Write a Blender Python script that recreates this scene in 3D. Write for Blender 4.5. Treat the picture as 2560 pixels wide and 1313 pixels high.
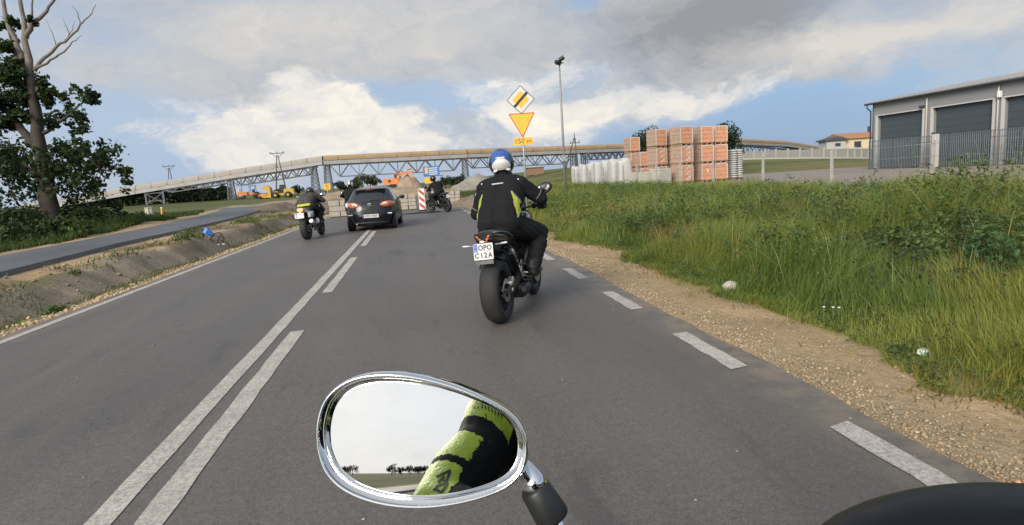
import bpy, bmesh, math, random
import numpy as np
from mathutils import Vector, Matrix, Euler

for _o in list(bpy.data.objects):
    bpy.data.objects.remove(_o, do_unlink=True)
random.seed(7)
RNG = np.random.default_rng(11)
SC = bpy.context.scene
COL = SC.collection
R = math.radians

# ------------------------------------------------------------------ camera
CAM_POS = Vector((0.0, 0.0, 1.40))
YAW, PITCH, ROLL = R(8.4), R(8.08), R(3.6)
FPX = 1500.0
_f = Vector((math.sin(YAW) * math.cos(PITCH), math.cos(YAW) * math.cos(PITCH), -math.sin(PITCH)))
_r0 = Vector((math.cos(YAW), -math.sin(YAW), 0.0))
_u0 = _r0.cross(_f)
_r = _r0 * math.cos(ROLL) - _u0 * math.sin(ROLL)
_u = _u0 * math.cos(ROLL) + _r0 * math.sin(ROLL)
cam_data = bpy.data.cameras.new('camera')
cam_data.sensor_width = 36.0
cam_data.lens = 36.0 * FPX / 2560.0
cam_data.clip_start = 0.05
cam_data.clip_end = 8000.0
cam = bpy.data.objects.new('camera', cam_data)
COL.objects.link(cam)
cam.matrix_world = Matrix(((_r.x, _u.x, -_f.x, CAM_POS.x), (_r.y, _u.y, -_f.y, CAM_POS.y),
                           (_r.z, _u.z, -_f.z, CAM_POS.z), (0, 0, 0, 1)))
SC.camera = cam

def ray(px, py):
    return _f + _r * ((px - 1280.0) / FPX) - _u * ((py - 656.5) / FPX)
def at(px, py, d):
    return CAM_POS + ray(px, py) * d
def gp(px, py, z=0.0):
    k = ray(px, py)
    return CAM_POS + k * ((z - CAM_POS.z) / k.z)
def atz(px, d, z):
    # the point at optical depth d and height z that is seen in picture column px
    lo, hi = -4000.0, 6000.0
    for _ in range(60):
        m = (lo + hi) / 2
        if at(px, m, d).z > z: lo = m
        else: hi = m
    return at(px, lo, d)
def azel(px, py):
    k = ray(px, py).normalized()
    return math.atan2(k.x, k.y), math.asin(k.z)

# ------------------------------------------------------------------ render settings, world, sun
SC.render.engine = 'CYCLES'
SC.view_settings.view_transform = 'Standard'
SC.view_settings.look = 'None'
SC.view_settings.exposure = 0.48
SC.view_settings.gamma = 1.0
SC.view_settings.use_curve_mapping = False
SC.cycles.max_bounces = 6
SC.cycles.transparent_max_bounces = 12
SC.cycles.caustics_reflective = False
SC.cycles.caustics_refractive = False

SUN_AZ, SUN_EL = R(-142.0), R(27.0)     # compass angle from +Y towards +X; behind and to the left
SUN_DIR = Vector((math.sin(SUN_AZ) * math.cos(SUN_EL), math.cos(SUN_AZ) * math.cos(SUN_EL), math.sin(SUN_EL)))

world = bpy.data.worlds.new('World')
SC.world = world
world.use_nodes = True

class NT:
    def __init__(s, tree):
        s.t = tree; s.n = tree.nodes; s.l = tree.links
    def new(s, kind, **kw):
        n = s.n.new(kind)
        for k, v in kw.items(): setattr(n, k, v)
        return n
    def put(s, sock, v):
        if isinstance(v, bpy.types.NodeSocket): s.l.new(v, sock)
        elif v is not None:
            if sock.type == 'RGBA' and len(v) == 3: v = (*v, 1.0)
            sock.default_value = v
    def m(s, op, a, b=None, c=None, clamp=False):
        n = s.new('ShaderNodeMath', operation=op); n.use_clamp = clamp
        s.put(n.inputs[0], a); s.put(n.inputs[1], b)
        if c is not None: s.put(n.inputs[2], c)
        return n.outputs[0]
    def mix(s, f, a, b, blend='MIX'):
        n = s.new('ShaderNodeMix', data_type='RGBA', blend_type=blend)
        s.put(n.inputs[0], f); s.put(n.inputs[6], a); s.put(n.inputs[7], b)
        return n.outputs[2]
    def ramp(s, v, lo, hi, a=0.0, b=1.0, kind='SMOOTHSTEP'):
        n = s.new('ShaderNodeMapRange', interpolation_type=kind)
        s.put(n.inputs[0], v)
        for i, q in enumerate((lo, hi, a, b)): s.put(n.inputs[1 + i], q)
        return n.outputs[0]
    def noise(s, vec, scale, detail=4.0, rough=0.55, dist=0.0, col=False):
        n = s.new('ShaderNodeTexNoise')
        if vec is not None: s.l.new(vec, n.inputs['Vector'])
        n.inputs['Scale'].default_value = scale; n.inputs['Detail'].default_value = detail
        n.inputs['Roughness'].default_value = rough; n.inputs['Distortion'].default_value = dist
        return n.outputs['Color' if col else 'Fac']
    def vec(s, x, y, z):
        n = s.new('ShaderNodeCombineXYZ')
        for i, q in enumerate((x, y, z)): s.put(n.inputs[i], q)
        return n.outputs[0]

def build_world():
    t = NT(world.node_tree); t.n.clear()
    out = t.new('ShaderNodeOutputWorld')
    bg = t.new('ShaderNodeBackground')
    t.l.new(bg.outputs[0], out.inputs[0])
    sky = t.new('ShaderNodeTexSky', sky_type='NISHITA')
    sky.sun_disc = False
    sky.sun_elevation = SUN_EL
    sky.sun_rotation = SUN_AZ
    sky.air_density = 1.0; sky.dust_density = 0.6; sky.ozone_density = 1.5
    co = t.new('ShaderNodeTexCoord')
    sep = t.new('ShaderNodeSeparateXYZ'); t.l.new(co.outputs['Generated'], sep.inputs[0])
    x, y, z = sep.outputs
    az = t.m('ARCTAN2', x, y)
    el = t.m('ARCSINE', z)
    # domain warp so that nothing reads as an ellipse
    v0 = t.vec(t.m('MULTIPLY', az, 1.0), t.m('MULTIPLY', el, 2.2), 0.3)
    wn = t.noise(v0, 5.0, 5, 0.6, 0.0, True)
    ws = t.new('ShaderNodeSeparateColor'); t.l.new(wn, ws.inputs[0])
    azw = t.m('ADD', az, t.m('MULTIPLY', t.m('SUBTRACT', ws.outputs[0], 0.5), 0.22))
    elw = t.m('ADD', el, t.m('MULTIPLY', t.m('SUBTRACT', ws.outputs[1], 0.5), 0.10))
    def blob(px, py, rx, ry, amp, tilt=0.0):
        a0, e0 = azel(px, py)
        da = t.m('SUBTRACT', azw, a0); de = t.m('SUBTRACT', elw, e0)
        if tilt: de = t.m('SUBTRACT', de, t.m('MULTIPLY', da, tilt))
        qa = t.m('POWER', t.m('ABSOLUTE', t.m('DIVIDE', da, rx / FPX)), 2.0)
        qe = t.m('POWER', t.m('ABSOLUTE', t.m('DIVIDE', de, ry / FPX)), 2.0)
        return t.m('MULTIPLY', t.m('EXPONENT', t.m('MULTIPLY', t.m('ADD', qa, qe), -1.0)), amp)
    def total(lst, base):
        s = base
        for b in lst: s = t.m('ADD', s, blob(*b))
        return s
    streak = t.noise(t.vec(azw, t.m('MULTIPLY', elw, 3.2), 1.7), 4.2, 9, 0.60, 0.4)
    puff = t.noise(t.vec(azw, t.m('MULTIPLY', elw, 1.35), 4.1), 7.5, 11, 0.60, 0.35)
    fine = t.noise(t.vec(azw, t.m('MULTIPLY', elw, 1.7), 7.7), 26.0, 8, 0.68, 0.3)
    bil = t.noise(t.vec(azw, t.m('MULTIPLY', elw, 1.3), 2.2), 15.0, 6, 0.55, 0.0)
    bil = t.m('SUBTRACT', 1.0, t.m('ABSOLUTE', t.m('MULTIPLY', t.m('SUBTRACT', bil, .5), 4.0)))   # rounded heads
    # soft layer cloud: grey-white sheet over the upper sky
    sheet_b = total([(1000, 60, 560, 120, .62), (1500, 90, 420, 110, .55), (2200, 110, 520, 90, .50), (1720, 80, 360, 190, .45, .1), (640, 200, 330, 110, .34), (560, 110, 220, 90, .26),
                     (1820, 345, 330, 60, -.34), (2090, 300, 300, 95, -.60), (420, 360, 160, 90, -.25), (1110, 245, 230, 36, -.34), (1200, 205, 420, 24, -.22), (1480, 215, 160, 40, -.25), (1960, 255, 260, 50, -.3),
                     (1460, 5, 70, 30, -.70), (570, 10, 120, 45, -.30), (2010, 193, 170, 14, .36), (1180, 330, 190, 60, .28), (1850, 220, 200, 30, .10), (720, 185, 120, 20, -.2)], .0)
    high = t.ramp(el, 0.30, 0.75, 0.0, 0.28)
    sheet = t.ramp(t.m('ADD', t.m('ADD', sheet_b, high), t.m('ADD', t.m('MULTIPLY', t.m('SUBTRACT', streak, .5), 1.5), t.m('MULTIPLY', t.m('SUBTRACT', fine, .5), .22))), -.28, .72)
    veil = t.m('MULTIPLY', t.m('ADD', blob(120, 150, 420, 230, .75), blob(350, 300, 260, 60, .35)), t.ramp(streak, .3, .65, .45, 1.0))
    # cumulus banks, lit from the front left
    cum_b = total([(710, 205, 60, 40, .36), (800, 255, 130, 60, .44), (830, 330, 180, 70, .50), (700, 360, 180, 44, .54), (600, 320, 90, 60, .34), (590, 395, 80, 26, .50), (930, 355, 130, 46, .42), (450, 250, 130, 34, .16),
                   (1060, 350, 160, 26, .22), (1330, 265, 330, 60, .16), (1660, 248, 240, 36, .58), (1500, 285, 150, 40, .22), (1340, 330, 110, 80, .22), (1440, 185, 70, 22, .34), (1270, 215, 110, 40, .18), (420, 320, 90, 25, .18)], -.27)
    cum = t.ramp(t.m('ADD', cum_b, t.m('ADD', t.m('ADD', t.m('MULTIPLY', t.m('SUBTRACT', puff, .5), .85), t.m('MULTIPLY', t.m('SUBTRACT', bil, .35), .16)),
                                      t.m('MULTIPLY', t.m('SUBTRACT', fine, .5), .34))), -.06, .30)
    # colours of cloud: thicker parts grey, sunward faces cream
    glow_b = total([(1000, 60, 500, 110, .22), (2080, 95, 260, 45, .42), (2330, 95, 230, 30, .30), (1640, 245, 260, 60, .25),
                    (820, 330, 220, 130, .20), (1800, 40, 320, 140, -.26), (1700, 150, 330, 110, -.18), (430, 90, 300, 160, -.02), (700, 60, 220, 60, .16), (1900, 15, 260, 40, -.3), (1450, 330, 150, 60, .12)], .34)
    lum = t.ramp(t.m('ADD', t.m('ADD', glow_b, t.m('MULTIPLY', t.m('SUBTRACT', bil, .4), .16)), t.m('ADD', t.m('MULTIPLY', t.m('SUBTRACT', puff, .5), .95),
                                       t.m('MULTIPLY', t.m('SUBTRACT', fine, .5), .55))), .0, .85, 0, 1, 'LINEAR')
    # nearer the sun the cloud passes more light (forward scattering)
    sd = t.new('ShaderNodeVectorMath', operation='DOT_PRODUCT')
    t.l.new(co.outputs['Generated'], sd.inputs[0]); sd.inputs[1].default_value = SUN_DIR
    toward = t.ramp(sd.outputs['Value'], -.35, 1.0, 0, 1, 'LINEAR')
    fwd = t.m('ADD', 1.0, t.m('MULTIPLY', t.m('POWER', toward, 1.5), .95))
    low = t.ramp(el, .0, .32)
    gloom = t.ramp(blob(1790, 50, 260, 140, 1.0), .05, 1.0, 0, .80)
    sheet_c = t.mix(lum, t.mix(gloom, (.335, .38, .45), (.275, .26, .25)), t.mix(low, (.74, .67, .57), (.62, .60, .575)))
    cum_c = t.mix(t.ramp(lum, .12, .88, 0, 1, 'LINEAR'), (.44, .50, .60), (.97, .89, .76))
    # clear sky behind, milky towards the horizon
    clear = t.mix(1.0, sky.outputs[0], (.100, .098, .104), 'MULTIPLY')
    milky = t.m('ADD', t.ramp(el, -.02, .34, .86, .42), blob(250, 200, 600, 260, .22), clamp=True)
    deep = total([(2050, 280, 520, 150, .85), (1650, 380, 400, 70, .4), (1450, 380, 600, 40, .25)], .0)
    clear = t.mix(milky, clear, t.mix(t.ramp(deep, 0, 1, 0, 1, 'LINEAR'), (.36, .475, .645), (.20, .33, .55)))
    clear = t.mix(t.m('MULTIPLY', veil, .85), clear, (.50, .56, .64))
    clear = t.mix(t.m('MULTIPLY', t.m('POWER', toward, 2.0), .85), clear, (.60, .58, .545))   # thin bright haze around the hidden sun
    c = t.mix(t.m('MULTIPLY', sheet, .92), clear, sheet_c)
    c = t.mix(t.m('MULTIPLY', cum, .93), c, cum_c)
    f3 = t.vec(fwd, fwd, fwd)
    c = t.mix(1.0, c, f3, 'MULTIPLY')
    t.l.new(c, bg.inputs[0])
    bg.inputs[1].default_value = .80
build_world()

sun_data = bpy.data.lights.new('sun', 'SUN')
sun_data.energy = 2.7
sun_data.angle = R(26.0)
sun_data.color = (1.0, .93, .82)
sun = bpy.data.objects.new('sun', sun_data)
sun.rotation_euler = SUN_DIR.to_track_quat('Z', 'Y').to_euler()
COL.objects.link(sun)

# ------------------------------------------------------------------ object helpers
def tag(o, label=None, cat=None, group=None, kind=None):
    if label: o['label'] = label
    if cat: o['category'] = cat
    if group: o['group'] = group
    if kind: o['kind'] = kind
    return o
def thing(name, label, cat, loc=(0, 0, 0), rotz=0.0, group=None):
    o = bpy.data.objects.new(name, None)
    o.empty_display_size = .2
    COL.objects.link(o)
    o.location = loc; o.rotation_euler = (0, 0, rotz)
    return tag(o, label, cat, group)
def copy_tree(o, parent=None):
    c = o.copy(); COL.objects.link(c)
    if parent is not None: c.parent = parent
    for ch in list(o.children): copy_tree(ch, c)
    return c
def link_mesh(name, me, parent=None, loc=None, rot=None):
    o = bpy.data.objects.new(name, me); COL.objects.link(o)
    if parent is not None: o.parent = parent
    if loc is not None: o.location = loc
    if rot is not None: o.rotation_euler = rot
    return o

class MB:
    """collects faces and links them as one mesh object"""
    def __init__(s): s.v = []; s.f = []; s.m = []; s.s = []
    def add(s, vs, fs, m=0, smooth=False, M=None):
        b = len(s.v)
        for p in vs:
            p = Vector(p)
            s.v.append(M @ p if M is not None else p)
        for k in fs:
            s.f.append([b + i for i in k]); s.m.append(m); s.s.append(smooth)
        return s
    def box(s, c, sz, m=0, M=None, bev=0.0, rot=None):
        hx, hy, hz = sz[0] / 2, sz[1] / 2, sz[2] / 2
        T = Matrix.Translation(Vector(c))
        if rot is not None: T = T @ Euler(rot).to_matrix().to_4x4()
        if M is not None: T = M @ T
        if not bev:
            vs = [(x, y, z) for x in (-hx, hx) for y in (-hy, hy) for z in (-hz, hz)]
            fs = [(0, 1, 3, 2), (4, 6, 7, 5), (0, 4, 5, 1), (2, 3, 7, 6), (0, 2, 6, 4), (1, 5, 7, 3)]
            return s.add(vs, fs, m, False, T)
        bev = min(bev, hx * .9, hy * .9, hz * .9)
        bm = bmesh.new()
        for x in (-1, 1):
            for y in (-1, 1):
                for z in (-1, 1):
                    for k in range(3):
                        q = [hx - bev, hy - bev, hz - bev]; q[k] += bev
                        bm.verts.new((q[0] * x, q[1] * y, q[2] * z))
        bmesh.ops.convex_hull(bm, input=bm.verts)
        bm.normal_update()
        bmesh.ops.dissolve_limit(bm, angle_limit=.01, verts=bm.verts, edges=bm.edges)
        bm.verts.index_update()
        vs = [v.co.copy() for v in bm.verts]; fs = [[v.index for v in f.verts] for f in bm.faces]
        bm.free()
        return s.add(vs, fs, m, False, T)
    def beam(s, a, b, w, h=None, m=0, up=(0, 0, 1), M=None):
        a, b = Vector(a), Vector(b); h = w if h is None else h
        d = (b - a); L = d.length
        if L < 1e-6: return s
        d /= L; u = Vector(up)
        if abs(d.dot(u)) > .98: u = Vector((0, 1, 0))
        x = d.cross(u).normalized(); z = x.cross(d)
        vs = []
        for p in (a, b):
            for i, j in ((-1, -1), (1, -1), (1, 1), (-1, 1)): vs.append(p + x * (w / 2 * i) + z * (h / 2 * j))
        return s.add(vs, [(3, 2, 1, 0), (4, 5, 6, 7), (0, 1, 5, 4), (1, 2, 6, 5), (2, 3, 7, 6), (3, 0, 4, 7)], m, False, M)
    def tube(s, pts, r, n=8, m=0, cap=True, M=None, smooth=True, flat=1.0):
        pts = [Vector(p) for p in pts]
        rs = list(r) if isinstance(r, (list, tuple)) else [r] * len(pts)
        vs = []; fs = []; prev = None
        for i, p in enumerate(pts):
            d = (pts[min(i + 1, len(pts) - 1)] - pts[max(i - 1, 0)]).normalized()
            if prev is None:
                u = Vector((0, 0, 1)) if abs(d.z) < .9 else Vector((0, 1, 0))
                x = d.cross(u).normalized()
            else:
                x = (prev - d * prev.dot(d)).normalized()
            prev = x; y = d.cross(x)
            for k in range(n):
                a = 2 * math.pi * k / n
                vs.append(p + x * (math.cos(a) * rs[i]) + y * (math.sin(a) * rs[i] * flat))
        for i in range(len(pts) - 1):
            for k in range(n):
                k2 = (k + 1) % n
                fs.append((i * n + k, i * n + k2, (i + 1) * n + k2, (i + 1) * n + k))
        s.add(vs, fs, m, smooth, M)
        if cap:
            b = len(s.v) - len(vs)
            for lst in (list(range(n))[::-1], [(len(pts) - 1) * n + k for k in range(n)]):
                s.f.append([b + i for i in lst]); s.m.append(m); s.s.append(False)
        return s
    def capsule(s, a, b, ra, rb, n=12, m=0, M=None):
        a, b = Vector(a), Vector(b); d = (b - a)
        d = d.normalized() if d.length > 1e-6 else Vector((0, 0, 1))
        pts = []; rs = []
        for t in (-.98, -.85, -.6, -.3, 0):
            pts.append(a + d * ra * t); rs.append(ra * math.sqrt(1 - t * t))
        for t in (0.001, .3, .6, .85, .98):
            pts.append(b + d * rb * t); rs.append(rb * math.sqrt(1 - t * t))
        return s.tube(pts, rs, n, m, True, M)
    def lathe(s, prof, c=(0, 0, 0), axis='X', n=32, m=0, closed=False, M=None, smooth=True):
        """prof: (along axis, radius)"""
        c = Vector(c); vs = []; fs = []; k = len(prof)
        for i in range(n):
            a = 2 * math.pi * i / n; ca, sa = math.cos(a), math.sin(a)
            for t, r in prof:
                if axis == 'X': p = (t, r * ca, r * sa)
                elif axis == 'Y': p = (r * ca, t, r * sa)
                else: p = (r * ca, r * sa, t)
                vs.append(c + Vector(p))
        for i in range(n):
            i2 = (i + 1) % n
            for j in range(k if closed else k - 1):
                j2 = (j + 1) % k
                fs.append((i * k + j, i * k + j2, i2 * k + j2, i2 * k + j))
        return s.add(vs, fs, m, smooth, M)
    def ell(s, c, r, nu=16, nv=10, m=0, M=None, rot=None):
        c = Vector(c); r = (r, r, r) if not isinstance(r, (tuple, list)) else r
        Q = Euler(rot).to_matrix() if rot is not None else None
        vs = []; fs = []
        for j in range(nv + 1):
            th = math.pi * j / nv
            for i in range(nu):
                a = 2 * math.pi * i / nu
                p = Vector((r[0] * math.sin(th) * math.cos(a), r[1] * math.sin(th) * math.sin(a), r[2] * math.cos(th)))
                vs.append(c + (Q @ p if Q else p))
        for j in range(nv):
            for i in range(nu):
                i2 = (i + 1) % nu
                fs.append((j * nu + i, (j + 1) * nu + i, (j + 1) * nu + i2, j * nu + i2))
        return s.add(vs, fs, m, True, M)
    def loft(s, rings, m=0, cap=True, smooth=True, M=None, closed=True):
        k = len(rings[0]); vs = [p for r in rings for p in r]; fs = []
        for i in range(len(rings) - 1):
            for j in range(k if closed else k - 1):
                j2 = (j + 1) % k
                fs.append((i * k + j, i * k + j2, (i + 1) * k + j2, (i + 1) * k + j))
        s.add(vs, fs, m, smooth, M)
        if cap:
            b = len(s.v) - len(vs)
            for lst in (list(range(k))[::-1], [(len(rings) - 1) * k + j for j in range(k)]):
                s.f.append([b + i for i in lst]); s.m.append(m); s.s.append(False)
        return s
    def prism(s, poly, fn, t, m=0, M=None, smooth=False):
        """poly of 2-D points, fn(u, v, w) -> 3-D, thickness t along w"""
        n = len(poly)
        vs = [fn(u, v, 0) for u, v in poly] + [fn(u, v, t) for u, v in poly]
        fs = [list(range(n))[::-1], list(range(n, 2 * n))] + [(i, (i + 1) % n, n + (i + 1) % n, n + i) for i in range(n)]
        return s.add(vs, fs, m, smooth, M)
    def mesh(s, name, mats):
        me = bpy.data.meshes.new(name)
        me.from_pydata([tuple(p) for p in s.v], [], s.f)
        for q in (mats if isinstance(mats, (list, tuple)) else [mats]): me.materials.append(q)
        me.polygons.foreach_set('material_index', s.m)
        me.polygons.foreach_set('use_smooth', s.s)
        bm = bmesh.new(); bm.from_mesh(me)
        bmesh.ops.recalc_face_normals(bm, faces=bm.faces)
        bm.to_mesh(me); bm.free()
        me.update()
        return me
    def build(s, name, mats, parent=None, loc=None, rot=None):
        return link_mesh(name, s.mesh(name, mats), parent, loc, rot)

def np_mesh(name, verts, faces_flat, loop_start, mat, cols=None, smooth=False):
    me = bpy.data.meshes.new(name)
    me.vertices.add(len(verts)); me.vertices.foreach_set('co', np.ascontiguousarray(verts, np.float32).ravel())
    me.loops.add(len(faces_flat)); me.loops.foreach_set('vertex_index', np.ascontiguousarray(faces_flat, np.int32))
    me.polygons.add(len(loop_start)); me.polygons.foreach_set('loop_start', np.ascontiguousarray(loop_start, np.int32))
    if smooth: me.polygons.foreach_set('use_smooth', np.ones(len(loop_start), bool))
    me.update(calc_edges=True)
    if cols is not None:
        a = me.attributes.new('Col', 'FLOAT_COLOR', 'POINT')
        c = np.ones((len(verts), 4), np.float32); c[:, :3] = cols
        a.data.foreach_set('color', c.ravel())
    me.materials.append(mat)
    return me

# ------------------------------------------------------------------ value noise for terrain and scatter
_T = np.random.default_rng(5).random((256, 256))
def vn(x, y):
    xi = np.floor(x).astype(int); yi = np.floor(y).astype(int); fx = x - xi; fy = y - yi
    fx = fx * fx * (3 - 2 * fx); fy = fy * fy * (3 - 2 * fy)
    a = _T[xi & 255, yi & 255]; b = _T[(xi + 1) & 255, yi & 255]; c = _T[xi & 255, (yi + 1) & 255]; d = _T[(xi + 1) & 255, (yi + 1) & 255]
    return (a * (1 - fx) + b * fx) * (1 - fy) + (c * (1 - fx) + d * fx) * fy
def fbm(x, y, o=4):
    s = 0; a = .5; t = 0
    for k in range(o):
        s = s + a * vn(x * 2 ** k + 17 * k, y * 2 ** k + 31 * k); t += a; a *= .5
    return s / t
def sst(x, a, b):
    t = np.clip((x - a) / (b - a), 0, 1); return t * t * (3 - 2 * t)

# ------------------------------------------------------------------ materials
def pmat(name, col, rough=.6, metal=0.0, var=.15, vs=6.0, bump=0.0, bs=60.0, coat=0.0, spec=.5, rvar=.1, dirt=None, dirt_amt=.4, dirt_s=1.5, emit=0.0):
    m = bpy.data.materials.new(name); m.use_nodes = True
    t = NT(m.node_tree); p = t.n['Principled BSDF']
    co = t.new('ShaderNodeTexCoord').outputs['Object']
    n1 = t.noise(co, vs, 6, .6)
    k = t.ramp(n1, .25, .75, 1 - var, 1 + var, 'LINEAR')
    c = t.mix(1.0, col, t.vec(k, k, k), 'MULTIPLY')
    if dirt is not None:
        n2 = t.noise(co, dirt_s, 8, .65)
        c = t.mix(t.ramp(n2, .45, .7, 0, dirt_amt), c, dirt)
    t.l.new(c, p.inputs['Base Color'])
    t.l.new(t.ramp(n1, .3, .7, max(0.02, rough - rvar), min(1, rough + rvar), 'LINEAR'), p.inputs['Roughness'])
    p.inputs['Metallic'].default_value = metal
    p.inputs['Specular IOR Level'].default_value = spec
    p.inputs['Coat Weight'].default_value = coat
    p.inputs['Coat Roughness'].default_value = .05
    if emit:
        t.put(p.inputs['Emission Color'], col); p.inputs['Emission Strength'].default_value = emit
    if bump:
        b = t.new('ShaderNodeBump'); b.inputs['Strength'].default_value = bump; b.inputs['Distance'].default_value = .01
        t.l.new(t.noise(co, bs, 5, .6), b.inputs['Height']); t.l.new(b.outputs[0], p.inputs['Normal'])
    return m
def leafmat(name, trans=.35, rough=.55, tint=(1.15, 1.25, .55)):
    m = bpy.data.materials.new(name); m.use_nodes = True
    t = NT(m.node_tree); t.n.clear()
    out = t.new('ShaderNodeOutputMaterial')
    a = t.new('ShaderNodeAttribute', attribute_name='Col').outputs['Color']
    p = t.new('ShaderNodeBsdfPrincipled'); t.l.new(a, p.inputs['Base Color'])
    p.inputs['Roughness'].default_value = rough; p.inputs['Specular IOR Level'].default_value = .3
    tr = t.new('ShaderNodeBsdfTranslucent'); t.l.new(t.mix(1.0, a, tint, 'MULTIPLY'), tr.inputs[0])
    mx = t.new('ShaderNodeMixShader'); mx.inputs[0].default_value = trans
    t.l.new(p.outputs[0], mx.inputs[1]); t.l.new(tr.outputs[0], mx.inputs[2]); t.l.new(mx.outputs[0], out.inputs[0])
    return m

M = {}
M['leaf'] = leafmat('leaf'); M['grass'] = leafmat('grass_blade', .40, .5)
M['black_plastic'] = pmat('black_plastic', (.016, .017, .019), .45, bump=.05, bs=300)
M['black_paint'] = pmat('black_paint', (.012, .013, .016), .22, coat=.6, var=.1)
M['navy_paint'] = pmat('navy_paint', (.006, .0085, .013), .30, coat=.3, spec=.35, var=.05, dirt=(.09, .08, .07), dirt_amt=.06)
M['rubber'] = pmat('rubber', (.017, .017, .018), .75, var=.25, bump=.15, bs=120, dirt=(.08, .07, .06), dirt_amt=.15, dirt_s=9)
M['chrome'] = pmat('chrome', (.80, .81, .82), .07, 1.0, var=.02, rvar=.03)
M['steel'] = pmat('steel', (.42, .42, .42), .38, 1.0, var=.15)
M['alloy'] = pmat('alloy', (.55, .54, .52), .4, .9, var=.15, dirt=(.15, .13, .1), dirt_amt=.4, dirt_s=20)
M['dark_metal'] = pmat('dark_metal', (.045, .047, .05), .45, .7, var=.25, dirt=(.12, .10, .08), dirt_amt=.3, dirt_s=12)
M['gold'] = pmat('bronze_metal', (.45, .30, .12), .35, .9)
M['blue_paint'] = pmat('blue_paint', (.015, .03, .085), .2, coat=.8)
M['silver_paint'] = pmat('silver_paint', (.55, .56, .57), .35, .5)
M['white_paint'] = pmat('white_paint', (.72, .72, .70), .45, var=.08)
M['white_plate'] = pmat('white_plate', (.58, .58, .56), .45, var=.08)
M['black_print'] = pmat('black_print', (.02, .02, .02), .6)
M['blue_print'] = pmat('blue_print', (.02, .09, .42), .5)
M['white_print'] = pmat('white_print', (.75, .75, .73), .5)
M['red_print'] = pmat('red_print', (.55, .07, .03), .5, var=.12)
M['red_lens'] = pmat('red_lens', (.45, .05, .02), .15, coat=.6)
M['orange_lens'] = pmat('orange_lens', (.62, .16, .05), .15, coat=.6)
M['clear_lens'] = pmat('clear_lens', (.75, .70, .62), .12, coat=.6)
M['lit_lens'] = pmat('lit_tail_lamp', (1.0, .22, .08), .3, emit=1.1)
M['lit_amber'] = pmat('lit_amber_lamp', (1.0, .55, .10), .3, emit=1.6)
M['yellow_sign'] = pmat('yellow_sign', (.78, .43, .035), .45, var=.06)
M['grey_metal'] = pmat('galvanised_metal', (.40, .41, .41), .5, .5, var=.15, dirt=(.22, .2, .18), dirt_amt=.3)
M['jacket'] = pmat('jacket_fabric', (.0085, .009, .0105), .85, var=.3, vs=9, bump=.5, bs=22, spec=.25)
M['trousers'] = pmat('trouser_fabric', (.0085, .009, .011), .8, var=.3, vs=9, bump=.5, bs=22, spec=.25)
M['leather'] = pmat('leather', (.016, .015, .015), .5, var=.3, bump=.3, bs=60)
M['grey_jacket'] = pmat('grey_jacket', (.05, .045, .042), .8, var=.25, bump=.5, bs=25)
M['lime'] = pmat('lime_fabric', (.36, .40, .05), .6, var=.15, bump=.25, bs=40)
M['hivis'] = pmat('hivis_yellow', (.52, .54, .04), .6, var=.15, bump=.2, bs=40)
M['reflective'] = pmat('reflective_tape', (.42, .43, .44), .35, .3)
M['piping'] = pmat('grey_piping', (.16, .165, .17), .6)
M['helmet_white'] = pmat('helmet_white', (.72, .70, .67), .25, coat=.5, var=.05)
M['helmet_blue'] = pmat('helmet_blue', (.025, .085, .30), .25, coat=.5, var=.3, vs=30)
M['mirror'] = None
def mirror_mat():
    m = bpy.data.materials.new('mirror_glass'); m.use_nodes = True
    p = m.node_tree.nodes['Principled BSDF']
    p.inputs['Base Color'].default_value = (.70, .70, .69, 1); p.inputs['Metallic'].default_value = 1; p.inputs['Roughness'].default_value = .0
    return m
M['mirror'] = mirror_mat()
def glass_mat():
    m = bpy.data.materials.new('dark_glass'); m.use_nodes = True
    p = m.node_tree.nodes['Principled BSDF']
    p.inputs['Base Color'].default_value = (.012, .015, .018, 1); p.inputs['Roughness'].default_value = .04
    p.inputs['Specular IOR Level'].default_value = .9
    return m
M['glass'] = glass_mat()

def text_mesh(body, size, mat, fn, parent, name='lettering', depth=.0015, align='CENTER', spacing=1.0, bold=0.0):
    """flat printed letters; fn maps the text plane (u, v, w) to 3-D"""
    cu = bpy.data.curves.new(name, 'FONT'); cu.body = body; cu.size = size; cu.align_x = align; cu.align_y = 'CENTER'
    cu.extrude = depth; cu.space_character = spacing; cu.offset = bold; cu.resolution_u = 3
    o = bpy.data.objects.new('tmp_text', cu); COL.objects.link(o)
    dg = bpy.context.evaluated_depsgraph_get()
    me = bpy.data.meshes.new_from_object(o.evaluated_get(dg))
    bpy.data.objects.remove(o); bpy.data.curves.remove(cu)
    for v in me.vertices: v.co = fn(v.co.x, v.co.y, v.co.z)
    me.materials.clear(); me.materials.append(mat); me.update()
    me.name = name
    return link_mesh(name, me, parent)
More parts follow.
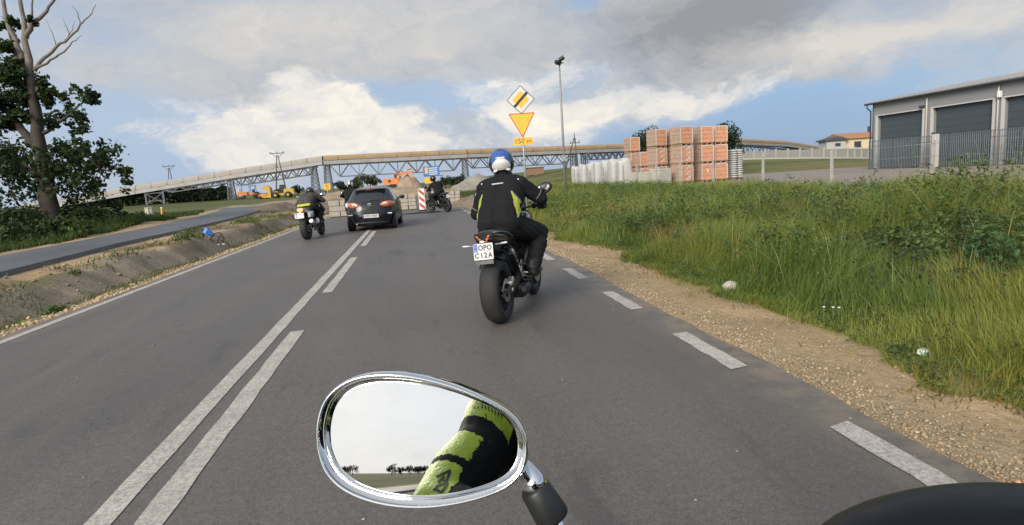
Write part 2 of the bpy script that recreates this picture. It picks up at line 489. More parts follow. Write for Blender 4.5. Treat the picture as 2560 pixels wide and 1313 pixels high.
# ------------------------------------------------------------------ terrain
PATH_Z = .33
_pr = [(-7.05, -40), (-7.05, 8.0), (-7.3, 12), (-7.9, 17), (-8.1, 22), (-8.7, 30), (-9.6, 38), (-11.0, 46), (-12.8, 54)]
_pl = [(-9.55, -40), (-9.55, 8.0), (-9.7, 14), (-10.1, 20), (-10.7, 25.8), (-11.4, 31), (-12.4, 37), (-14.2, 46), (-16.5, 54)]
def path_edges(y):
    return np.interp(y, [p[1] for p in _pl], [p[0] for p in _pl]), np.interp(y, [p[1] for p in _pr], [p[0] for p in _pr])
ROAD_L, ROAD_R = -4.70, 2.33
def zg(x, y):
    x = np.asarray(x, float); y = np.asarray(y, float)
    n = fbm(x * .9 + 40, y * .9 + 40, 4) - .5; nb = fbm(x * .16 + 9, y * .16 + 70, 3) - .5; nf = fbm(x * 3.1, y * 3.1, 3) - .5
    # right side
    zr = -.045 - .05 * sst(x, 2.4, 3.6) + .23 * sst(x, 9, 14.5) + (n * .14 + nb * .1) * sst(x, 3.0, 4.5) * (1 - sst(x, 12, 15)) + nf * .035 * sst(x, 2.4, 2.7) * (1 - sst(x, 13, 15))
    hill = 2.1 * sst(y, 58, 120) * sst(x, 24, 44) + 1.5 * sst(y, 110, 190) * sst(x, 34, 60)
    zr = zr + hill - .9 * sst(y, 70, 110) * (1 - sst(x, 10, 24)) * sst(x, 2.4, 3.5) * 0
    # left side: stony shoulder, shallow ditch, soil bank, sandy shelf with the path on it
    pl, pr = path_edges(y)
    far = sst(y, 26, 50)
    zl = -.04 - .16 * sst(-x, 5.0, 5.5) + (.44 - .1 * far) * sst(-x, 5.55, 6.35 + .8 * far) + (n * .22 + nf * .07) * sst(-x, 4.7, 5.3) * (1 - .8 * sst(-x, 6.2, 7.0)) + nf * .06 * sst(-x, 4.62, 4.8)
    zl = zl + (nb * .5 + n * .12) * sst(-x, 10.5, 14)
    z = np.where(x < -1, zl, zr)
    onpath = sst(x, pl - .5, pl - .05) * (1 - sst(x, pr + .05, pr + .35))
    z = z * (1 - onpath) + (PATH_Z - .10) * onpath
    road = (x > ROAD_L - .02) & (x < ROAD_R + .02)
    return np.where(road, -.055, z)
def zgs(x, y): return float(zg(np.array([x]), np.array([y]))[0])

GREEN = np.array((.060, .095, .022)); DRY = np.array((.26, .19, .095)); SAND = np.array((.40, .285, .165)); SOIL = np.array((.29, .235, .175)); STONE = np.array((.33, .27, .18)); GRAVEL = np.array((.235, .205, .17))
def ground_col(x, y):
    n = fbm(x * .55 + 3, y * .55, 4); n2 = fbm(x * 2.2, y * 2.2 + 50, 3); nb = fbm(x * .08 + 11, y * .08 + 5, 3)
    mixc = lambda a, b, t: a * (1 - t[:, None]) + b * t[:, None]
    one = np.ones_like(x)
    # right
    cr = np.tile(SAND, (len(x), 1)) * (.78 + .35 * n2)[:, None]
    cr = mixc(cr, STONE * .9, (1 - sst(x, 2.5, 2.95 + .25 * n)) * .55)
    cr = mixc(cr, np.array((.22, .19, .06)), sst(x + (n - .5) * 1.3, 3.25, 3.7) * .8)
    cr = mixc(cr, np.array((.05, .075, .018)), sst(x + (n - .5) * .8, 3.7, 4.3))
    cr = mixc(cr, np.tile(GRAVEL, (len(x), 1)), sst(x, 14.2, 15.4) * (1 - sst(y, 58, 60)))
    fieldc = mixc(np.tile(np.array((.085, .105, .032)), (len(x), 1)), np.array((.16, .15, .06)), sst(nb + .3 * n, .4, .8))
    cr = mixc(cr, fieldc, sst(y, 57, 60) * sst(x, 3, 6))
    cr = mixc(cr, np.array((.21, .17, .12)), sst(y, 34, 40) * (1 - sst(x + (n - .5) * 3, 4.5, 6.5)))
    # left
    pl, pr = path_edges(y)
    d = -x
    cl = np.tile(STONE, (len(x), 1)) * (.75 + .5 * n2)[:, None]
    ditch = sst(d + (n - .5) * .5, 5.0, 5.25) * (1 - sst(d, 5.55, 5.8))
    cl = mixc(cl, np.array((.10, .105, .035)), ditch * (.55 + .45 * sst(n, .4, .6)))
    cl = mixc(cl, SOIL * 1.05, sst(d + (n - .5) * .3, 5.6, 5.75))
    cl = mixc(cl, SAND * .95, sst(d + (n - .5) * .7, 6.15, 6.6 + .7 * sst(y, 20, 40)))
    cl = mixc(cl, np.array((.16, .125, .085)), sst(n, .52, .68) * .7 * sst(d, 5.5, 6.0))
    cl = mixc(cl, np.array((.09, .105, .035)), sst(fbm(x * .8 + 77, y * .35, 3), .58, .68) * sst(d, 6.0, 6.4) * .8)
    sandl = sst(d + pl - .0, .9 + 1.1 * sst(fbm(x * 0 + 3, y * .23, 2), .35, .6), 2.2)
    fg = mixc(np.tile(np.array((.072, .084, .028)), (len(x), 1)), np.array((.11, .122, .045)), sst(nb, .4, .6))
    left_of = x < (pl + .3)
    c2 = mixc(np.tile(SAND * 1.0, (len(x), 1)), fg, sandl)
    cl = np.where(left_of[:, None], c2, cl)
    # building site beyond the end of the road
    site = sst(y, 36, 46) * (1 - sst(np.abs(x + 3), 9, 14)) + sst(y, 52, 58) * (1 - sst(np.abs(x + 8), 7, 13))
    site = np.clip(site, 0, 1) * (1 - sst(y, 150, 190))
    cl = mixc(cl, np.array((.30, .235, .165)) * (.8 + .4 * n)[:, None] if False else np.tile(np.array((.30, .235, .165)), (len(x), 1)), site)
    c = np.where((x < -1)[:, None], cl, cr)
    far = sst(np.hypot(x, y), 170, 320)
    c = mixc(c, fieldc * .9, far)
    return np.clip(c, .01, .8)

def grid_axis(parts):
    out = []
    for a, b, s in parts: out.append(np.arange(a, b, s))
    return np.concatenate(out)
def make_ground():
    xs = np.concatenate([np.array([-3000, -1800, -1000, -600, -400, -280, -200, -150, -110, -85, -65, -50, -40, -33, -28, -24, -21]),
                         grid_axis([(-19, -10.5, .5), (-10.5, -4.7, .11)]), np.array([-4.66, -4.58, -2, 0, 2.32, 2.38]),
                         grid_axis([(2.46, 5, .12), (5, 16, .3), (16, 60, 1.5)]), np.array([62, 70, 80, 95, 120, 150, 200, 280, 400, 600, 1000, 1800, 3000])])
    ys = np.concatenate([np.array([-3000, -1500, -700, -350, -200, -120, -80, -55, -40, -30, -22, -16, -12, -9, -6.5]), grid_axis([(-5, 2, .5), (2, 16, .13), (16, 34, .3), (34, 75, .8), (75, 200, 4)]),
                         np.array([200, 230, 280, 350, 450, 600, 900, 1500, 3000, 5000])])
    X, Y = np.meshgrid(xs, ys); x = X.ravel(); y = Y.ravel()
    z = zg(x, y)
    nx, ny = len(xs), len(ys)
    i = np.arange(nx - 1); j = np.arange(ny - 1); I, J = np.meshgrid(i, j)
    a = (J * nx + I).ravel()
    q = np.stack([a, a + 1, a + nx + 1, a + nx], 1)
    return np.stack([x, y, z], 1), q, ground_col(x, y)

def ground_mat(name='ground_soil', attr=True, col=(.3, .25, .2), bump=.7):
    m = bpy.data.materials.new(name); m.use_nodes = True
    t = NT(m.node_tree); p = t.n['Principled BSDF']
    pos = t.new('ShaderNodeNewGeometry').outputs['Position']
    base = t.new('ShaderNodeAttribute', attribute_name='Col').outputs['Color'] if attr else None
    n1 = t.noise(pos, 14, 8, .7); n2 = t.noise(pos, 1.1, 6, .6); n3 = t.noise(pos, 70, 4, .6)
    k = t.m('MULTIPLY', t.m('MULTIPLY', t.ramp(n1, .3, .7, .72, 1.28, 'LINEAR'), t.ramp(n2, .3, .7, .82, 1.16, 'LINEAR')), t.ramp(n3, .3, .7, .8, 1.2, 'LINEAR'))
    c = t.mix(1.0, base if attr else (*col, 1), t.vec(k, k, k), 'MULTIPLY')
    vo = t.new('ShaderNodeTexVoronoi'); t.l.new(pos, vo.inputs['Vector']); vo.inputs['Scale'].default_value = 38
    peb = t.ramp(vo.outputs['Distance'], .12, .3, 1, 0)
    pick = t.ramp(t.noise(pos, 9, 2), .5, .62, 0, .55)
    c = t.mix(t.m('MULTIPLY', peb, pick), c, (.42, .36, .28))
    t.l.new(c, p.inputs['Base Color']); p.inputs['Roughness'].default_value = .95; p.inputs['Specular IOR Level'].default_value = .15
    b = t.new('ShaderNodeBump'); b.inputs['Strength'].default_value = bump; b.inputs['Distance'].default_value = .03
    t.l.new(t.m('ADD', n1, t.m('MULTIPLY', peb, .35)), b.inputs['Height']); t.l.new(b.outputs[0], p.inputs['Normal'])
    return m
M['ground'] = ground_mat()
_v, _q, _c = make_ground()
ground = link_mesh('ground', np_mesh('ground', _v, _q.ravel(), np.arange(len(_q)) * 4, M['ground'], _c, True))
tag(ground, kind='structure')

# ------------------------------------------------------------------ road
def asphalt(name, col, old=True):
    m = bpy.data.materials.new(name); m.use_nodes = True
    t = NT(m.node_tree); p = t.n['Principled BSDF']
    g = t.new('ShaderNodeNewGeometry'); pos = g.outputs['Position']
    sep = t.new('ShaderNodeSeparateXYZ'); t.l.new(pos, sep.inputs[0])
    lane = t.vec(sep.outputs[0], t.m('MULTIPLY', sep.outputs[1], .12), 0.0)
    n_agg = t.m('ADD', t.m('MULTIPLY', t.noise(pos, 150, 3, .75), .6), t.m('MULTIPLY', t.noise(pos, 62, 4, .7), .4)); n_mid = t.noise(pos, 22, 6, .65); n_big = t.noise(lane, 1.3, 6, .6, .4); n_pat = t.noise(pos, .35, 5, .6)
    k = t.m('MULTIPLY', t.ramp(n_agg, .34, .66, .50, 1.50, 'LINEAR'), t.m('MULTIPLY', t.ramp(n_mid, .3, .7, .86, 1.14, 'LINEAR'),
            t.m('MULTIPLY', t.ramp(n_big, .3, .7, .84, 1.16, 'LINEAR'), t.ramp(n_pat, .3, .7, .88, 1.10, 'LINEAR'))))
    c = t.mix(1.0, col, t.vec(k, k, k), 'MULTIPLY')
    if old:
        # dust drifted in from the shoulders, darker bitumen stains along the centre joint
        ex = t.m('MINIMUM', t.m('SUBTRACT', sep.outputs[0], ROAD_L), t.m('SUBTRACT', ROAD_R, sep.outputs[0]))
        dust = t.m('MULTIPLY', t.ramp(ex, 0.0, .55, 1, 0), t.ramp(t.noise(pos, 3.5, 6, .7), .38, .62, .1, .75))
        c = t.mix(dust, c, (.24, .19, .13))
        st = t.ramp(t.noise(t.vec(sep.outputs[0], t.m('MULTIPLY', sep.outputs[1], .25), 3.0), 2.4, 6, .7), .56, .72, 0, .45)
        c = t.mix(st, c, (.040, .039, .038))
        vo = t.new('ShaderNodeTexVoronoi'); t.l.new(pos, vo.inputs['Vector']); vo.inputs['Scale'].default_value = 55
        spk = t.m('MULTIPLY', t.ramp(vo.outputs['Distance'], .05, .16, 1, 0), t.ramp(t.noise(pos, 5, 3), .52, .62, 0, .5))
        c = t.mix(spk, c, (.26, .25, .23))
        # fine cracks and sealed patches
        wv = t.new('ShaderNodeTexVoronoi', feature='DISTANCE_TO_EDGE'); wv.inputs['Scale'].default_value = .8
        wp = t.new('ShaderNodeVectorMath', operation='ADD'); t.l.new(pos, wp.inputs[0]); t.l.new(t.noise(pos, 3.0, 5, .6, 0, True), wp.inputs[1]); t.l.new(wp.outputs[0], wv.inputs['Vector'])
        cr_ = t.m('MULTIPLY', t.ramp(wv.outputs['Distance'], .002, .007, 1, 0), t.ramp(t.noise(pos, .6, 3), .52, .60, 0, .55))
        c = t.mix(cr_, c, (.035, .034, .033))
    t.l.new(c, p.inputs['Base Color'])
    t.l.new(t.ramp(n_big, .3, .7, .52, .70, 'LINEAR'), p.inputs['Roughness'])
    p.inputs['Specular IOR Level'].default_value = .6
    b = t.new('ShaderNodeBump'); b.inputs['Strength'].default_value = .5; b.inputs['Distance'].default_value = .006
    t.l.new(t.m('ADD', n_agg, t.m('MULTIPLY', n_mid, .6)), b.inputs['Height']); t.l.new(b.outputs[0], p.inputs['Normal'])
    return m
M['asphalt'] = asphalt('road_asphalt', (.110, .098, .085))
M['path_asphalt'] = asphalt('path_asphalt', (.095, .096, .101), False)
def paint_mat():
    m = bpy.data.materials.new('road_paint'); m.use_nodes = True
    t = NT(m.node_tree); p = t.n['Principled BSDF']
    pos = t.new('ShaderNodeNewGeometry').outputs['Position']
    n = t.noise(pos, 45, 6, .7); n2 = t.noise(pos, 4, 5, .6); n3 = t.noise(pos, 150, 3, .6)
    c = t.mix(t.ramp(n2, .3, .7), (.56, .51, .45), (.44, .40, .355))
    c = t.mix(t.ramp(t.m('ADD', n, t.m('MULTIPLY', n3, .6)), .66, .92, .62, 0), c, (.15, .14, .13))
    t.l.new(c, p.inputs['Base Color']); p.inputs['Roughness'].default_value = .75
    b = t.new('ShaderNodeBump'); b.inputs['Strength'].default_value = .5; b.inputs['Distance'].default_value = .004
    t.l.new(n3, b.inputs['Height']); t.l.new(b.outputs[0], p.inputs['Normal'])
    return m
M['road_paint'] = paint_mat()

def edge_sheet(name, lx, rx, ys, z, depth, mat, parent=None):
    """asphalt slab with ragged edges and real thickness"""
    mb = MB(); vs = []; fs = []
    for i, y in enumerate(ys):
        l, r_ = lx(y), rx(y)
        vs += [(l - .03, y, z - depth), (l, y, z), (l * .5 + r_ * .5, y, z + .004), (r_, y, z), (r_ + .03, y, z - depth)]
    for i in range(len(ys) - 1):
        for k in range(4): fs.append((i * 5 + k, i * 5 + k + 1, i * 5 + 5 + k + 1, i * 5 + 5 + k))
    mb.add(vs, fs)
    return mb.build(name, mat, parent)
def wob(y, s, a): return (float(fbm(np.array([y * s]), np.array([3.3 + s]), 4)[0]) - .5) * a
ys_road = [-400, -200, -100, -60, -30, -15] + [-8 + .12 * i for i in range(0, 300)] + [28 + .5 * i for i in range(40)] + [48, 52, 60]
road = edge_sheet('road', lambda y: ROAD_L + wob(y, 1.4, .10), lambda y: ROAD_R + wob(y + 50, 1.6, .14) + .25 * max(0, (y - 30)) / 10, ys_road, 0.0, .12, M['asphalt'])
tag(road, kind='structure')
def marking(name, x0, x1, y0, y1, seg=.25, skew=0.0):
    mb = MB(); n = max(2, int((y1 - y0) / seg)); vs = []; fs = []
    for i in range(n + 1):
        y = y0 + (y1 - y0) * i / n
        a = random.uniform(-.006, .006); b = random.uniform(-.006, .006)
        e = random.uniform(-.02, .02) if i in (0, n) else 0
        zc = .004 * (1 - abs((x0 + x1) / 2 + 1.13) / 3.49) + .0045
        k = skew * (min(max(y, -5), 24) - 2.7); vs += [(x0 + a + k, y + e, zc), (x1 + b + k, y - e, zc)]
    for i in range(n): fs.append((i * 2, i * 2 + 1, i * 2 + 3, i * 2 + 2))
    mb.add(vs, fs)
    return mb.build(name, M['road_paint'], road)
marking('centre_line', -1.575, -1.445, -60, 44, .3, -.008)
for (y0, y1) in ((-10.1, -6.1), (-4.0, .1), (2.1, 6.15), (8.32, 12.3), (14.55, 19.1), (21.2, 25.0), (27.2, 31)):
    marking('centre_dash', -1.345, -1.21, y0, y1, .25, -.010)
marking('edge_line', -4.56, -4.445, -60, 40, .3)
_dy = gp(1690, 835).y
for k in range(-6, 20):
    yy = _dy - .97 + k * 1.97
    if k >= 14: continue
    marking('edge_dash', 2.02, 2.16, yy, yy + .98, .1)

path_ys = [-40, -20, -10, -5] + [0 + .25 * i for i in range(0, 216)]
path = edge_sheet('asphalt_path', lambda y: float(path_edges(y)[0]) + wob(y + 9, .9, .10), lambda y: float(path_edges(y)[1]) + wob(y + 29, .9, .08), path_ys, PATH_Z, .16, M['path_asphalt'])
tag(path, kind='structure')

# gravel yard on the right
M['yard'] = ground_mat('yard_gravel', False, (.27, .235, .20), .4)
mb = MB()
mb.add([(15.2, -40, .198), (60, -40, .198), (60, 57.5, .198), (15.6, 57.5, .198)], [(0, 1, 2, 3)])
tag(mb.build('gravel_yard', M['yard']), kind='structure')
# ------------------------------------------------------------------ overhead conveyor bridge
M['clad_beige'] = pmat('beige_cladding', (.33, .30, .26), .6, var=.12, dirt=(.2, .17, .14), dirt_amt=.35, dirt_s=.4)
M['clad_ochre'] = pmat('ochre_cladding', (.33, .23, .125), .6, var=.15, dirt=(.2, .13, .07), dirt_amt=.4, dirt_s=.4)
M['bridge_beam'] = pmat('bridge_walkway_steel', (.34, .33, .32), .6, .2, var=.15, dirt=(.16, .13, .11), dirt_amt=.4, dirt_s=.5)
M['bridge_steel'] = pmat('bridge_truss_steel', (.125, .128, .135), .6, .3, var=.2)
conveyor = thing('conveyor_bridge', 'long overhead conveyor bridge on lattice legs with beige and ochre cladding', 'bridge')
# axis through (picture column, picture row of the roof edge, optical depth)
_ax = [at(60, 512, 152), at(345, 463, 150), at(580, 425, 150), at(808, 390, 150), at(1165, 374, 158), at(1420, 365, 168), at(1570, 360, 178),
       at(1850, 347, 205), at(1960, 353, 225), at(2090, 373, 255)]
def along(a, b, t): return a.lerp(b, t)
def bridge_panel(a, b, m, thick, w=2.6):
    mb = MB(); d = (b - a); h = Vector((d.x, d.y, 0)).normalized(); nrm = Vector((h.y, -h.x, 0))
    sec = [(-w / 2, -thick), (-w / 2, -.55), (-w / 2 + .5, -.05), (0, .06), (w / 2 - .5, -.05), (w / 2, -.55), (w / 2, -thick)]
    rings = [[p + nrm * u + Vector((0, 0, z)) for u, z in sec] for p in (a, b)]
    mb.loft(rings, 0, True, False)
    return mb.build('cladding_panel', m, conveyor)
TH = 1.05
for i in range(len(_ax) - 1):
    a, b = _ax[i], _ax[i + 1]; L = (b - a).length; n = max(2, int(L / 3.6))
    ochre = i >= 3
    for k in range(n):
        p, q = along(a, b, (k + .012) / n), along(a, b, (k + .988) / n)
        bridge_panel(p, q, M['clad_ochre'] if ochre else M['clad_beige'], TH + (.12 if ochre else .2))
    # walkway girder beneath the cladding, with brackets between the panels
    mb = MB(); d = (b - a); h = Vector((d.x, d.y, 0)).normalized(); nrm = Vector((h.y, -h.x, 0))
    for s in (-1, 1):
        mb.beam(a + nrm * 1.5 * s - Vector((0, 0, 1.75)), b + nrm * 1.5 * s - Vector((0, 0, 1.75)), .25, .85)
    mb.beam(a - Vector((0, 0, 1.62)), b - Vector((0, 0, 1.62)), 2.7, .5)
    mb.build('walkway_girder', M['bridge_beam'], conveyor)
    mb = MB()
    for k in range(n):
        p = along(a, b, k / n) - nrm * -1.36
        mb.beam(p - Vector((0, 0, 1.1)), p - Vector((0, 0, 1.7)), .55, .12, up=nrm)
    tag(mb.build('bracket', M['bridge_steel'], conveyor), kind='stuff')
BOT = 2.2
def truss(a, b, depth, nb, w=2.4, slope=True):
    """triangulated span hung below the girder: part truss > brace"""
    d = b - a; h = Vector((d.x, d.y, 0)).normalized(); nrm = Vector((h.y, -h.x, 0)); up = Vector((0, 0, 1))
    mb = MB(); t0, t1 = (.5 / nb, 1 - .5 / nb) if slope else (0, 1)
    for s in (-1, 1):
        o = nrm * (w / 2 * s)
        mb.beam(along(a, b, t0) + o - up * depth, along(a, b, t1) + o - up * depth, .22, .22)
        mb.beam(a + o - up * .1, b + o - up * .1, .26, .3)
    for k in range(nb):
        c = along(a, b, (k + .5) / nb) - up * depth
        mb.beam(c - nrm * w / 2, c + nrm * w / 2, .12, .12)
    t = mb.build('truss', M['bridge_steel'], conveyor)
    for s in (-1, 1):
        o = nrm * (w / 2 * s)
        for k in range(nb):
            c = along(a, b, (k + .5) / nb) + o - up * depth
            m2 = MB()
            m2.beam(along(a, b, k / nb) + o, c, .2, .2); m2.beam(c, along(a, b, (k + 1) / nb) + o, .2, .2)
            m2.build('brace', M['bridge_steel'], t)
        m3 = MB()
        for k in range(nb):
            m3.beam(along(a, b, (k + .5) / nb) + o, along(a, b, (k + .5) / nb) + o - up * depth, .1, .1)
        tag(m3.build('hanger', M['bridge_steel'], t), kind='stuff')
def top_at(px):
    # point on the girder's underside in picture column px
    best = None
    for i in range(len(_ax) - 1):
        for k in range(60):
            p = along(_ax[i], _ax[i + 1], k / 60); q = p - CAM_POS
            x = 1280 + FPX * q.dot(_r) / q.dot(_f)
            if best is None or abs(x - px) < best[0]: best = (abs(x - px), p)
    return best[1] - Vector((0, 0, BOT))
def lattice_leg(px, w_top=1.0, w_bot=1.9, panels=7, depth_w=2.2, zb=-.3):
    p = top_at(px); d = Vector((1, 0, 0))
    leg = None
    H = p.z - zb
    mb = MB(); c4 = lambda t, sx, sy: Vector((p.x + sx * (w_top + (w_bot - w_top) * t) / 2, p.y + sy * depth_w / 2, p.z - H * t))
    for sx in (-1, 1):
        for sy in (-1, 1): mb.beam(c4(0, sx, sy), c4(1, sx, sy), .24, .24)
    mb.box((p.x, p.y, p.z - .15), (w_top + .9, depth_w + .5, .3))
    mb.box((p.x, p.y, zb + .1), (w_bot + .7, depth_w + .7, .5), 1)
    leg = mb.build('support_leg', [M['bridge_steel'], M['bridge_beam']], conveyor)
    m2 = MB()
    for k in range(panels):
        for sy in (-1, 1):
            m2.beam(c4(k / panels, -1, sy), c4((k + 1) / panels, 1, sy), .1, .1); m2.beam(c4(k / panels, 1, sy), c4((k + 1) / panels, -1, sy), .1, .1)
            m2.beam(c4((k + 1) / panels, -1, sy), c4((k + 1) / panels, 1, sy), .1, .1)
    tag(m2.build('lattice', M['bridge_steel'], leg), kind='stuff')
for px, wt, wb, n in ((573, .7, 1.5, 6), (783, .9, 2.0, 8), (815, 1.0, 2.0, 8), (1158, 1.1, 1.7, 8), (1432, 1.4, 1.6, 8), (1458, 1.2, 1.4, 8), (1570, 1.0, 1.4, 7), (1852, 1.0, 1.4, 6)):
    lattice_leg(px, wt, wb, n)
# braced low trestle at the left end
p0, p1 = top_at(364), top_at(408); mb = MB()
for p in (p0, p1):
    for s in (-1, 1): mb.beam(p + Vector((0, s, 0)), Vector((p.x, p.y + s, -.2)), .42, .42)
for s in (-1, 1):
    o = Vector((0, s, 0)); b0 = Vector((p0.x, p0.y, .3)) + o; b1 = Vector((p1.x, p1.y, .3)) + o
    mb.beam(b0, p1 + o - Vector((0, 0, .6)), .16, .16); mb.beam(b1, p0 + o - Vector((0, 0, .3)), .16, .16); mb.beam(b0 + Vector((0, 0, .8)), b1 + Vector((0, 0, .8)), .14, .14)
    mb.beam(p0 + o - Vector((0, 0, .3)), p1 + o - Vector((0, 0, .6)), .2, .2)
mb.build('trestle', M['bridge_steel'], conveyor)
truss(top_at(412), top_at(573), .95, 4, slope=True)
truss(top_at(580), top_at(780), 1.9, 7)
truss(top_at(820), top_at(1155), 3.1, 7)
truss(top_at(1160), top_at(1428), 2.7, 7)
truss(top_at(1460), top_at(1568), 1.9, 7)
truss(top_at(1572), top_at(1850), 2.2, 8)
truss(top_at(1853), top_at(2040), 2.6, 7)

# ------------------------------------------------------------------ power line poles
M['pole_dark'] = pmat('weathered_pole', (.07, .068, .07), .8, var=.25)
def a_pole(px, py_top, d, spread, label, arms='cross', lean=0):
    top = at(px, py_top, d); g = zgs(top.x, top.y); H = top.z - g
    t = thing('power_pole', label, 'power pole', (top.x, top.y, g), 0, 'power line poles')
    for s in (-1, 1):
        mb = MB(); mb.tube([(s * spread / 2 + lean, 0, 0), (s * .12, 0, H * .93)], [.15, .10], 8); mb.build('leg', M['pole_dark'], t)
    mb = MB()
    if arms == 'cross':
        mb.beam((-1.6, 0, H * .97), (1.6, 0, H * .97), .16, .16)
        for s in (-1, 1): mb.beam((s * 1.3, 0, H * .97), (s * .1, 0, H * .86), .08, .08)
    else:
        mb.beam((-1.1, 0, H * .80), (1.1, 0, H * .80), .14, .14); mb.beam((0, 0, H * .8), (0, 0, H), .14, .14)
    mb.build('crossarm', M['pole_dark'], t)
    for s in ((-1.45, 0, 1.45) if arms == 'cross' else (-1, 0, 1)):
        mb = MB(); zb = H * .97 if arms == 'cross' else (H if s == 0 else H * .8)
        mb.lathe([(0, .05), (.08, .1), (.16, .06), (.24, .1), (.32, .05), (.42, .02)], (s, 0, zb + .06), 'Z', 8); mb.build('insulator', M['pole_dark'], t)
a_pole(692, 380, 138, 2.6, 'splayed wooden power pole standing before the conveyor bridge left of the yellow loader')
a_pole(421, 413, 168, 2.0, 'dark power pole topping the low left end of the conveyor bridge', 'cross')
a_pole(1436, 338, 128, 3.0, 'dark A-shaped power pole behind the white sacks beside the floodlight mast', 'tee', -1.2)

# ------------------------------------------------------------------ warehouse with roller doors
M['panel_grey'] = pmat('grey_wall_panel', (.235, .238, .245), .55, var=.06, dirt=(.3, .28, .26), dirt_amt=.2, dirt_s=.7)
M['door_grey'] = pmat('dark_roller_door', (.055, .070, .080), .5, var=.06)
M['trim_light'] = pmat('light_metal_trim', (.50, .48, .45), .5, var=.08)
M['roof_sheet'] = pmat('grey_roof_sheet', (.36, .35, .34), .5, .2, var=.1)
M['gutter'] = pmat('dark_gutter', (.05, .06, .075), .5)
gc = gp(2180, 422, .2); GX, GY1 = gc.x, gc.y
garage = thing('warehouse', 'long grey warehouse with dark roller doors behind a palisade fence', 'warehouse', (GX, GY1, .2))
EH = 5.35; DH = 4.35
def gy(px):                                   # distance along the facade seen in picture column px (local y, negative towards us)
    k = ray(px, 380); s = (GX - CAM_POS.x) / k.x
    return (CAM_POS + k * s).y - GY1
doors = [(gy(2192), gy(2304)), (gy(2329), gy(2477)), (gy(2505), gy(2505) - 4.75), (gy(2505) - 5.6, gy(2505) - 10.4), (gy(2505) - 11.3, gy(2505) - 16)]
LEN = 30.0
mb = MB()
mb.box((9, -LEN / 2, DH + (EH - DH) / 2 + .0), (18, LEN, EH - DH), 0)            # header and body above the doors
mb.box((9.2, -LEN / 2, DH / 2), (17.6, LEN - .02, DH - .002), 0)
mb.add([(0, 0, EH), (18, 0, EH), (9, 0, EH + 1.3)], [(0, 1, 2)], 0)
mb.build('wall', M['panel_grey'], garage)
edges = [0.0] + [q for d in doors for q in d] + [-LEN]
for i in range(0, len(edges), 2):
    a, b = edges[i], edges[i + 1]; mb = MB()
    mb.box((.2, (a + b) / 2, DH / 2), (.4, abs(a - b) - .02, DH), 0); mb.build('pillar', M['panel_grey'], garage)
for a, b in doors:
    mb = MB(); n = 9
    for k in range(n):
        z0 = DH * k / n
        mb.box((.33, (a + b) / 2, z0 + DH / n / 2), (.08, abs(a - b) - .06, DH / n - .012), 0)
    d = mb.build('roller_door', M['door_grey'], garage)
    for y, s in ((a, 1), (b, -1)):
        mb = MB(); mb.box((.02, y + s * .09, DH / 2 + .03), (.16, .18, DH + .06), 0, bev=.01); mb.build('door_jamb', M['trim_light'], garage)
    mb = MB(); mb.box((-.02, (a + b) / 2, DH + .03), (.1, abs(a - b) + .34, .08), 0); mb.build('door_lintel', M['trim_light'], garage)
for y in (doors[0][1] - .42, doors[1][1] - .42, doors[2][1] - .42):
    mb = MB(); mb.tube([(-.08, y, 0), (-.08, y, EH - .35), (-.02, y, EH - .1)], .06, 10); mb.build('downpipe', M['trim_light'], garage)
mb = MB(); mb.box((-.16, doors[0][1] - .05, DH + .22), (.3, .3, .16), 0, bev=.02); mb.tube([(0, doors[0][1] - .05, DH + .22), (-.3, doors[0][1] - .05, DH + .1)], .03, 8); mb.build('wall_lamp', M['gutter'], garage)
mb = MB(); mb.box((-.22, doors[1][1] - .62, EH - .75), (.22, .2, .42), 0, bev=.02); mb.beam((0, doors[1][1] - .62, EH - .75), (-.2, doors[1][1] - .62, EH - .75), .06); mb.build('alarm_box', M['white_paint'], garage)
# roof: two sheeted slopes with ribs, overhanging eave and gutter
mb = MB()
for s, x0, x1 in ((0, -.35, 9), (1, 18.35, 9)):
    z0, z1 = EH + .02, EH + 1.32
    mb.add([(x0, .45, z0), (x1, .45, z1), (x1, -LEN - .4, z1), (x0, -LEN - .4, z0), (x0, .45, z0 + .14), (x1, .45, z1 + .14), (x1, -LEN - .4, z1 + .14), (x0, -LEN - .4, z0 + .14)],
           [(0, 1, 2, 3), (4, 5, 6, 7), (0, 1, 5, 4), (2, 3, 7, 6), (0, 3, 7, 4), (1, 2, 6, 5)])
roof = mb.build('roof', M['roof_sheet'], garage)
mb = MB(); y = .4
while y > -LEN - .3:
    mb.beam((-.36, y, EH + .19), (8.95, y, EH + 1.5), .05, .05); y -= .5
mb.build('roof_rib', M['roof_sheet'], roof)
mb = MB(); mb.tube([(-.42, .5, EH + .03), (-.42, -LEN - .4, EH + .03)], .075, 8); mb.tube([(-.42, .2, EH), (-.42, .2, EH - .28), (-.12, .2, EH - .5), (-.06, .2, EH - .55), (-.06, .2, 0)], .055, 8)
mb.build('gutter', M['gutter'], garage)
mb = MB(); mb.box((-.004, -.01, EH / 2), (.06, .08, EH), 0); mb.build('corner_trim', M['gutter'], garage)

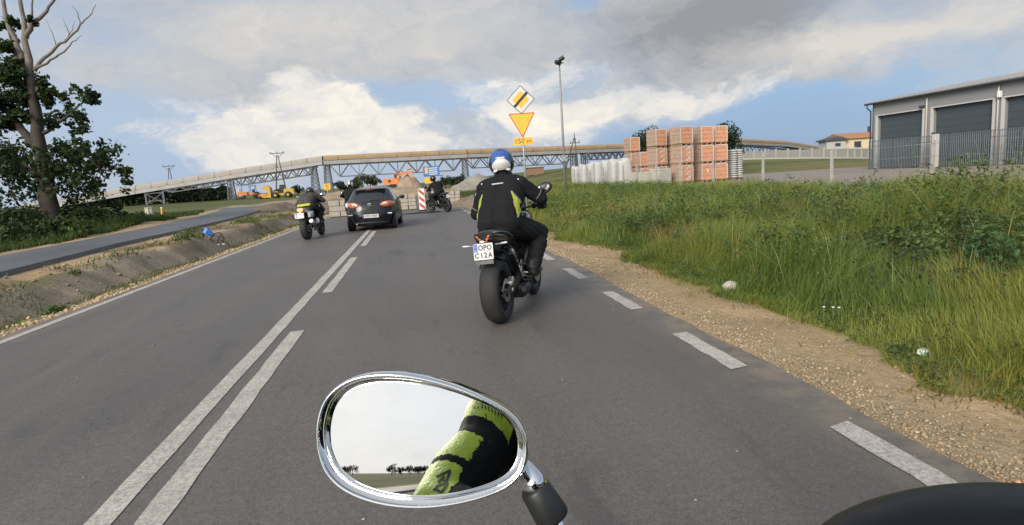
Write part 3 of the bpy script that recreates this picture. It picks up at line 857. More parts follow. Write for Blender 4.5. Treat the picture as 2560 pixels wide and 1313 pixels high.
# palisade fence in front of the doors
M['palisade'] = pmat('palisade_steel', (.115, .135, .15), .5, .3, var=.12)
pf = thing('palisade_fence', 'grey steel palisade fence with pointed pales running before the warehouse doors', 'fence', (GX - 1.25, GY1 - 1.2, .2))
PH = 2.3; span = 2.55; y = 0.0; i = 0
while y > -26:
    mb = MB(); mb.box((0, y, PH / 2), (.09, .09, PH), 0); mb.build('post', M['palisade'], pf)
    mb = MB()
    for z in (.3, PH - .45): mb.beam((.02, y, z), (.02, y - span, z), .05, .05)
    k = .13
    while k < span - .05:
        yy = y - k
        mb.add([(-.04, yy - .032, .08), (-.065, yy, .08), (-.04, yy + .032, .08), (-.04, yy - .032, PH - .12), (-.065, yy, PH - .12), (-.04, yy + .032, PH - .12),
                (-.03, yy - .03, PH), (-.12, yy, PH + .02), (-.03, yy + .03, PH), (-.05, yy, PH - .02)],
               [(0, 1, 4, 3), (1, 2, 5, 4), (3, 4, 9, 6), (4, 5, 8, 9), (3, 4, 7, 6), (4, 5, 8, 7)])
        k += .15
    tag(mb.build('pales', M['palisade'], pf), kind='stuff')
    y -= span; i += 1
gpx = gp(2337, 414, .2)
_k = ray(2337, 400); _s = (GX - 1.6) / _k.x
gate_post = thing('gate_pillar', 'pale square gate pillar with a dark cap before the middle warehouse door', 'pillar', (GX - 1.6, _s * _k.y, .2))
mb = MB(); mb.box((0, 0, 1.2), (.34, .34, 2.4), 0, bev=.02); mb.build('shaft', M['trim_light'], gate_post)
mb = MB(); mb.box((0, 0, 2.44), (.44, .44, .09), 0, bev=.02); mb.build('cap', M['gutter'], gate_post)
mb = MB(); mb.box((-.2, .0, 1.7), (.06, .18, .3), 0, bev=.01); mb.build('control_box', M['gutter'], gate_post)

# ------------------------------------------------------------------ wire fence along the yard
M['concrete'] = pmat('concrete', (.34, .32, .29), .85, var=.2, bump=.3, bs=40, dirt=(.18, .16, .13), dirt_amt=.4)
wf = thing('wire_fence', 'low wire fence of grey concrete posts between the weeds and the gravel yard', 'fence', (15.4, 0, 0))
fy = [-2.0, 4.0, 9.0] + [15.4 * ray(q, 420).y / ray(q, 420).x for q in (2330, 2080, 1907, 1784, 1700, 1640, 1592, 1557, 1508, 1468, 1436)]
for i, yy in enumerate(fy):
    g = zgs(15.4, yy); mb = MB(); h = 1.72 + random.uniform(-.06, .08) - g
    lx = random.uniform(-.04, .04)
    mb.tube([(0, yy, g - .2), (lx, yy, g + h)], [.075, .062], 6, flat=1.0, smooth=False); mb.build('post', M['concrete'], wf)
mb = MB()
for i in range(len(fy) - 1):
    for z in (.45, .85, 1.25, 1.62):
        mb.tube([(-.06, fy[i], z), (-.06, (fy[i] + fy[i + 1]) / 2, z - .025), (-.06, fy[i + 1], z)], .004, 4)
mb.build('wire', M['grey_metal'], wf)

# ------------------------------------------------------------------ hillside wall and house on the right
M['wall_conc'] = pmat('wall_panel', (.25, .24, .225), .85, var=.15)
M['wall_post'] = pmat('wall_post', (.42, .40, .37), .85, var=.1)
hw = thing('panel_wall', 'grey concrete panel wall with pale posts across the grassy slope by the warehouse', 'wall')
wl = [(1858, 416, 372 + 34, 112), (1940, 399, 0, 106), (2030, 391, 0, 100), (2120, 387, 0, 94), (2172, 385, 0, 90), (2250, 384, 0, 84)]
pts = []
for k in range(len(wl) - 1):
    a, b = wl[k], wl[k + 1]; n = 3
    for j in range(n): t = j / n; q = at(a[0] + (b[0] - a[0]) * t, 388, a[3] + (b[3] - a[3]) * t); pts.append(Vector((q.x, q.y, zgs(q.x, q.y))))
for i in range(len(pts) - 1):
    a, b = pts[i], pts[i + 1]
    mb = MB(); mb.beam(a + Vector((0, 0, .72)), b + Vector((0, 0, .72)), .1, 1.55); mb.build('panel', M['wall_conc'], hw)
    mb = MB(); mb.beam(a + Vector((0, 0, .08)), b + Vector((0, 0, .08)), .2, .2); mb.build('plinth', M['wall_post'], hw)
    mb = MB(); mb.box(a + Vector((0, 0, .85)), (.22, .22, 1.8)); mb.build('post', M['wall_post'], hw)
M['house_wall'] = pmat('cream_render', (.58, .48, .34), .8, var=.06)
M['house_gable'] = pmat('grey_render', (.40, .39, .38), .8, var=.06)
M['tile_roof'] = pmat('orange_tiles', (.38, .19, .09), .8, var=.2)
hp = at(2052, 374, 120); hg = zgs(hp.x, hp.y)
house = thing('house', 'low cream house with an orange roof edge behind the panel wall', 'house', (hp.x, hp.y, hg), R(-14))
tz = at(2052, 352, 120).z - hg
mb = MB(); mb.box((13, 5, tz / 2), (17, 10, tz), 0); mb.build('wall', M['house_wall'], house)
mb = MB(); mb.box((2.6, 1.2, tz / 2 - .1), (3.6, 4, tz - .2), 0); mb.build('annex_wall', M['house_gable'], house)
mb = MB()
mb.prism([(.4, -.2), (4.8, -.2), (4.8, .05), (2.6, .6), (.4, .05)], lambda u, v, w: Vector((u, -1.2 + w, tz + v)), 4.8)
mb.build('annex_roof', M['gutter'], house)
mb = MB(); mb.prism([(-.5, 0), (10.5, 0), (10.5, .35), (5, 1.3), (-.5, .35)], lambda u, v, w: Vector((4.3 + w, u, tz + v)), 18); rf = mb.build('roof', M['tile_roof'], house)
mb = MB(); mb.box((11.5, 5, tz + 1.7), (.5, .5, 1.4)); mb.build('chimney', M['gutter'], rf)
for k in range(3):
    mb = MB(); mb.box((7 + 4 * k, -.03, tz * .55), (1.3, .1, 1.2)); w = mb.build('window', M['glass'], house)
mb = MB(); mb.box((2.9, -.83, tz * .62), (1.0, .1, .6)); mb.build('window', M['glass'], house)
# small brick hut far out in the field
hh = gp(1338, 449.5, 0); hh = at(1338, 440, 190); g = zgs(hh.x, hh.y)
hut = thing('brick_hut', 'small brown brick hut far off in the field right of the rider\'s helmet', 'hut', (hh.x, hh.y, g))
mb = MB(); mb.box((0, 0, 1.1), (5.0, 4, 2.2)); mb.build('wall', pmat('hut_brick', (.25, .15, .10), .85), hut)
mb = MB(); mb.box((0, 0, 2.32), (5.6, 4.6, .22)); mb.build('roof', M['wall_conc'], hut)

# ------------------------------------------------------------------ floodlight mast
lb = gp(1414, 482, 0); lb = atz(1414, 45, .05); lt = at(1396, 166, 45)
mast = thing('floodlight_mast', 'tall slim grey floodlight mast behind the weeds right of the road signs', 'lamp post', (lb.x, lb.y, -.1))
Hm = lt.z + .1
mb = MB(); mb.tube([(0, 0, 0), (0, 0, Hm * .5), (0, 0, Hm)], [.105, .085, .06], 12); mb.build('pole', pmat('dull_galvanised', (.27, .27, .26), .6, .3), mast)
mb = MB(); mb.beam((-.3, 0, Hm), (.3, 0, Hm), .07); mb.build('crossbar', M['dark_metal'], mast)
mb = MB(); mb.box((-.12, -.1, Hm + .02), (.42, .34, .26), rot=(R(35), 0, R(20)), bev=.03); mb.build('floodlight', M['black_plastic'], mast)
mb = MB(); mb.box((.18, -.05, Hm + .3), (.40, .3, .22), rot=(R(-20), R(-30), R(-20)), bev=.03); mb.build('floodlight', M['black_plastic'], mast)
mb = MB(); mb.box((.0, -.12, 2.6), (.3, .16, .4), bev=.02); mb.build('switch_box', M['grey_metal'], mast)
# ------------------------------------------------------------------ road signs
_cs = at(1305, 300, 21)
SP = atz(1319, 21, 0.0); SGZ = zgs(SP.x, SP.y)
sign = thing('road_sign', 'grey post with a white diamond, a yellow warning triangle and a 150 m plate', 'road sign', (SP.x, SP.y, SGZ), math.atan2(-SP.x, SP.y) + R(-3))
def zpx(px, py, d): return at(px, py, d).z - SGZ
z_d, z_t0, z_t1, z_p0, z_p1 = zpx(1303, 250, 21), zpx(1304, 287, 21), zpx(1309, 347, 21), zpx(1310, 346, 21), zpx(1310, 364, 21)
ztop = zpx(1303, 219, 21)
mb = MB(); mb.tube([(0, 0, -.3), (0, 0, ztop - .08)], .032, 12); mb.build('post', M['grey_metal'], sign)
pl = lambda y0: (lambda u, v, w: Vector((u, y0 - w, v)))
def rpoly(pts, r, n=5):
    out = []; k = len(pts)
    for i in range(k):
        p, a, b = Vector(pts[i]), Vector(pts[i - 1]), Vector(pts[(i + 1) % k])
        da, db = (a - p).normalized(), (b - p).normalized()
        for j in range(n + 1):
            t = j / n
            out.append(tuple((p + da * r) * (1 - t) ** 2 + p * 2 * t * (1 - t) + (p + db * r) * t ** 2))
    return out
hd = (zpx(1303, 218, 21) - zpx(1303, 284, 21)) / 2 * 1.06; z_d -= .07
dia = lambda s: rpoly([(0, z_d - hd * s), (hd * s, z_d), (0, z_d + hd * s), (-hd * s, z_d)], .04 * s)
mb = MB(); mb.prism(dia(1.0), pl(-.04), .012); dp = mb.build('diamond_plate', pmat('dark_sign_rim', (.10, .10, .10), .5), sign)
mb = MB(); mb.prism(dia(.925), pl(-.0522), .003); mb.build('white_face', M['white_plate'], dp)
mb = MB(); mb.prism(dia(.60), pl(-.0555), .003); mb.build('yellow_diamond', M['yellow_sign'], dp)
band = []
s2 = math.sqrt(.5); hw_ = hd * .095; ln = hd * s2 * .93
for a, b in ((-ln, -hw_), (ln, -hw_), (ln, hw_), (-ln, hw_)): band.append(((a - b) * s2, z_d + (a + b) * s2))
mb = MB(); mb.prism(band, pl(-.0588), .002); mb.build('black_band', M['black_print'], dp)
ht = z_t0 - z_t1; ts = .458
tri = lambda k: rpoly([(0, z_t1 + ht * (.333 - .333) + (1 - k) * ht * .667), (ts * k, z_t0 - (1 - k) * ht * .333), (-ts * k, z_t0 - (1 - k) * ht * .333)], .06 * k)
mb = MB(); mb.prism(tri(1.0), pl(-.04), .012); tp = mb.build('triangle_plate', M['red_print'], sign)
mb = MB(); mb.prism(tri(.88), pl(-.0522), .003); mb.build('yellow_face', M['yellow_sign'], tp)
zc = (z_p0 + z_p1) / 2; hp2 = abs(z_p0 - z_p1) / 2; wp = .335
mb = MB(); mb.prism(rpoly([(-wp, zc - hp2), (wp, zc - hp2), (wp, zc + hp2), (-wp, zc + hp2)], .03), pl(-.04), .012); pp = mb.build('distance_plate', M['yellow_sign'], sign)
text_mesh('150 m', .235, M['black_print'], lambda u, v, w: Vector((u, -.0525 - w, zc + v)), pp, 'lettering', .001)
for z in (z_d + .1, z_d - .1, z_t0 - .1, zc):
    mb = MB(); mb.box((0, -.02, z), (.14, .06, .035)); mb.build('clamp', M['grey_metal'], sign)

# blue direction sign with yellow plate near the end of the road
bp = atz(1083, 72, 0); bg_ = zgs(bp.x, bp.y); BD = 72
bs = thing('direction_sign', 'blue direction board with pale text lines above a small yellow plate', 'road sign', (bp.x, bp.y, bg_), R(-2))
zz = lambda py: at(1083, py, BD).z - bg_
W = 40 / FPX * BD / 2
for s in (-.62, .62):
    mb = MB(); mb.tube([(W * s, 0, -.2), (W * s, 0, zz(417))], .045, 8); mb.build('post', M['grey_metal'], bs)
mb = MB(); mb.prism(rpoly([(-W, zz(441)), (W, zz(441)), (W, zz(416)), (-W, zz(416))], .08), pl(-.06), .02); bb = mb.build('blue_board', pmat('board_blue', (.055, .15, .40), .5), bs)
for k in range(4):
    mb = MB(); z = zz(420.5 + 5.0 * k); mb.box((W * .2, -.083, z), (W * (1.15 - .12 * (k % 2)), .004, .085)); mb.build('text_line', M['white_print'], bb)
mb = MB(); mb.box((-W * .62, -.083, zz(426)), (.34, .004, .75)); mb.build('orange_symbol', pmat('orange_print', (.75, .42, .15), .5), bb)
mb = MB(); mb.prism(rpoly([(-W * .92, zz(458)), (W * .05, zz(458)), (W * .05, zz(443.5)), (-W * .92, zz(443.5))], .05), pl(-.06), .02); mb.build('yellow_plate', M['yellow_sign'], bs)
# small yellow board on a post on the left
yp = atz(821, 80, .1); g = zgs(yp.x, yp.y)
ys_ = thing('yellow_sign', 'small square yellow board on a post before the far conveyor legs', 'road sign', (yp.x, yp.y, g))
z0, z1 = at(821, 475, 80).z - g, at(821, 459, 80).z - g; w = 15 / FPX * 80 / 2
mb = MB(); mb.tube([(0, 0, -.2), (0, 0, z1)], .04, 8); mb.build('post', M['grey_metal'], ys_)
mb = MB(); mb.prism(rpoly([(-w, z0), (w, z0), (w, z1), (-w, z1)], .05), pl(-.05), .02); yb = mb.build('plate', M['yellow_sign'], ys_)
for k, ww in enumerate((.5, .36, .46)):
    mb = MB(); mb.box((0, -.074, z1 - .2 - .21 * k), (ww, .004, .06)); mb.build('text_line', M['black_print'], yb)

# red and white guide board at the end of the lane
gb = gp(1057, 527.5, 0); GB = gb.y
zt = at(1057, 471, (gb - CAM_POS).dot(_f)).z
mk = thing('guide_board', 'red and white striped guide board standing left of the far motorcycle', 'barrier board', (gb.x, gb.y, 0), R(-4))
bw = .155
mb = MB(); mb.prism(rpoly([(-bw, .04), (bw, .04), (bw, zt), (-bw, zt)], .03), pl(0), .03); bd = mb.build('board', M['white_print'], mk)
n = 3; ph = (zt - .1) / n
for k in range(n):
    z = .06 + ph * k + ph * .02
    mb = MB(); e = .135
    mb.add([(-e, -.033, z + .22), (-e, -.033, z + .22 + ph * .47), (e, -.033, z + ph * .47 - .02), (e, -.033, max(z - .02, .05))], [(0, 1, 2, 3)]); mb.build('red_stripe', M['red_print'], bd)
mb = MB(); mb.box((0, .0, .035), (.42, .62, .07), bev=.02); mb.build('foot', M['black_plastic'], mk)
# ------------------------------------------------------------------ pallets of hollow bricks
M['brick_pack'] = pmat('orange_hollow_brick', (.58, .285, .165), .7, var=.18, vs=5, dirt=(.48, .3, .2), dirt_amt=.4, dirt_s=2)
M['brick_side'] = pmat('shaded_wrapped_brick', (.37, .26, .195), .7, var=.2, vs=5, dirt=(.35, .3, .26), dirt_amt=.5, dirt_s=2)  # wrapped side faces, browner and duller: their shade is painted into the colour
M['pallet_wood'] = pmat('pallet_wood', (.30, .22, .14), .85, var=.25)
M['film'] = pmat('stretch_film', (.60, .57, .53), .3, var=.1)
M['logo'] = pmat('white_wrap_print', (.70, .63, .56), .45)
_packs = {}; ZS = 1.10
def pack_meshes(kind):
    if kind in _packs: return _packs[kind]
    w, d, h = 1.0, 1.0, 1.04
    mb = MB(); nz, nx = 4, 4
    mb.box((0, 0, .13 + h / 2), (w - .05, d - .05, h - .02), 0)
    for k in range(nz):
        z = .13 + h * (k + .5) / nz
        for j in range(nx):
            x = -w / 2 + w * (j + .5) / nx
            for s in (-1, 1):
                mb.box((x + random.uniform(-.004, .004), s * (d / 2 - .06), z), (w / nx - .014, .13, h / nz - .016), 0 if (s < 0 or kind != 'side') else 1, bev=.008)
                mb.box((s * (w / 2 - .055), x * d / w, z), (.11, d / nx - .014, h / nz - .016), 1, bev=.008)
    mb.box((0, 0, .13 + h - .015), (w - .1, d - .1, .06), 0)
    body = mb.mesh('bricks', [M['brick_pack'], M['brick_side']])
    mb = MB()
    for x in (-.42, 0, .42): mb.box((x, 0, .045), (.1, d, .085))
    for y in (-.44, -.22, 0, .22, .44): mb.box((0, y, .108), (w, .1, .022))
    pal = mb.mesh('pallet', [M['pallet_wood']])
    mb = MB()
    for s in (-1, 1):
        mb.box((s * w * .485, -d / 2 - .012, .13 + h / 2), (.05, .012, h - .06))
    mb.box((0, -d / 2 - .012, .13 + h - .03), (w - .02, .012, .05))
    strap = mb.mesh('strapping', [M['film']])
    _packs[kind] = (body, pal, strap)
    return _packs[kind]
def logo_mesh():
    if 'logo' in _packs: return _packs['logo']
    mb = MB()
    for k in range(3):
        z = .25 + .31 * k
        for tri in ([(-.30, z), (.32, z + .26), (.32, z + .17), (-.02, z)], [(.32, z), (.32, z + .12), (.08, z)], ):
            mb.prism(tri, lambda u, v, w: Vector((u, -.5215 - w, v)), .002)
    _packs['logo'] = mb.mesh('printed_triangles', [M['logo']])
    return _packs['logo']
def logo_mesh2():
    if 'logo2' in _packs: return _packs['logo2']
    mb = MB()
    for k in range(3):
        z = .24 + .32 * k
        for poly in ([(-.22, z), (-.12, z), (.18, z + .17), (.18, z + .26)], [(.18, z), (.24, z), (.24, z + .26), (.18, z + .26)], [(-.12, z), (.18, z), (.18, z + .04), (-.06, z + .04)]):
            mb.prism(poly, lambda u, v, w: Vector((u, -.5215 - w, v)), .002)
    _packs['logo2'] = mb.mesh('printed_letters', [M['logo']])
    return _packs['logo2']
def pack(pos, rz, label, kind='plain', logo=None, patch=False, sx=1.0):
    t = thing('brick_pack', label, 'brick pallet', pos, rz, 'shrink-wrapped pallets of orange hollow bricks')
    t.scale = (sx, 1, ZS)
    b, p, s = pack_meshes(kind)
    link_mesh('bricks', b, t); link_mesh('pallet', p, t); link_mesh('strapping', s, t)
    if logo: link_mesh('printed_triangles', logo_mesh() if logo == 1 else logo_mesh2(), t)
    if patch:
        mb = MB(); mb.box((random.uniform(-.12, .12), -.516, .72), (.09, .004, .15)); mb.build('paper_tag', M['white_print'], t)
PH_ = 1.19 * ZS
def col(px, d, rz, names, logos, extra=None, sx=1.0):
    p = atz(px, d, .2)
    for k, nm in enumerate(names):
        j = Vector((random.uniform(-.04, .04), random.uniform(-.04, .04), 0))
        pack((p.x + j.x, p.y + j.y, .2 + PH_ * k), R(rz + random.uniform(-1.5, 1.5)), nm, 'plain', logos[k], patch=logos[k] is None and random.random() < .4, sx=sx)
col(1645, 43.4, 20, ['slanted-print brick pack at ground level, half hidden by the pale paving pallets',
                   'slanted-print brick pack on the second tier above the pale paving pallets', 'brick pack on top of the slanted-print column, leftmost of the top tier'], [1, 1, None])
col(1705, 42.2, 21, ['bottom brick pack with a vertical row of A-like white prints, mid stack',
                   'second-tier brick pack with a vertical row of A-like white prints, mid stack', 'top brick pack with a pale right edge above the A-like prints'], [2, 2, None], sx=1.12)
col(1683, 44.2, 21, ['ground-level brick pack behind the front row, between the two printed columns', 'second-tier brick pack behind the gap between the two printed columns', 'top brick pack squeezed in over the gap between the printed columns'], [None, None, None], sx=1.15)
col(1759, 43.2, 8, ['ground-level brick pack with a dark shaded side, behind a lone fence post', 'second-tier brick pack just right of the A-like prints', 'top brick pack with a wide grey side face, second from the right'], [None] * 3)
col(1794, 43.8, 4, ['ground-level brick pack next to the tall white bag stack', 'second-tier brick pack beside the larger dark tree', 'rightmost top brick pack, just in front of the larger dark tree'], [None] * 3, sx=1.02)
col(1742, 44.6, 14, ['ground-level brick pack in the gap between the A-like prints and the right pair', 'second-tier brick pack in the gap left of the right pair'], [None] * 2, sx=.9)
col(1583, 52, 14, ['low brick pack at the end of the white sacks, left of the far pair', 'middle brick pack directly behind the white sacks, left of the far pair', 'lone brick pack topping the far pair beside the conveyor bridge'], [None] * 3, sx=.95)
col(1608, 51, 10, ['low brick pack behind the paving pallets, right of the far pair', 'middle brick pack behind the sacks, right of the far pair'], [None] * 2)

# pale paving blocks on pallets in front of the bricks
M['paver'] = pmat('pale_paving_stone', (.44, .42, .36), .85, var=.15, bump=.2, bs=30)
_pv = None
def paver_pallet(px, d, rz, label, layers=5):
    p = atz(px, d, .2)
    t = thing('paving_pallet', label, 'paving pallet', (p.x, p.y, .2), R(rz), 'pallets of pale paving blocks')
    link_mesh('pallet', pack_meshes('plain')[1], t)
    for k in range(layers):
        for j in range(3):
            mb = MB(); mb.box((-.36 + .36 * j, 0, .13 + .145 * k + .07), (.345, 1.0, .138), bev=.012); mb.build('paving_block', M['paver'], t)
for i, (px, d, rz) in enumerate(((1596, 43.5, 12), (1622, 42.2, 15), (1652, 41.6, 18))):
    paver_pallet(px, d, rz, ['pale paving pallet nearest the white sacks', 'middle pale paving pallet under the left brick column', 'pale paving pallet in front of the slanted-print bricks'][i], 6 if i < 2 else 7)

# white bags stacked on a pallet at the right end
M['white_bag'] = pmat('white_plastic_bag', (.44, .435, .42), .5, var=.06, bump=.4, bs=8)
_p = atz(1838, 44.5, .2)
bagst = thing('bag_stack', 'tall pallet stack of small white cement bags at the right end of the bricks', 'bag stack', (_p.x, _p.y, .2), R(8))
link_mesh('pallet', pack_meshes('plain')[1], bagst)
for k in range(13):
    for j in range(2):
        mb = MB(); mb.ell((-.24 + .48 * j + random.uniform(-.02, .02), 0, .13 + .158 * k + .08), (.275, .5, .098), 12, 6); mb.build('bag', M['white_bag'], bagst)

# big bags and film-wrapped pallets along the fence
def sack_mesh(h, w, d, wrap):
    mb = MB(); rings = []
    ph = [random.uniform(0, 6) for _ in range(5)]
    for k, (t, s) in enumerate(((0, .92), (.04, 1.0), (.3, 1.03), (.6, 1.02), (.88, 1.0), (.96, .97), (1.0, .86), (1.025, .5))):
        ring = []
        for i in range(28):
            a = 2 * math.pi * i / 28; ca, sa = math.cos(a), math.sin(a)
            r = 1 / (abs(ca) ** 8 + abs(sa) ** 8) ** .125
            wv = 1 + .03 * math.sin(3 * a + ph[0] + 4 * t) + .025 * math.sin(5 * a + ph[1] - 7 * t) + .015 * math.sin(9 * a + ph[2])
            zz_ = h * t + (.07 * math.sin(2 * a + ph[3]) + .06 * math.sin(4 * a + ph[4])) * (t > .8)
            ring.append(Vector((ca * r * w / 2 * s * wv, sa * r * d / 2 * s * wv, zz_ + .12)))
        rings.append(ring)
    mb.loft(rings)
    return mb
sk = [(1446, 61, 1.72), (1466, 58.5, 1.80), (1484, 56, 1.90), (1502, 53.7, 1.92), (1521, 51.5, 1.94), (1541, 49.4, 1.94), (1563, 47.4, 1.90)]
lab = ['white bulk sack farthest along the row, right beside the A-shaped power pole', 'white bulk sack with dark print, second from the power pole', 'film-wrapped white pallet third from the power pole, between two dark fence posts',
       'film-wrapped white pallet in the middle of the row by the yard fence', 'film-wrapped white pallet third from the brick end of the row', 'film-wrapped white pallet second from the brick end of the row', 'film-wrapped white pallet at the brick end of the row, nearest of the white ones']
for i, (px, d, h) in enumerate(sk):
    p = atz(px, d, .18); 
    t = thing('white_sack', lab[i], 'bulk sack', (max(p.x, 16.0), p.y, .18), R(random.uniform(-12, 12)), 'white sacks and wrapped pallets along the yard fence')
    sack_mesh(h, 1.08, 1.1, i > 1).build('sack', M['white_bag'], t)
    link_mesh('pallet', pack_meshes('plain')[1], t)
    for sx in (-.36, .36):
        mb = MB(); mb.tube([(sx, -.3, h + .05), (sx * 1.05, -.16, h + .22), (sx, .0, h + .06)], .03, 6); mb.build('lifting_loop', M['white_bag'], t)
    if i < 2:
        mb = MB(); mb.box((0, -.585, h * .62), (.5, .004, .12)); mb.box((.02, -.585, h * .5), (.36, .004, .06)); mb.build('printed_label', M['piping'], t)
# ------------------------------------------------------------------ motorcycles (local axes: x right, y forward, z up, origin under the rear axle)
def arc_pts(c, r, a0, a1, n, axis='X'):
    out = []
    for i in range(n + 1):
        a = a0 + (a1 - a0) * i / n
        out.append(Vector((c[0], c[1] + r * math.cos(a), c[2] + r * math.sin(a))))
    return out
def tyre_prof(w, r0, r1):
    h = w / 2; d = r1 - r0
    return [(-h * .80, r0), (-h * .98, r0 + d * .28), (-h, r0 + d * .50), (-h * .90, r0 + d * .72), (-h * .62, r0 + d * .90), (-h * .3, r0 + d * .98), (0, r1),
            (h * .3, r0 + d * .98), (h * .62, r0 + d * .90), (h * .90, r0 + d * .72), (h, r0 + d * .50), (h * .98, r0 + d * .28), (h * .80, r0)]
def make_wheel(name, parent, c, w, r0, r1, rim_mat, disc_r, disc_x, rotz=0):
    mb = MB(); h = w / 2
    mb.lathe([(-h * .8, r0 + .004), (-h * .82, r0 - .012), (-h * .55, r0 - .022), (0, r0 - .03), (h * .55, r0 - .022), (h * .82, r0 - .012), (h * .8, r0 + .004)], (0, 0, 0), 'X', 40)
    mb.lathe([(-.05, .01), (-.05, .045), (.05, .045), (.05, .01)], (0, 0, 0), 'X', 20)
    for k in range(5):
        a = 2 * math.pi * k / 5 + .3
        for da in (-.11, .11):
            mb.beam((0, .035 * math.cos(a), .035 * math.sin(a)), (0, (r0 - .015) * math.cos(a + da), (r0 - .015) * math.sin(a + da)), .034, .022, up=(1, 0, 0))
    wh = mb.build(name, rim_mat, parent, c, (0, 0, rotz))
    mb = MB(); mb.lathe(tyre_prof(w, r0, r1), (0, 0, 0), 'X', 48)
    mb.build('tyre', M['rubber'], wh)
    for x in disc_x:
        mb = MB(); mb.lathe([(x - .003, disc_r * .62), (x - .003, disc_r), (x + .003, disc_r), (x + .003, disc_r * .62)], (0, 0, 0), 'X', 40, 0, True, smooth=False); mb.build('brake_disc', M['steel'], wh)
    return wh
def bike_matrix(loc, heading, lean):
    return Matrix.Translation(Vector(loc)) @ Matrix.Rotation(-heading, 4, 'Z') @ Matrix.Rotation(lean, 4, 'Y')
def sect(y, pts):            # symmetric ring from right-half (x, z) pairs, bottom to top
    rr = [Vector((x, y, z)) for x, z in pts]
    return rr + [Vector((-x, y, z)) for x, z in reversed(pts) if x > 1e-6]
def build_bike(label, loc, heading, lean, P, group=None):
    t = bpy.data.objects.new('motorcycle', None); COL.objects.link(t); t.empty_display_size = .2
    tag(t, label, 'motorcycle', group); t.matrix_world = bike_matrix(loc, heading, lean)
    paint = P.get('paint', M['black_paint']); blk = M['black_plastic']
    make_wheel('rear_wheel', t, (0, 0, .315), .185, .218, .315, P.get('rim', M['dark_metal']), .115, (.095,))
    steer = P.get('steer', 0)
    make_wheel('front_wheel', t, (0, 1.40, .30), .122, .215, .30, P.get('rim', M['dark_metal']), .15, (-.075, .075), steer)
    # rear axle, caliper, chain adjusters
    mb = MB(); mb.tube([(-.15, 0, .315), (.155, 0, .315)], .014, 10); mb.lathe([(.145, .006), (.145, .026), (.165, .022), (.165, .006)], (0, 0, .315), 'X', 6); mb.build('axle', M['alloy'], t)
    mb = MB(); mb.box((.118, .10, .385), (.06, .10, .06), rot=(R(35), 0, 0), bev=.012); mb.box((.128, .06, .345), (.02, .12, .03), rot=(R(35), 0, 0)); mb.build('brake_caliper', M['alloy'], t)
    # swingarm
    for s in (-1, 1):
        mb = MB(); mb.loft([[Vector((s * .125 + dx, y, z + dz)) for dx, dz in ((-.018, -hh), (.018, -hh), (.018, hh), (-.018, hh))]
                            for y, z, hh in ((-.07, .315, .028), (.05, .318, .034), (.25, .36, .045), (.48, .41, .05), (.6, .43, .045))], smooth=False)
        mb.box((s * .13, -.015, .315), (.05, .10, .06), bev=.01)
        mb.build('swingarm', P.get('arm', M['dark_metal']), t)
    mb = MB(); mb.box((0, .52, .42), (.27, .1, .1), bev=.02); mb.tube([(0, .48, .47), (0, .30, .70)], [.035, .035], 10); mb.lathe([(-.1, .028), (-.1, .05), (.1, .05), (.1, .028)], (0, .40, .58), 'Z', 14); mb.build('shock', M['dark_metal'], t)
    # chain and sprocket on the left
    mb = MB(); mb.lathe([(-.118, .06), (-.118, .105), (-.108, .105), (-.108, .06)], (0, 0, .315), 'X', 30, 0, True); mb.beam((-.113, 0, .415), (-.113, .58, .47), .016, .016); mb.beam((-.113, 0, .215), (-.113, .58, .40), .016, .016); mb.build('chain', M['dark_metal'], t)
    # engine, gearbox and covers
    mb = MB()
    mb.box((0, .78, .40), (.34, .44, .22), bev=.05); mb.box((0, .86, .60), (.36, .24, .24), rot=(R(-18), 0, 0), bev=.03); mb.box((0, .62, .47), (.30, .22, .22), bev=.05)
    for s in (-1, 1):
        mb.lathe([(s * .15, .01), (s * .19, .03), (s * .205, .085), (s * .19, .105), (s * .15, .11)], (0, .72, .40), 'X', 24); mb.lathe([(s * .15, .01), (s * .185, .03), (s * .19, .06), (s * .15, .075)], (0, .92, .44), 'X', 20)
    for k in range(4): mb.box((0, .88 + .015 * k, .55 + .045 * k), (.375, .2, .012), rot=(R(-18), 0, 0))
    mb.build('engine', M['dark_metal'], t)
    mb = MB(); mb.box((0, 1.06, .62), (.34, .035, .26), rot=(R(-14), 0, 0), bev=.01); mb.build('radiator', blk, t)
    for x in (-.09, 0, .09):
        mb = MB(); mb.tube([(x, .98, .58), (x, 1.08, .5), (x * .9, 1.09, .36), (x * .6, .98, .26), (x * .4 + .03, .75, .215)], .019, 10); mb.build('exhaust_header', M['steel'], t)
    if P.get('side_muffler'):
        mb = MB(); mb.tube([(.10, .6, .23), (.17, .36, .30), (.21, .10, .42), (.225, -.12, .52)], [.03, .035, .06, .058], 14); mb.build('muffler', M['steel'], t)
    else:
        mb = MB(); mb.loft([[Vector((.05 + a * sc, y, .235 + b * sc)) for a, b in ((-.10, -.07), (.11, -.07), (.14, .0), (.11, .07), (-.10, .07), (-.13, 0))] for y, sc in ((.30, .7), (.36, 1), (.62, 1), (.72, .6))]); mb.tube([(.16, .34, .24), (.19, .28, .26)], .028, 10); mb.build('muffler', M['dark_metal'], t)
    # frame
    for s in (-1, 1):
        mb = MB(); mb.tube([(s * .05, 1.13, .93), (s * .16, .98, .80), (s * .185, .78, .68), (s * .15, .56, .46)], [.03, .036, .04, .04], 10, flat=1.3); mb.tube([(s * .12, .60, .66), (s * .12, .30, .76), (s * .08, -.05, .84)], .016, 8); mb.tube([(s * .14, .56, .5), (s * .12, .2, .73)], .014, 8); mb.build('frame_spar', M['dark_metal'], t)
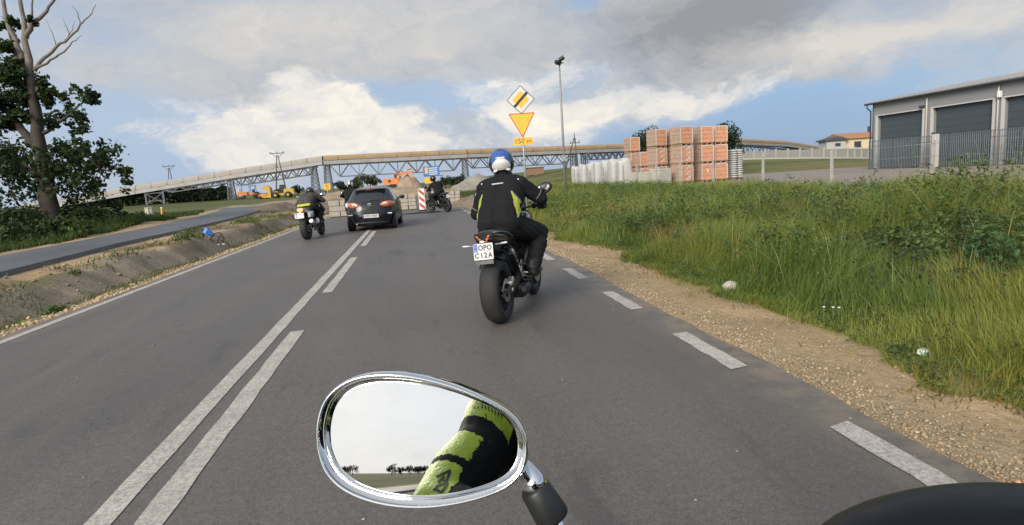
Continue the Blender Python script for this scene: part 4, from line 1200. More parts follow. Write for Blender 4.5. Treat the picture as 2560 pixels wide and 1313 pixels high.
    # tank, side covers, seat, tail
    mb = MB(); mb.loft([sect(y, [(0, z0), (w * .55, z0), (w, zm), (w * .86, zt - .05), (w * .45, zt - .008), (0, zt)]) for y, z0, zm, zt, w in
                        ((.50, .76, .80, .84, .07), (.58, .74, .84, .92, .115), (.70, .72, .88, .99, .155), (.84, .72, .90, 1.035, .19), (.98, .74, .92, 1.04, .195), (1.08, .80, .94, 1.02, .16), (1.15, .86, .93, .98, .09))])
    tank = mb.build('tank', paint, t)
    if P.get('tank_print'):
        for s in (-1, 1):
            mb = MB(); mb.prism([(.72, .84), (.80, .86), (.86, .93), (.80, .955), (.74, .92)], lambda u, v, w: Vector((s * (.199 - abs(v - .9) * .25 + w), u, v)), .003); mb.build('silver_patch', M['silver_paint'], tank)
            mb = MB(); mb.prism([(.87, .86), (.98, .87), (1.0, .92), (.90, .95)], lambda u, v, w: Vector((s * (.203 - abs(v - .9) * .25 + w), u, v)), .003); mb.build('blue_patch', M['blue_paint'], tank)
    mb = MB()
    for s in (-1, 1): mb.loft([[Vector((s * (w + a), y, z + b)) for a, b in ((-.02, -.07 * k), (.02, -.05 * k), (.03, .03 * k), (-.02, .07 * k))] for y, z, w, k in ((.88, .80, .19, .6), (1.02, .82, .21, 1.2), (1.16, .80, .20, 1.3), (1.24, .78, .18, .7))])
    mb.build('radiator_shroud', paint, t)
    mb = MB(); mb.loft([sect(y, [(0, z - .09), (w * .9, z - .085), (w, z - .03), (w * .8, z - .004), (0, z)]) for y, z, w in ((.60, .865, .085), (.50, .838, .115), (.38, .825, .145), (.26, .835, .14), (.20, .865, .125), (.16, .895, .115), (.02, .915, .105), (-.06, .918, .09))])
    mb.build('seat', M['leather'], t)
    tl = P.get('tail', paint)
    mb = MB(); mb.loft([sect(y, [(0, z - hh), (w * .8, z - hh), (w, z - hh * .4), (w * .92, z), (0, z + .012)]) for y, z, w, hh in ((.45, .79, .13, .09), (.25, .815, .148, .10), (.05, .87, .135, .10), (-.10, .895, .115, .10), (-.19, .905, .098, .085), (-.215, .90, .085, .06))])
    tail = mb.build('tail_unit', tl, t)
    if P.get('tail_trim', True):
        for s in (-1, 1):
            mb = MB(); mb.tube([(s * .102, -.205, .902), (s * .128, -.06, .895), (s * .148, .08, .872), (s * .155, .26, .815)], .006, 6); mb.build('edge_trim', M['piping'], tail)
    # tail light
    lm = P.get('lamp', M['red_lens'])
    mb = MB(); mb.prism(rpoly([(-.085, .845), (-.045, .80), (.045, .80), (.085, .845), (.075, .892), (-.075, .892)], .012), lambda u, v, w: Vector((u, -.222 + w + (.9 - v) * .25, v)), .06); tlm = mb.build('tail_lamp', M['glass'] if not P.get('lamp_full') else lm, t)
    if not P.get('lamp_full'):
        for s in (-1, 1):
            for k in range(3):
                mb = MB(); mb.box((s * (.055 - .016 * k), -.226 + .008 * k, .872 - .024 * k), (.03, .008, .017), rot=(0, R(-s * 35), 0), bev=.003); mb.build('lamp_segment', lm, tlm)
    else:
        for s in (-1, 1):
            mb = MB(); mb.lathe([(0, .002), (.006, .026), (.012, .026)], (s * .04, -.23, .853), 'Y', 14); mb.build('lamp_segment', M['lit_amber'], tlm)
    # plate holder, plate, indicators, mudguard
    mb = MB(); mb.loft([[Vector((x, y, z)) for x in (-w, w) for z in ((z0 - .012), (z0 + .012))] for y, z0, w in ((-.08, .82, .07),)] if False else [[Vector((-w, y - .01, z)), Vector((w, y - .01, z)), Vector((w, y + .012, z)), Vector((-w, y + .012, z))] for y, z, w in ((-.12, .83, .07), (-.19, .775, .075), (-.245, .66, .085), (-.255, .62, .085))], smooth=False)
    mb.tube([(-.115, -.20, .765), (.115, -.20, .765)], .008, 8)
    mb.build('plate_holder', blk, t)
    pz, ph, pw = P.get('plate_z', .738), .075, .095
    pf_ = lambda u, v, w: Vector((u, -.262 - w + (v) * .16, pz + v))
    mb = MB(); mb.prism(rpoly([(-pw, -ph), (pw, -ph), (pw, ph), (-pw, ph)], .012), lambda u, v, w: pf_(u, v, -w), .006); pl_ = mb.build('number_plate', M['white_plate'], t)
    if P.get('plate'):
        l1, l2 = P['plate']
        mb = MB(); mb.prism([(-pw + .004, .0), (-pw + .04, .0), (-pw + .04, ph - .004), (-pw + .004, ph - .004)], pf_, .002); mb.build('blue_band', M['blue_print'], pl_)
        text_mesh(l1, .066, M['black_print'], lambda u, v, w: pf_(u * .92 + .018, v + .034, w + .0012), pl_, 'lettering', .001, spacing=1.05, bold=.0012)
        text_mesh(l2, .066, M['black_print'], lambda u, v, w: pf_(u * .95, v - .036, w + .0012), pl_, 'lettering', .001, spacing=1.25, bold=.0012)
        text_mesh('PL', .02, M['white_print'], lambda u, v, w: pf_(u - pw + .022, v + .012, w + .0022), pl_, 'country_code', .001)
        mb = MB(); mb.lathe([(.0, .007), (.0, .010)], (0, 0, 0), 'Y', 12); 
        mb = MB()
        for k in range(8):
            a = math.pi / 4 * k; mb.prism([(-pw + .022 + .011 * math.cos(a) + q * .002, .05 + .011 * math.sin(a) + r_ * .002) for q, r_ in ((-1, -1), (1, -1), (1, 1), (-1, 1))], lambda u, v, w: pf_(u, v, w + .002), .001)
        mb.build('star_ring', M['yellow_sign'], pl_)
    mb = MB(); mb.prism([(-.022, .085), (.022, .085), (.018, .10), (-.018, .10)], pf_, .02); mb.build('plate_lamp', M['silver_paint'], t)
    for s in (-1, 1):
        mb = MB(); mb.tube([(s * .10, -.19, .79), (s * .15, -.19, .79), (s * .16, -.19, .792), (s * .215, -.20, .796), (s * .225, -.20, .796)], [.006, .006, .011, .010, .004], 10); mb.build('indicator', M['silver_paint'] if not P.get('amber') else M['orange_lens'], t)
    mb = MB()
    rings = []
    for k in range(9):
        a = R(18 + 9.5 * k); rr_ = .345
        rings.append([Vector((x, .0 + rr_ * math.cos(a) , .315 + (rr_ - abs(x) * .35 + off) * math.sin(a))) for x, off in ((-.105, 0), (-.06, .012), (0, .018), (.06, .012), (.105, 0), (.105, -.006), (0, .01), (-.105, -.006))])
    mb.loft(rings); mb.box((0, .21, .60), (.16, .12, .14), rot=(R(25), 0, 0), bev=.03); mb.box((0, .02, .755), (.16, .16, .13), bev=.03); mb.build('rear_hugger', blk, t)
    # front end
    fk = Vector((0, 1.40, .30)); ft = Vector((0, 1.13, 1.0))
    q = Matrix.Translation(Vector((0, 1.25, 0))) @ Matrix.Rotation(steer, 4, 'Z') @ Matrix.Translation(Vector((0, -1.25, 0)))
    for s in (-1, 1):
        mb = MB(); x = s * .10
        mb.tube([(x, 1.385, .30), (x, 1.32, .50)], [.028, .03], 12, M=q); mb.tube([(x, 1.32, .5), (x, 1.13, 1.01)], .023, 12, 1, M=q); mb.box((x * .95, 1.33, .33), (.04, .05, .1), M=q, bev=.01)
        mb.build('fork_leg', [blk, M['gold'] if P.get('gold') else M['dark_metal']], t)
        mb = MB(); mb.box((s * .085, 1.345, .40), (.04, .06, .11), M=q, rot=(R(20), 0, 0), bev=.01); mb.build('brake_caliper', M['alloy'], t)
    mb = MB()
    for z, y in ((.84, 1.195), (1.0, 1.135)): mb.box((0, y, z), (.26, .07, .035), M=q, bev=.01)
    mb.build('fork_yoke', M['dark_metal'], t)
    rings = []
    for k in range(9):
        a = R(20 + 17 * k); rr_ = .325
        rings.append([Vector((x, 1.40 - rr_ * math.cos(a) * -1, .30 + (rr_ - abs(x) * .4) * math.sin(a))) for x in (-.075, -.04, 0, .04, .075)])
    mb = MB(); mb.loft(rings, 0, False, True, q, closed=False); fe = mb.build('front_fender', blk, t)
    # handlebar with grips, levers, mirrors, headlight
    HB = P.get('bar', 0.0)
    mb = MB(); mb.tube([(-.37, .93, 1.06), (-.24, 1.0, 1.06), (-.10, 1.12, 1.045), (.10, 1.12, 1.045), (.24, 1.0, 1.06), (.37, .93, 1.06)], .0115, 10, M=q); mb.build('handlebar', blk, t)
    for s in (-1, 1):
        mb = MB(); mb.tube([(s * .385, .922, 1.06), (s * .27, .984, 1.06)], .017, 12, M=q); mb.box((s * .245, 1.0, 1.06), (.05, .05, .055), M=q, bev=.01); mb.build('grip', M['rubber'], t)
        mb = MB(); mb.tube([(s * .24, 1.05, 1.055), (s * .30, 1.06, 1.05), (s * .38, .99, 1.045)], [.008, .007, .006], 8, M=q); mb.build('lever', M['alloy'], t)
        if P.get('own') and s < 0: continue
        mx, my, mz = P.get('mirror', (.37, 1.03, 1.235))
        mb = MB(); mb.tube([(s * .25, 1.0, 1.08), (s * .29, 1.03, 1.15), (s * (mx - .05), my + .02, mz - .03)], .008, 8, M=q); mm = mb.build('mirror_stalk', blk, t)
        mb = MB(); mb.ell((s * mx, my + .012, mz), (.10, .034, .062), 20, 10, M=q, rot=(0, R(-s * 18), R(s * 6))); mh = mb.build('mirror_head', blk, t)
        mb = MB(); mb.ell((s * mx - s * .004, my - .012, mz), (.080, .0085, .047), 20, 8, M=q, rot=(R(-6), R(-s * 18), R(s * 6))); mb.build('mirror_glass', M['mirror'], mh)
    if P.get('reservoir', not P.get('own')):
        mb = MB(); mb.lathe([(0, .005), (0, .026), (.04, .026), (.04, .005)], (.20, 1.06, 1.09), 'Z', 14, M=q); mb.build('brake_reservoir', M['clear_lens'], t)
    mb = MB(); mb.ell((0, 1.30, .93), (.12, .10, .10), 18, 10, M=q)
    if not P.get('own'): mb.box((0, 1.24, 1.06), (.17, .04, .1), M=q, rot=(R(-25), 0, 0), bev=.015)
    hl = mb.build('headlight', blk, t)
    mb = MB(); mb.ell((0, 1.355, .93), (.09, .055, .08), 16, 8, M=q); mb.build('lens', M['clear_lens'], hl)
    if P.get('screen'):
        mb = MB(); mb.loft([[Vector((x, y + .35 * (abs(x) / .25) ** 2 * -.3, z)) for x in (-w, -w * .5, 0, w * .5, w)] for y, z, w in ((1.36, .98, .2), (1.28, 1.12, .21), (1.18, 1.28, .17), (1.14, 1.34, .10))], 0, False, True, closed=False)
        mb.loft([sect(y, [(0, z0), (w, z0 + .02), (w * 1.05, (z0 + z1) / 2), (w * .8, z1), (0, z1 + .02)]) for y, z0, z1, w in ((1.05, .78, .98, .26), (1.2, .72, 1.02, .25), (1.36, .76, 1.0, .18), (1.48, .82, .94, .08))], 0)
        mb.build('fairing', P.get('fairing', paint), t)
    # foot pegs, side stand, brake pedal
    for s in (-1, 1):
        mb = MB(); mb.tube([(s * .14, .50, .42), (s * .17, .50, .40), (s * .27, .49, .395)], [.014, .014, .012], 8); mb.box((s * .155, .46, .46), (.012, .10, .15), rot=(R(-20), 0, 0), bev=.004); mb.build('foot_peg', M['alloy'], t)
        mb = MB(); mb.tube([(s * .15, .28, .58), (s * .17, .30, .52), (s * .25, .28, .515)], [.012, .012, .011], 8); mb.build('passenger_peg', M['dark_metal'], t)
    mb = MB(); mb.tube([(.15, .46, .38), (.20, .62, .33), (.22, .68, .35)], .009, 8); mb.build('brake_pedal', M['alloy'], t)
    mb = MB(); mb.tube([(.135, .22, .69), (.14, .26, .64), (.15, .34, .55)], [.014, .014, .008], 8); mb.tube([(.15, .34, .55), (.165, .36, .42), (.16, .44, .33), (.18, .62, .31)], .006, 6); mb.build('brake_cylinder', M['alloy'], t)
    return t

# ------------------------------------------------------------------ riders
def remesh_blobs(blobs, name, mats, voxel=.016, smooth=5, parent=None, classify=None, wrinkle=0.0):
    """one continuous surface through overlapping tapered limbs; each blob = (a, b, ra, rb, material index)"""
    mb = MB()
    for a, b, ra, rb, _m in blobs: mb.capsule(a, b, ra, rb, 14)
    me = mb.mesh('tmp_body', M['jacket'])
    o = bpy.data.objects.new('tmp_body', me); COL.objects.link(o)
    m = o.modifiers.new('r', 'REMESH'); m.mode = 'VOXEL'; m.voxel_size = voxel
    m = o.modifiers.new('s', 'SMOOTH'); m.factor = .6; m.iterations = smooth
    dg = bpy.context.evaluated_depsgraph_get()
    out = bpy.data.meshes.new_from_object(o.evaluated_get(dg))
    bpy.data.objects.remove(o); bpy.data.meshes.remove(me)
    out.name = name; out.materials.clear()
    for q in mats: out.materials.append(q)
    n = len(out.vertices); co = np.empty(n * 3, np.float32); out.vertices.foreach_get('co', co); co = co.reshape(-1, 3)
    # cloth folds
    if wrinkle:
        no = np.empty(n * 3, np.float32); out.vertices.foreach_get('normal', no); no = no.reshape(-1, 3)
        f = fbm(co[:, 0] * 9 + co[:, 2] * 4, co[:, 1] * 9 + co[:, 2] * 14, 3) - .5
        co = co + no * (f * wrinkle)[:, None]
        out.vertices.foreach_set('co', np.ascontiguousarray(co, np.float32).ravel()); out.update()
    np_ = len(out.polygons); c = np.empty(np_ * 3, np.float32); out.polygons.foreach_get('center', c); c = c.reshape(-1, 3)
    best = np.full(np_, 1e9); idx = np.zeros(np_, np.int32)
    for a, b, ra, rb, mi in blobs:
        a = np.array(a, float); b = np.array(b, float); d = b - a; L = max((d * d).sum(), 1e-9)
        t = np.clip(((c - a) @ d) / L, 0, 1); dist = np.linalg.norm(c - (a + t[:, None] * d), axis=1) - (ra + (rb - ra) * t)
        k = dist < best; best[k] = dist[k]; idx[k] = mi
    if classify is not None: idx = classify(c, idx)
    out.polygons.foreach_set('material_index', idx.astype(np.int32)); out.polygons.foreach_set('use_smooth', np.ones(np_, bool)); out.update()
    return link_mesh(name, out, parent)
def glove(parent, wrist, grip, s, mat, axis=(1, 0, 0), voxel=.007):
    """palm over the grip, four unequal fingers wrapped round it and a thumb below"""
    w = Vector(wrist); g = Vector(grip); ax = Vector(axis).normalized(); up = Vector((0, 0, 1))
    fwd = (g - w); fwd -= ax * fwd.dot(ax); fwd.normalize(); upv = ax.cross(fwd).normalized()
    if upv.z < 0: upv = -upv
    bl = []
    pc = g - fwd * .035 + upv * .022
    for k in (-1, 0, 1): bl.append((w + ax * .012 * k, pc + ax * .026 * k, .026, .021, 0))
    for k, (L, r) in enumerate(((.95, .0115), (1.05, .012), (1.0, .0118), (.82, .0105))):
        o = ax * (.036 - .024 * k) * s
        p0 = pc + o; p1 = g + o + fwd * .022 * L + upv * .022; p2 = g + o + fwd * .036 * L - upv * .008; p3 = g + o + fwd * .014 - upv * .034 * L; p4 = g + o - fwd * .014 - upv * .030
        for a, b in ((p0, p1), (p1, p2), (p2, p3), (p3, p4)): bl.append((a, b, r, r * .95, 0))
    t0 = pc - ax * s * .034; t1 = g - ax * s * .056 - upv * .012; t2 = g - ax * s * .05 + fwd * .02 - upv * .03
    bl += [(t0, t1, .015, .0125, 0), (t1, t2, .0125, .011, 0)]
    return remesh_blobs([(tuple(a), tuple(b), ra, rb, m) for a, b, ra, rb, m in bl], 'glove', [mat], voxel, 2, parent)
def helmet(parent, c, mats, style, rot=(0, 0, 0), sc=1.0):
    """full-face helmet: shell, visor, neck roll; mats = shell, second, third"""
    c = Vector(c); nu, nv = (84, 56) if style == 'patch' else (40, 26); vs = []; fs = []; mi = []
    def sh(th, a):
        x, y, z = math.sin(th) * math.cos(a), math.sin(th) * math.sin(a), math.cos(th)
        rx, ry, rz = .126, .150, .138
        if z < 0: rz = .135
        if y > 0 and z < .1: ry = .150 + .025 * min(1, (.1 - z) * 1.6)              # chin bar
        if y < 0 and z < 0: ry = .150 - .03 * min(1, -z * 1.2); 
        q = Vector((x * rx, y * ry, z * rz))
        if q.z < -.112: q.z = -.112 - (q.z + .112) * -.25
        if y < -.3 and z > .0: q.y -= .010 * z                                  # small spoiler at the back
        return q
    for j in range(nv + 1):
        for i in range(nu): vs.append(sh(math.pi * j / nv, 2 * math.pi * i / nu))
    for j in range(nv):
        for i in range(nu):
            i2 = (i + 1) % nu; f = (j * nu + i, (j + 1) * nu + i, (j + 1) * nu + i2, j * nu + i2); fs.append(f)
            p = (vs[f[0]] + vs[f[1]] + vs[f[2]] + vs[f[3]]) / 4
            x, y, z = p.x / .126, p.y / .15, p.z / .138; m = 0
            if style == 'patch' and y < .55:
                arch = .36 - .9 * x * x
                if abs(x) < .70 and z < arch and z > -.52 + .25 * abs(x) and y < 0: m = 2
                elif abs(x) < .74 - .12 * z and z >= arch and z > -.05 and z < .88: m = 1
                if y < 0 and z < -.46 - .02 and abs(x) < .34: m = 0
            elif style == 'stripe':
                if abs(x) < .25 and z > -.2: m = 1
                elif abs(x) > .55 and z < .3: m = 2
            elif style == 'half' and z < .05: m = 1
            mi.append(m)
    mb = MB(); mb.add([p * sc for p in vs], fs, 0, True); mb.m = mi
    h = mb.build('helmet', mats, parent, c, rot)
    rings = []
    for j in range(7):
        z = .055 - .10 * j / 6; ring = []
        for i in range(13):
            a = R(28 + 124 * i / 12); th = math.acos(max(-1, min(1, z / .138)))
            q = sh(th, a); ring.append(q * 1.012 * sc)
        rings.append(ring)
    mb = MB(); mb.loft(rings, 0, False, True, closed=False); mb.build('visor', M['glass'], h)
    mb = MB(); mb.lathe([(-.118 * sc, .07), (-.125 * sc, .095), (-.112 * sc, .105), (-.10 * sc, .09)], (0, .01, 0), 'Z', 24); mb.build('neck_roll', M['black_plastic'], h)
    if style == 'patch':
        for s in (-1, 1):
            mb = MB(); mb.ell((s * .066, -.104, -.074), (.034, .014, .017), 14, 8, rot=(0, R(s * 22), R(s * 26))); mb.build('rear_vent', M['helmet_white'], h)
        mb = MB(); mb.box((0, -.158, .055), (.10, .016, .014), bev=.006); mb.build('spoiler', mats[2], h)
    return h
def build_rider(label, mtx, P):
    t = bpy.data.objects.new('person', None); COL.objects.link(t); t.empty_display_size = .2
    tag(t, label, 'person', P.get('group')); t.matrix_world = mtx
    ld = P.get('crouch', 0.0)
    tw = P.get('twist', 0.0)
    hip = Vector((0, .40, .93)); ch = Vector((tw * .3, .56 + ld * .5, 1.20 - ld * .2)); shc = Vector((tw, .66 + ld, 1.345 - ld * .5)); nk = Vector((tw * 1.1, .72 + ld, 1.43 - ld * .45)); hd = Vector((tw * 1.2, .775 + ld * 1.1, 1.575 - ld * .45))
    ch, shc, nk, hd = [Vector(P.get(k, v)) for k, v in (('ch', ch), ('shc', shc), ('nk', nk), ('hd', hd))]
    jm, tm = 0, 1
    fat = P.get('fat', 1.0)
    E = P.get('elbow', {1: (.425, .76, 1.17), -1: (-.40, .74, 1.12)}); W = P.get('wrist', {1: (.345, .885, 1.085), -1: (-.345, .885, 1.085)})
    bl = []
    for s in (-1, 1):
        bl.append((hip + Vector((s * .075, -.02, .02)), hip + Vector((s * .07, .05, .14)), .155 * fat, .140 * fat, jm))
        bl.append((hip + Vector((s * .07, .05, .14)), ch + Vector((s * .085, 0, 0)), .140 * fat, .150 * fat, jm))
        bl.append((ch + Vector((s * .085, 0, 0)), shc + Vector((s * .10, -.01, -.05)), .150 * fat, .118 * fat, jm))
        sh_ = shc + Vector((s * .195, .0, -.035)); e = Vector(E[s]); w = Vector(W[s])
        bl.append((shc + Vector((s * .05, 0, .01)), sh_, .085, .088, jm))
        bl.append((sh_, sh_.lerp(e, .55), .086, .074, jm)); bl.append((sh_.lerp(e, .55), e, .074, .064, jm)); bl.append((e, e.lerp(w, .4), .066, .062, jm)); bl.append((e.lerp(w, .4), w, .062, .043, jm))
        kn = Vector(P.get('knee', {1: (.285, .86, .775), -1: (-.285, .86, .775)})[s]); an = Vector(P.get('ankle', {1: (.215, .50, .43), -1: (-.215, .50, .43)})[s])
        hp = hip + Vector((s * .10, .02, -.03))
        bl.append((hp, hp.lerp(kn, .5), .13 * fat, .112 * fat, tm)); bl.append((hp.lerp(kn, .5), kn, .112 * fat, .090 * fat, tm)); bl.append((kn, kn.lerp(an, .4), .090 * fat, .088 * fat, tm)); bl.append((kn.lerp(an, .4), an, .088 * fat, .064, tm))
        bl.append((an + Vector((0, 0, .06)), an + Vector((0, -.015, -.03)), .060, .052, 2)); bl.append((an + Vector((0, -.02, -.045)), an + Vector((s * .015, .19, -.035)), .042, .036, 2))
    bl.append((shc, nk, .085, .062, jm)); bl.append((nk, hd - Vector((0, .01, .09)), .062, .06, 3))
    bl = [(tuple(Vector(a)), tuple(Vector(b)), ra, rb, m) for a, b, ra, rb, m in bl]
    mats = [P.get('jacket', M['jacket']), P.get('trousers', M['trousers']), M['leather'], M['black_plastic']] + P.get('extra', [])
    remesh_blobs(bl, 'body', mats, P.get('voxel', .018), P.get('smooth', 5), t, P.get('classify'), P.get('wrinkle', .03))
    helmet(t, hd, P.get('helmet', [M['black_paint']] * 3), P.get('style', 'plain'), P.get('head_rot', (R(-8 - ld * 20), 0, 0)), P.get('head_scale', 1.04))
    for s in (-1, 1):
        w = Vector(W[s]); g = Vector((s * .335, .947, 1.062))
        if P.get('grips'): g = Vector(P['grips'][s])
        glove(t, w, g, s, M['leather'], (s * .88, -.47, 0), P.get('gvoxel', .009))
    return t
# ------------------------------------------------------------------ dark hatchback (local: x right, y forward, origin on the ground under the rear bumper)
def build_car(label, loc, heading):
    t = bpy.data.objects.new('car', None); COL.objects.link(t); tag(t, label, 'car')
    t.matrix_world = Matrix.Translation(Vector(loc)) @ Matrix.Rotation(-heading, 4, 'Z') @ Matrix.Scale(.94, 4)
    lv = [(.17, .16, 3.86, .72), (.22, .07, 3.95, .78), (.34, .03, 4.0, .815), (.48, .005, 4.02, .835), (.56, .0, 4.02, .842), (.60, .012, 4.01, .846), (.66, .05, 3.99, .85), (.76, .075, 3.93, .853), (.86, .11, 3.78, .85), (.93, .145, 3.45, .842), (.98, .175, 3.05, .83),
          (1.03, .22, 2.88, .805), (1.10, .30, 2.74, .765), (1.20, .42, 2.55, .712), (1.29, .54, 2.36, .665), (1.345, .62, 2.22, .63), (1.375, .70, 2.12, .60), (1.405, .86, 1.98, .54), (1.425, 1.05, 1.8, .42), (1.437, 1.3, 1.6, .2)]
    NA = 72; rings = []
    for z, y0, y1, hw in lv:
        ring = []; cy, hy = (y0 + y1) / 2, (y1 - y0) / 2
        for i in range(NA):
            a = 2 * math.pi * (i + .5) / NA; ca, sa = math.cos(a), math.sin(a); e = 2 / 4.6 if z < 1.0 else 2 / 4.0
            x = hw * math.copysign(abs(ca) ** e, ca); y = cy + hy * math.copysign(abs(sa) ** e, sa)
            # bow the rear and front faces
            if sa < 0: y += .10 * (x / hw) ** 2 * (1 if z < 1.0 else .7)
            ring.append(Vector((x, y, z)))
        rings.append(ring)
    body = MB(); rw = MB(); sw = [MB(), MB()]; ws = MB(); low = MB()
    for j in range(len(rings) - 1):
        zc = (lv[j][0] + lv[j + 1][0]) / 2
        for i in range(NA):
            i2 = (i + 1) % NA; q = [rings[j][i], rings[j][i2], rings[j + 1][i2], rings[j + 1][i]]
            c = sum(q, Vector()) / 4; dst = body; off = None
            yr = lv[j][1]; hw = lv[j][3]
            if .985 < zc < 1.35 and c.y < yr + .25 and abs(c.x) < hw * .86: dst = rw
            elif .985 < zc < 1.34 and abs(c.x) > hw * .93 and yr + .45 < c.y < lv[j][2] - .3 and not (1.30 < c.y < 1.42): dst = sw[0 if c.x > 0 else 1]
            elif .985 < zc < 1.345 and c.y > lv[j][2] - .28 and abs(c.x) < hw * .88: dst = ws
            dst.add(q, [(0, 1, 2, 3)], 0, True)
    body.add(rings[-1], [list(range(NA))], 0, True); body.add(rings[0], [list(range(NA))[::-1]], 1)
    def weld(o):
        bm = bmesh.new(); bm.from_mesh(o.data); bmesh.ops.remove_doubles(bm, verts=bm.verts, dist=.0005); bmesh.ops.recalc_face_normals(bm, faces=bm.faces); bm.to_mesh(o.data); bm.free(); return o
    bo = weld(body.build('body', [M['navy_paint'], M['black_plastic']], t))
    weld(rw.build('rear_window', M['glass'], t)); weld(ws.build('windscreen', M['glass'], t))
    for k in (0, 1): weld(sw[k].build('side_window', M['glass'], t))
    # wheels with arches
    for y in (.72, 3.22):
        for s in (-1, 1):
            mb = MB(); mb.lathe([(-.09, .2), (-.1, .25), (-.1, .28), (-.08, .308), (.08, .308), (.1, .28), (.1, .25), (.09, .2)], (0, 0, 0), 'X', 32); w = mb.build('wheel', M['rubber'], t, (s * .715, y, .308))
            mb = MB(); mb.lathe([(s * .06, .01), (s * .075, .05), (s * .05, .10), (s * .085, .20), (s * .07, .205)], (0, 0, 0), 'X', 28)
            for k in range(7): a = 2 * math.pi * k / 7; mb.beam((s * .08, .03 * math.cos(a), .03 * math.sin(a)), (s * .085, .19 * math.cos(a), .19 * math.sin(a)), .04, .02, up=(1, 0, 0))
            mb.build('rim', M['alloy'], w)
            mb = MB(); mb.lathe([(s * .02, .32), (s * .062, .325), (s * .066, .355), (s * .02, .375)], (s * .745, y, .308), 'X', 32); mb.build('wheel_arch', M['navy_paint'], t)
    # rear details
    def rear_y(x, z):
        for j in range(len(lv) - 1):
            if lv[j][0] <= z <= lv[j + 1][0]:
                k = (z - lv[j][0]) / (lv[j + 1][0] - lv[j][0]); y0 = lv[j][1] * (1 - k) + lv[j + 1][1] * k; y1 = lv[j][2] * (1 - k) + lv[j + 1][2] * k; hw = lv[j][3] * (1 - k) + lv[j + 1][3] * k
                e = 2 / 4.6; u = min(.9999, abs(x) / hw); sa = -(1 - u ** (2 / e)) ** (e / 2)
                return (y0 + y1) / 2 + (y1 - y0) / 2 * sa + .10 * (x / hw) ** 2
        return 0
    rp = lambda off: (lambda u, v, w: Vector((u, rear_y(u, v) - off - w, v)))
    def conform(poly, off, th, n=10):
        # fan of small strips so that the outline follows the curved tailgate
        mb = MB(); us = [p[0] for p in poly]; u0, u1 = min(us), max(us); fn = rp(off)
        def span(u):
            zs = []
            for k in range(len(poly)):
                a, b = poly[k], poly[(k + 1) % len(poly)]
                if (a[0] - u) * (b[0] - u) <= 0 and abs(a[0] - b[0]) > 1e-9: zs.append(a[1] + (b[1] - a[1]) * (u - a[0]) / (b[0] - a[0]))
            return (min(zs), max(zs)) if zs else None
        rg = []
        for k in range(n + 1):
            u = u0 + (u1 - u0) * min(max(k / n, .012), .988); z0, z1 = span(u); zm = (z0 + z1) / 2
            rg.append([fn(u, z0, 0), fn(u, z0, th), fn(u, zm, th * 1.25), fn(u, z1, th), fn(u, z1, 0)])
        mb.loft(rg); return mb
    for s in (-1, 1):
        k = [(s * .345, .862), (s * .43, .80), (s * .58, .765), (s * .74, .785), (s * .815, .85), (s * .79, .935), (s * .66, .972), (s * .48, .958), (s * .375, .91)]
        tl = conform(k, -.012, .028, 14).build('tail_lamp', M['orange_lens'], t)
        conform([(s * .42, .885), (s * .47, .862), (s * .585, .868), (s * .60, .915), (s * .56, .94), (s * .48, .935)], .0165, .010, 8).build('white_lens', M['clear_lens'], tl)
        conform([(s * .395, .85), (s * .47, .79), (s * .60, .762), (s * .75, .79), (s * .81, .845), (s * .79, .83), (s * .73, .815), (s * .60, .79), (s * .48, .812)], -.014, .028, 14).build('lamp_surround', M['black_plastic'], tl)
        mb = MB(); mb.box((s * .60, rear_y(s * .6, .56) - .004, .555), (.26, .02, .035), bev=.008); mb.build('reflector', M['clear_lens'], t)
    mb = MB(); mb.box((0, rear_y(0, .88) - .01, .88), (.105, .02, .09), bev=.015); bdg = mb.build('badge', M['silver_paint'], t)
    mb = MB(); yb = rear_y(0, .88) - .022; mb.prism([(-.035, .905), (.035, .905), (.035, .89), (-.01, .89), (.035, .872), (.035, .853), (-.035, .853), (-.035, .868), (.012, .868), (-.035, .887)], lambda u, v, w: Vector((u, yb - w, v)), .003); mb.build('emblem', M['dark_metal'], bdg)
    conform([(-.42, .425), (.42, .425), (.40, .57), (-.40, .57)], -.004, .008, 12).build('plate_recess', M['black_plastic'], t)
    yp = rear_y(0, .49) - .022
    mb = MB(); mb.box((0.03, yp, .50), (.53, .012, .118), bev=.006); pl_ = mb.build('number_plate', M['white_plate'], t)
    text_mesh('OPO 44587', .098, M['black_print'], lambda u, v, w: Vector((u * .86 + .05, yp - .0065 - w, .50 + v)), pl_, 'lettering', .0008, bold=.001)
    mb = MB(); mb.box((-.212, yp - .006, .50), (.04, .004, .11)); mb.build('blue_band', M['blue_print'], pl_)
    conform([(-.72, .585), (.72, .585), (.72, .60), (-.72, .60)], -.006, .016, 16).build('bumper_strip', M['black_plastic'], t)
    conform([(-.62, .20), (.62, .20), (.60, .30), (-.60, .30)], -.006, .014, 14).build('diffuser', M['black_plastic'], t)
    mb = MB(); mb.tube([(-.45, .02, .25), (-.45, .3, .25)], .03, 12); mb.build('exhaust_tip', M['steel'], t)
    # roof spoiler, brake lamp, wiper, antenna, handle
    mb = MB(); mb.loft([[Vector((x, y + .05 * (x / .6) ** 2, z)) for y, z in ((.545 + .0, 1.362), (.53, 1.375), (.70, 1.395), (.78, 1.392))] for x in (-.56, -.4, -.2, 0, .2, .4, .56)]); sp = mb.build('roof_spoiler', M['navy_paint'], t)
    mb = MB(); mb.box((0, .537, 1.364), (.26, .012, .012)); mb.build('brake_lamp', M['red_lens'], sp)
    mb = MB(); mb.beam((0, rear_y(0, 1.01) - .02, 1.01), (.34, rear_y(.34, 1.02) - .025, 1.04), .015); mb.build('wiper', M['black_plastic'], t)
    mb = MB(); mb.tube([(0, 1.0, 1.42), (0, .93, 1.58)], [.008, .004], 6); mb.build('antenna', M['black_plastic'], t)
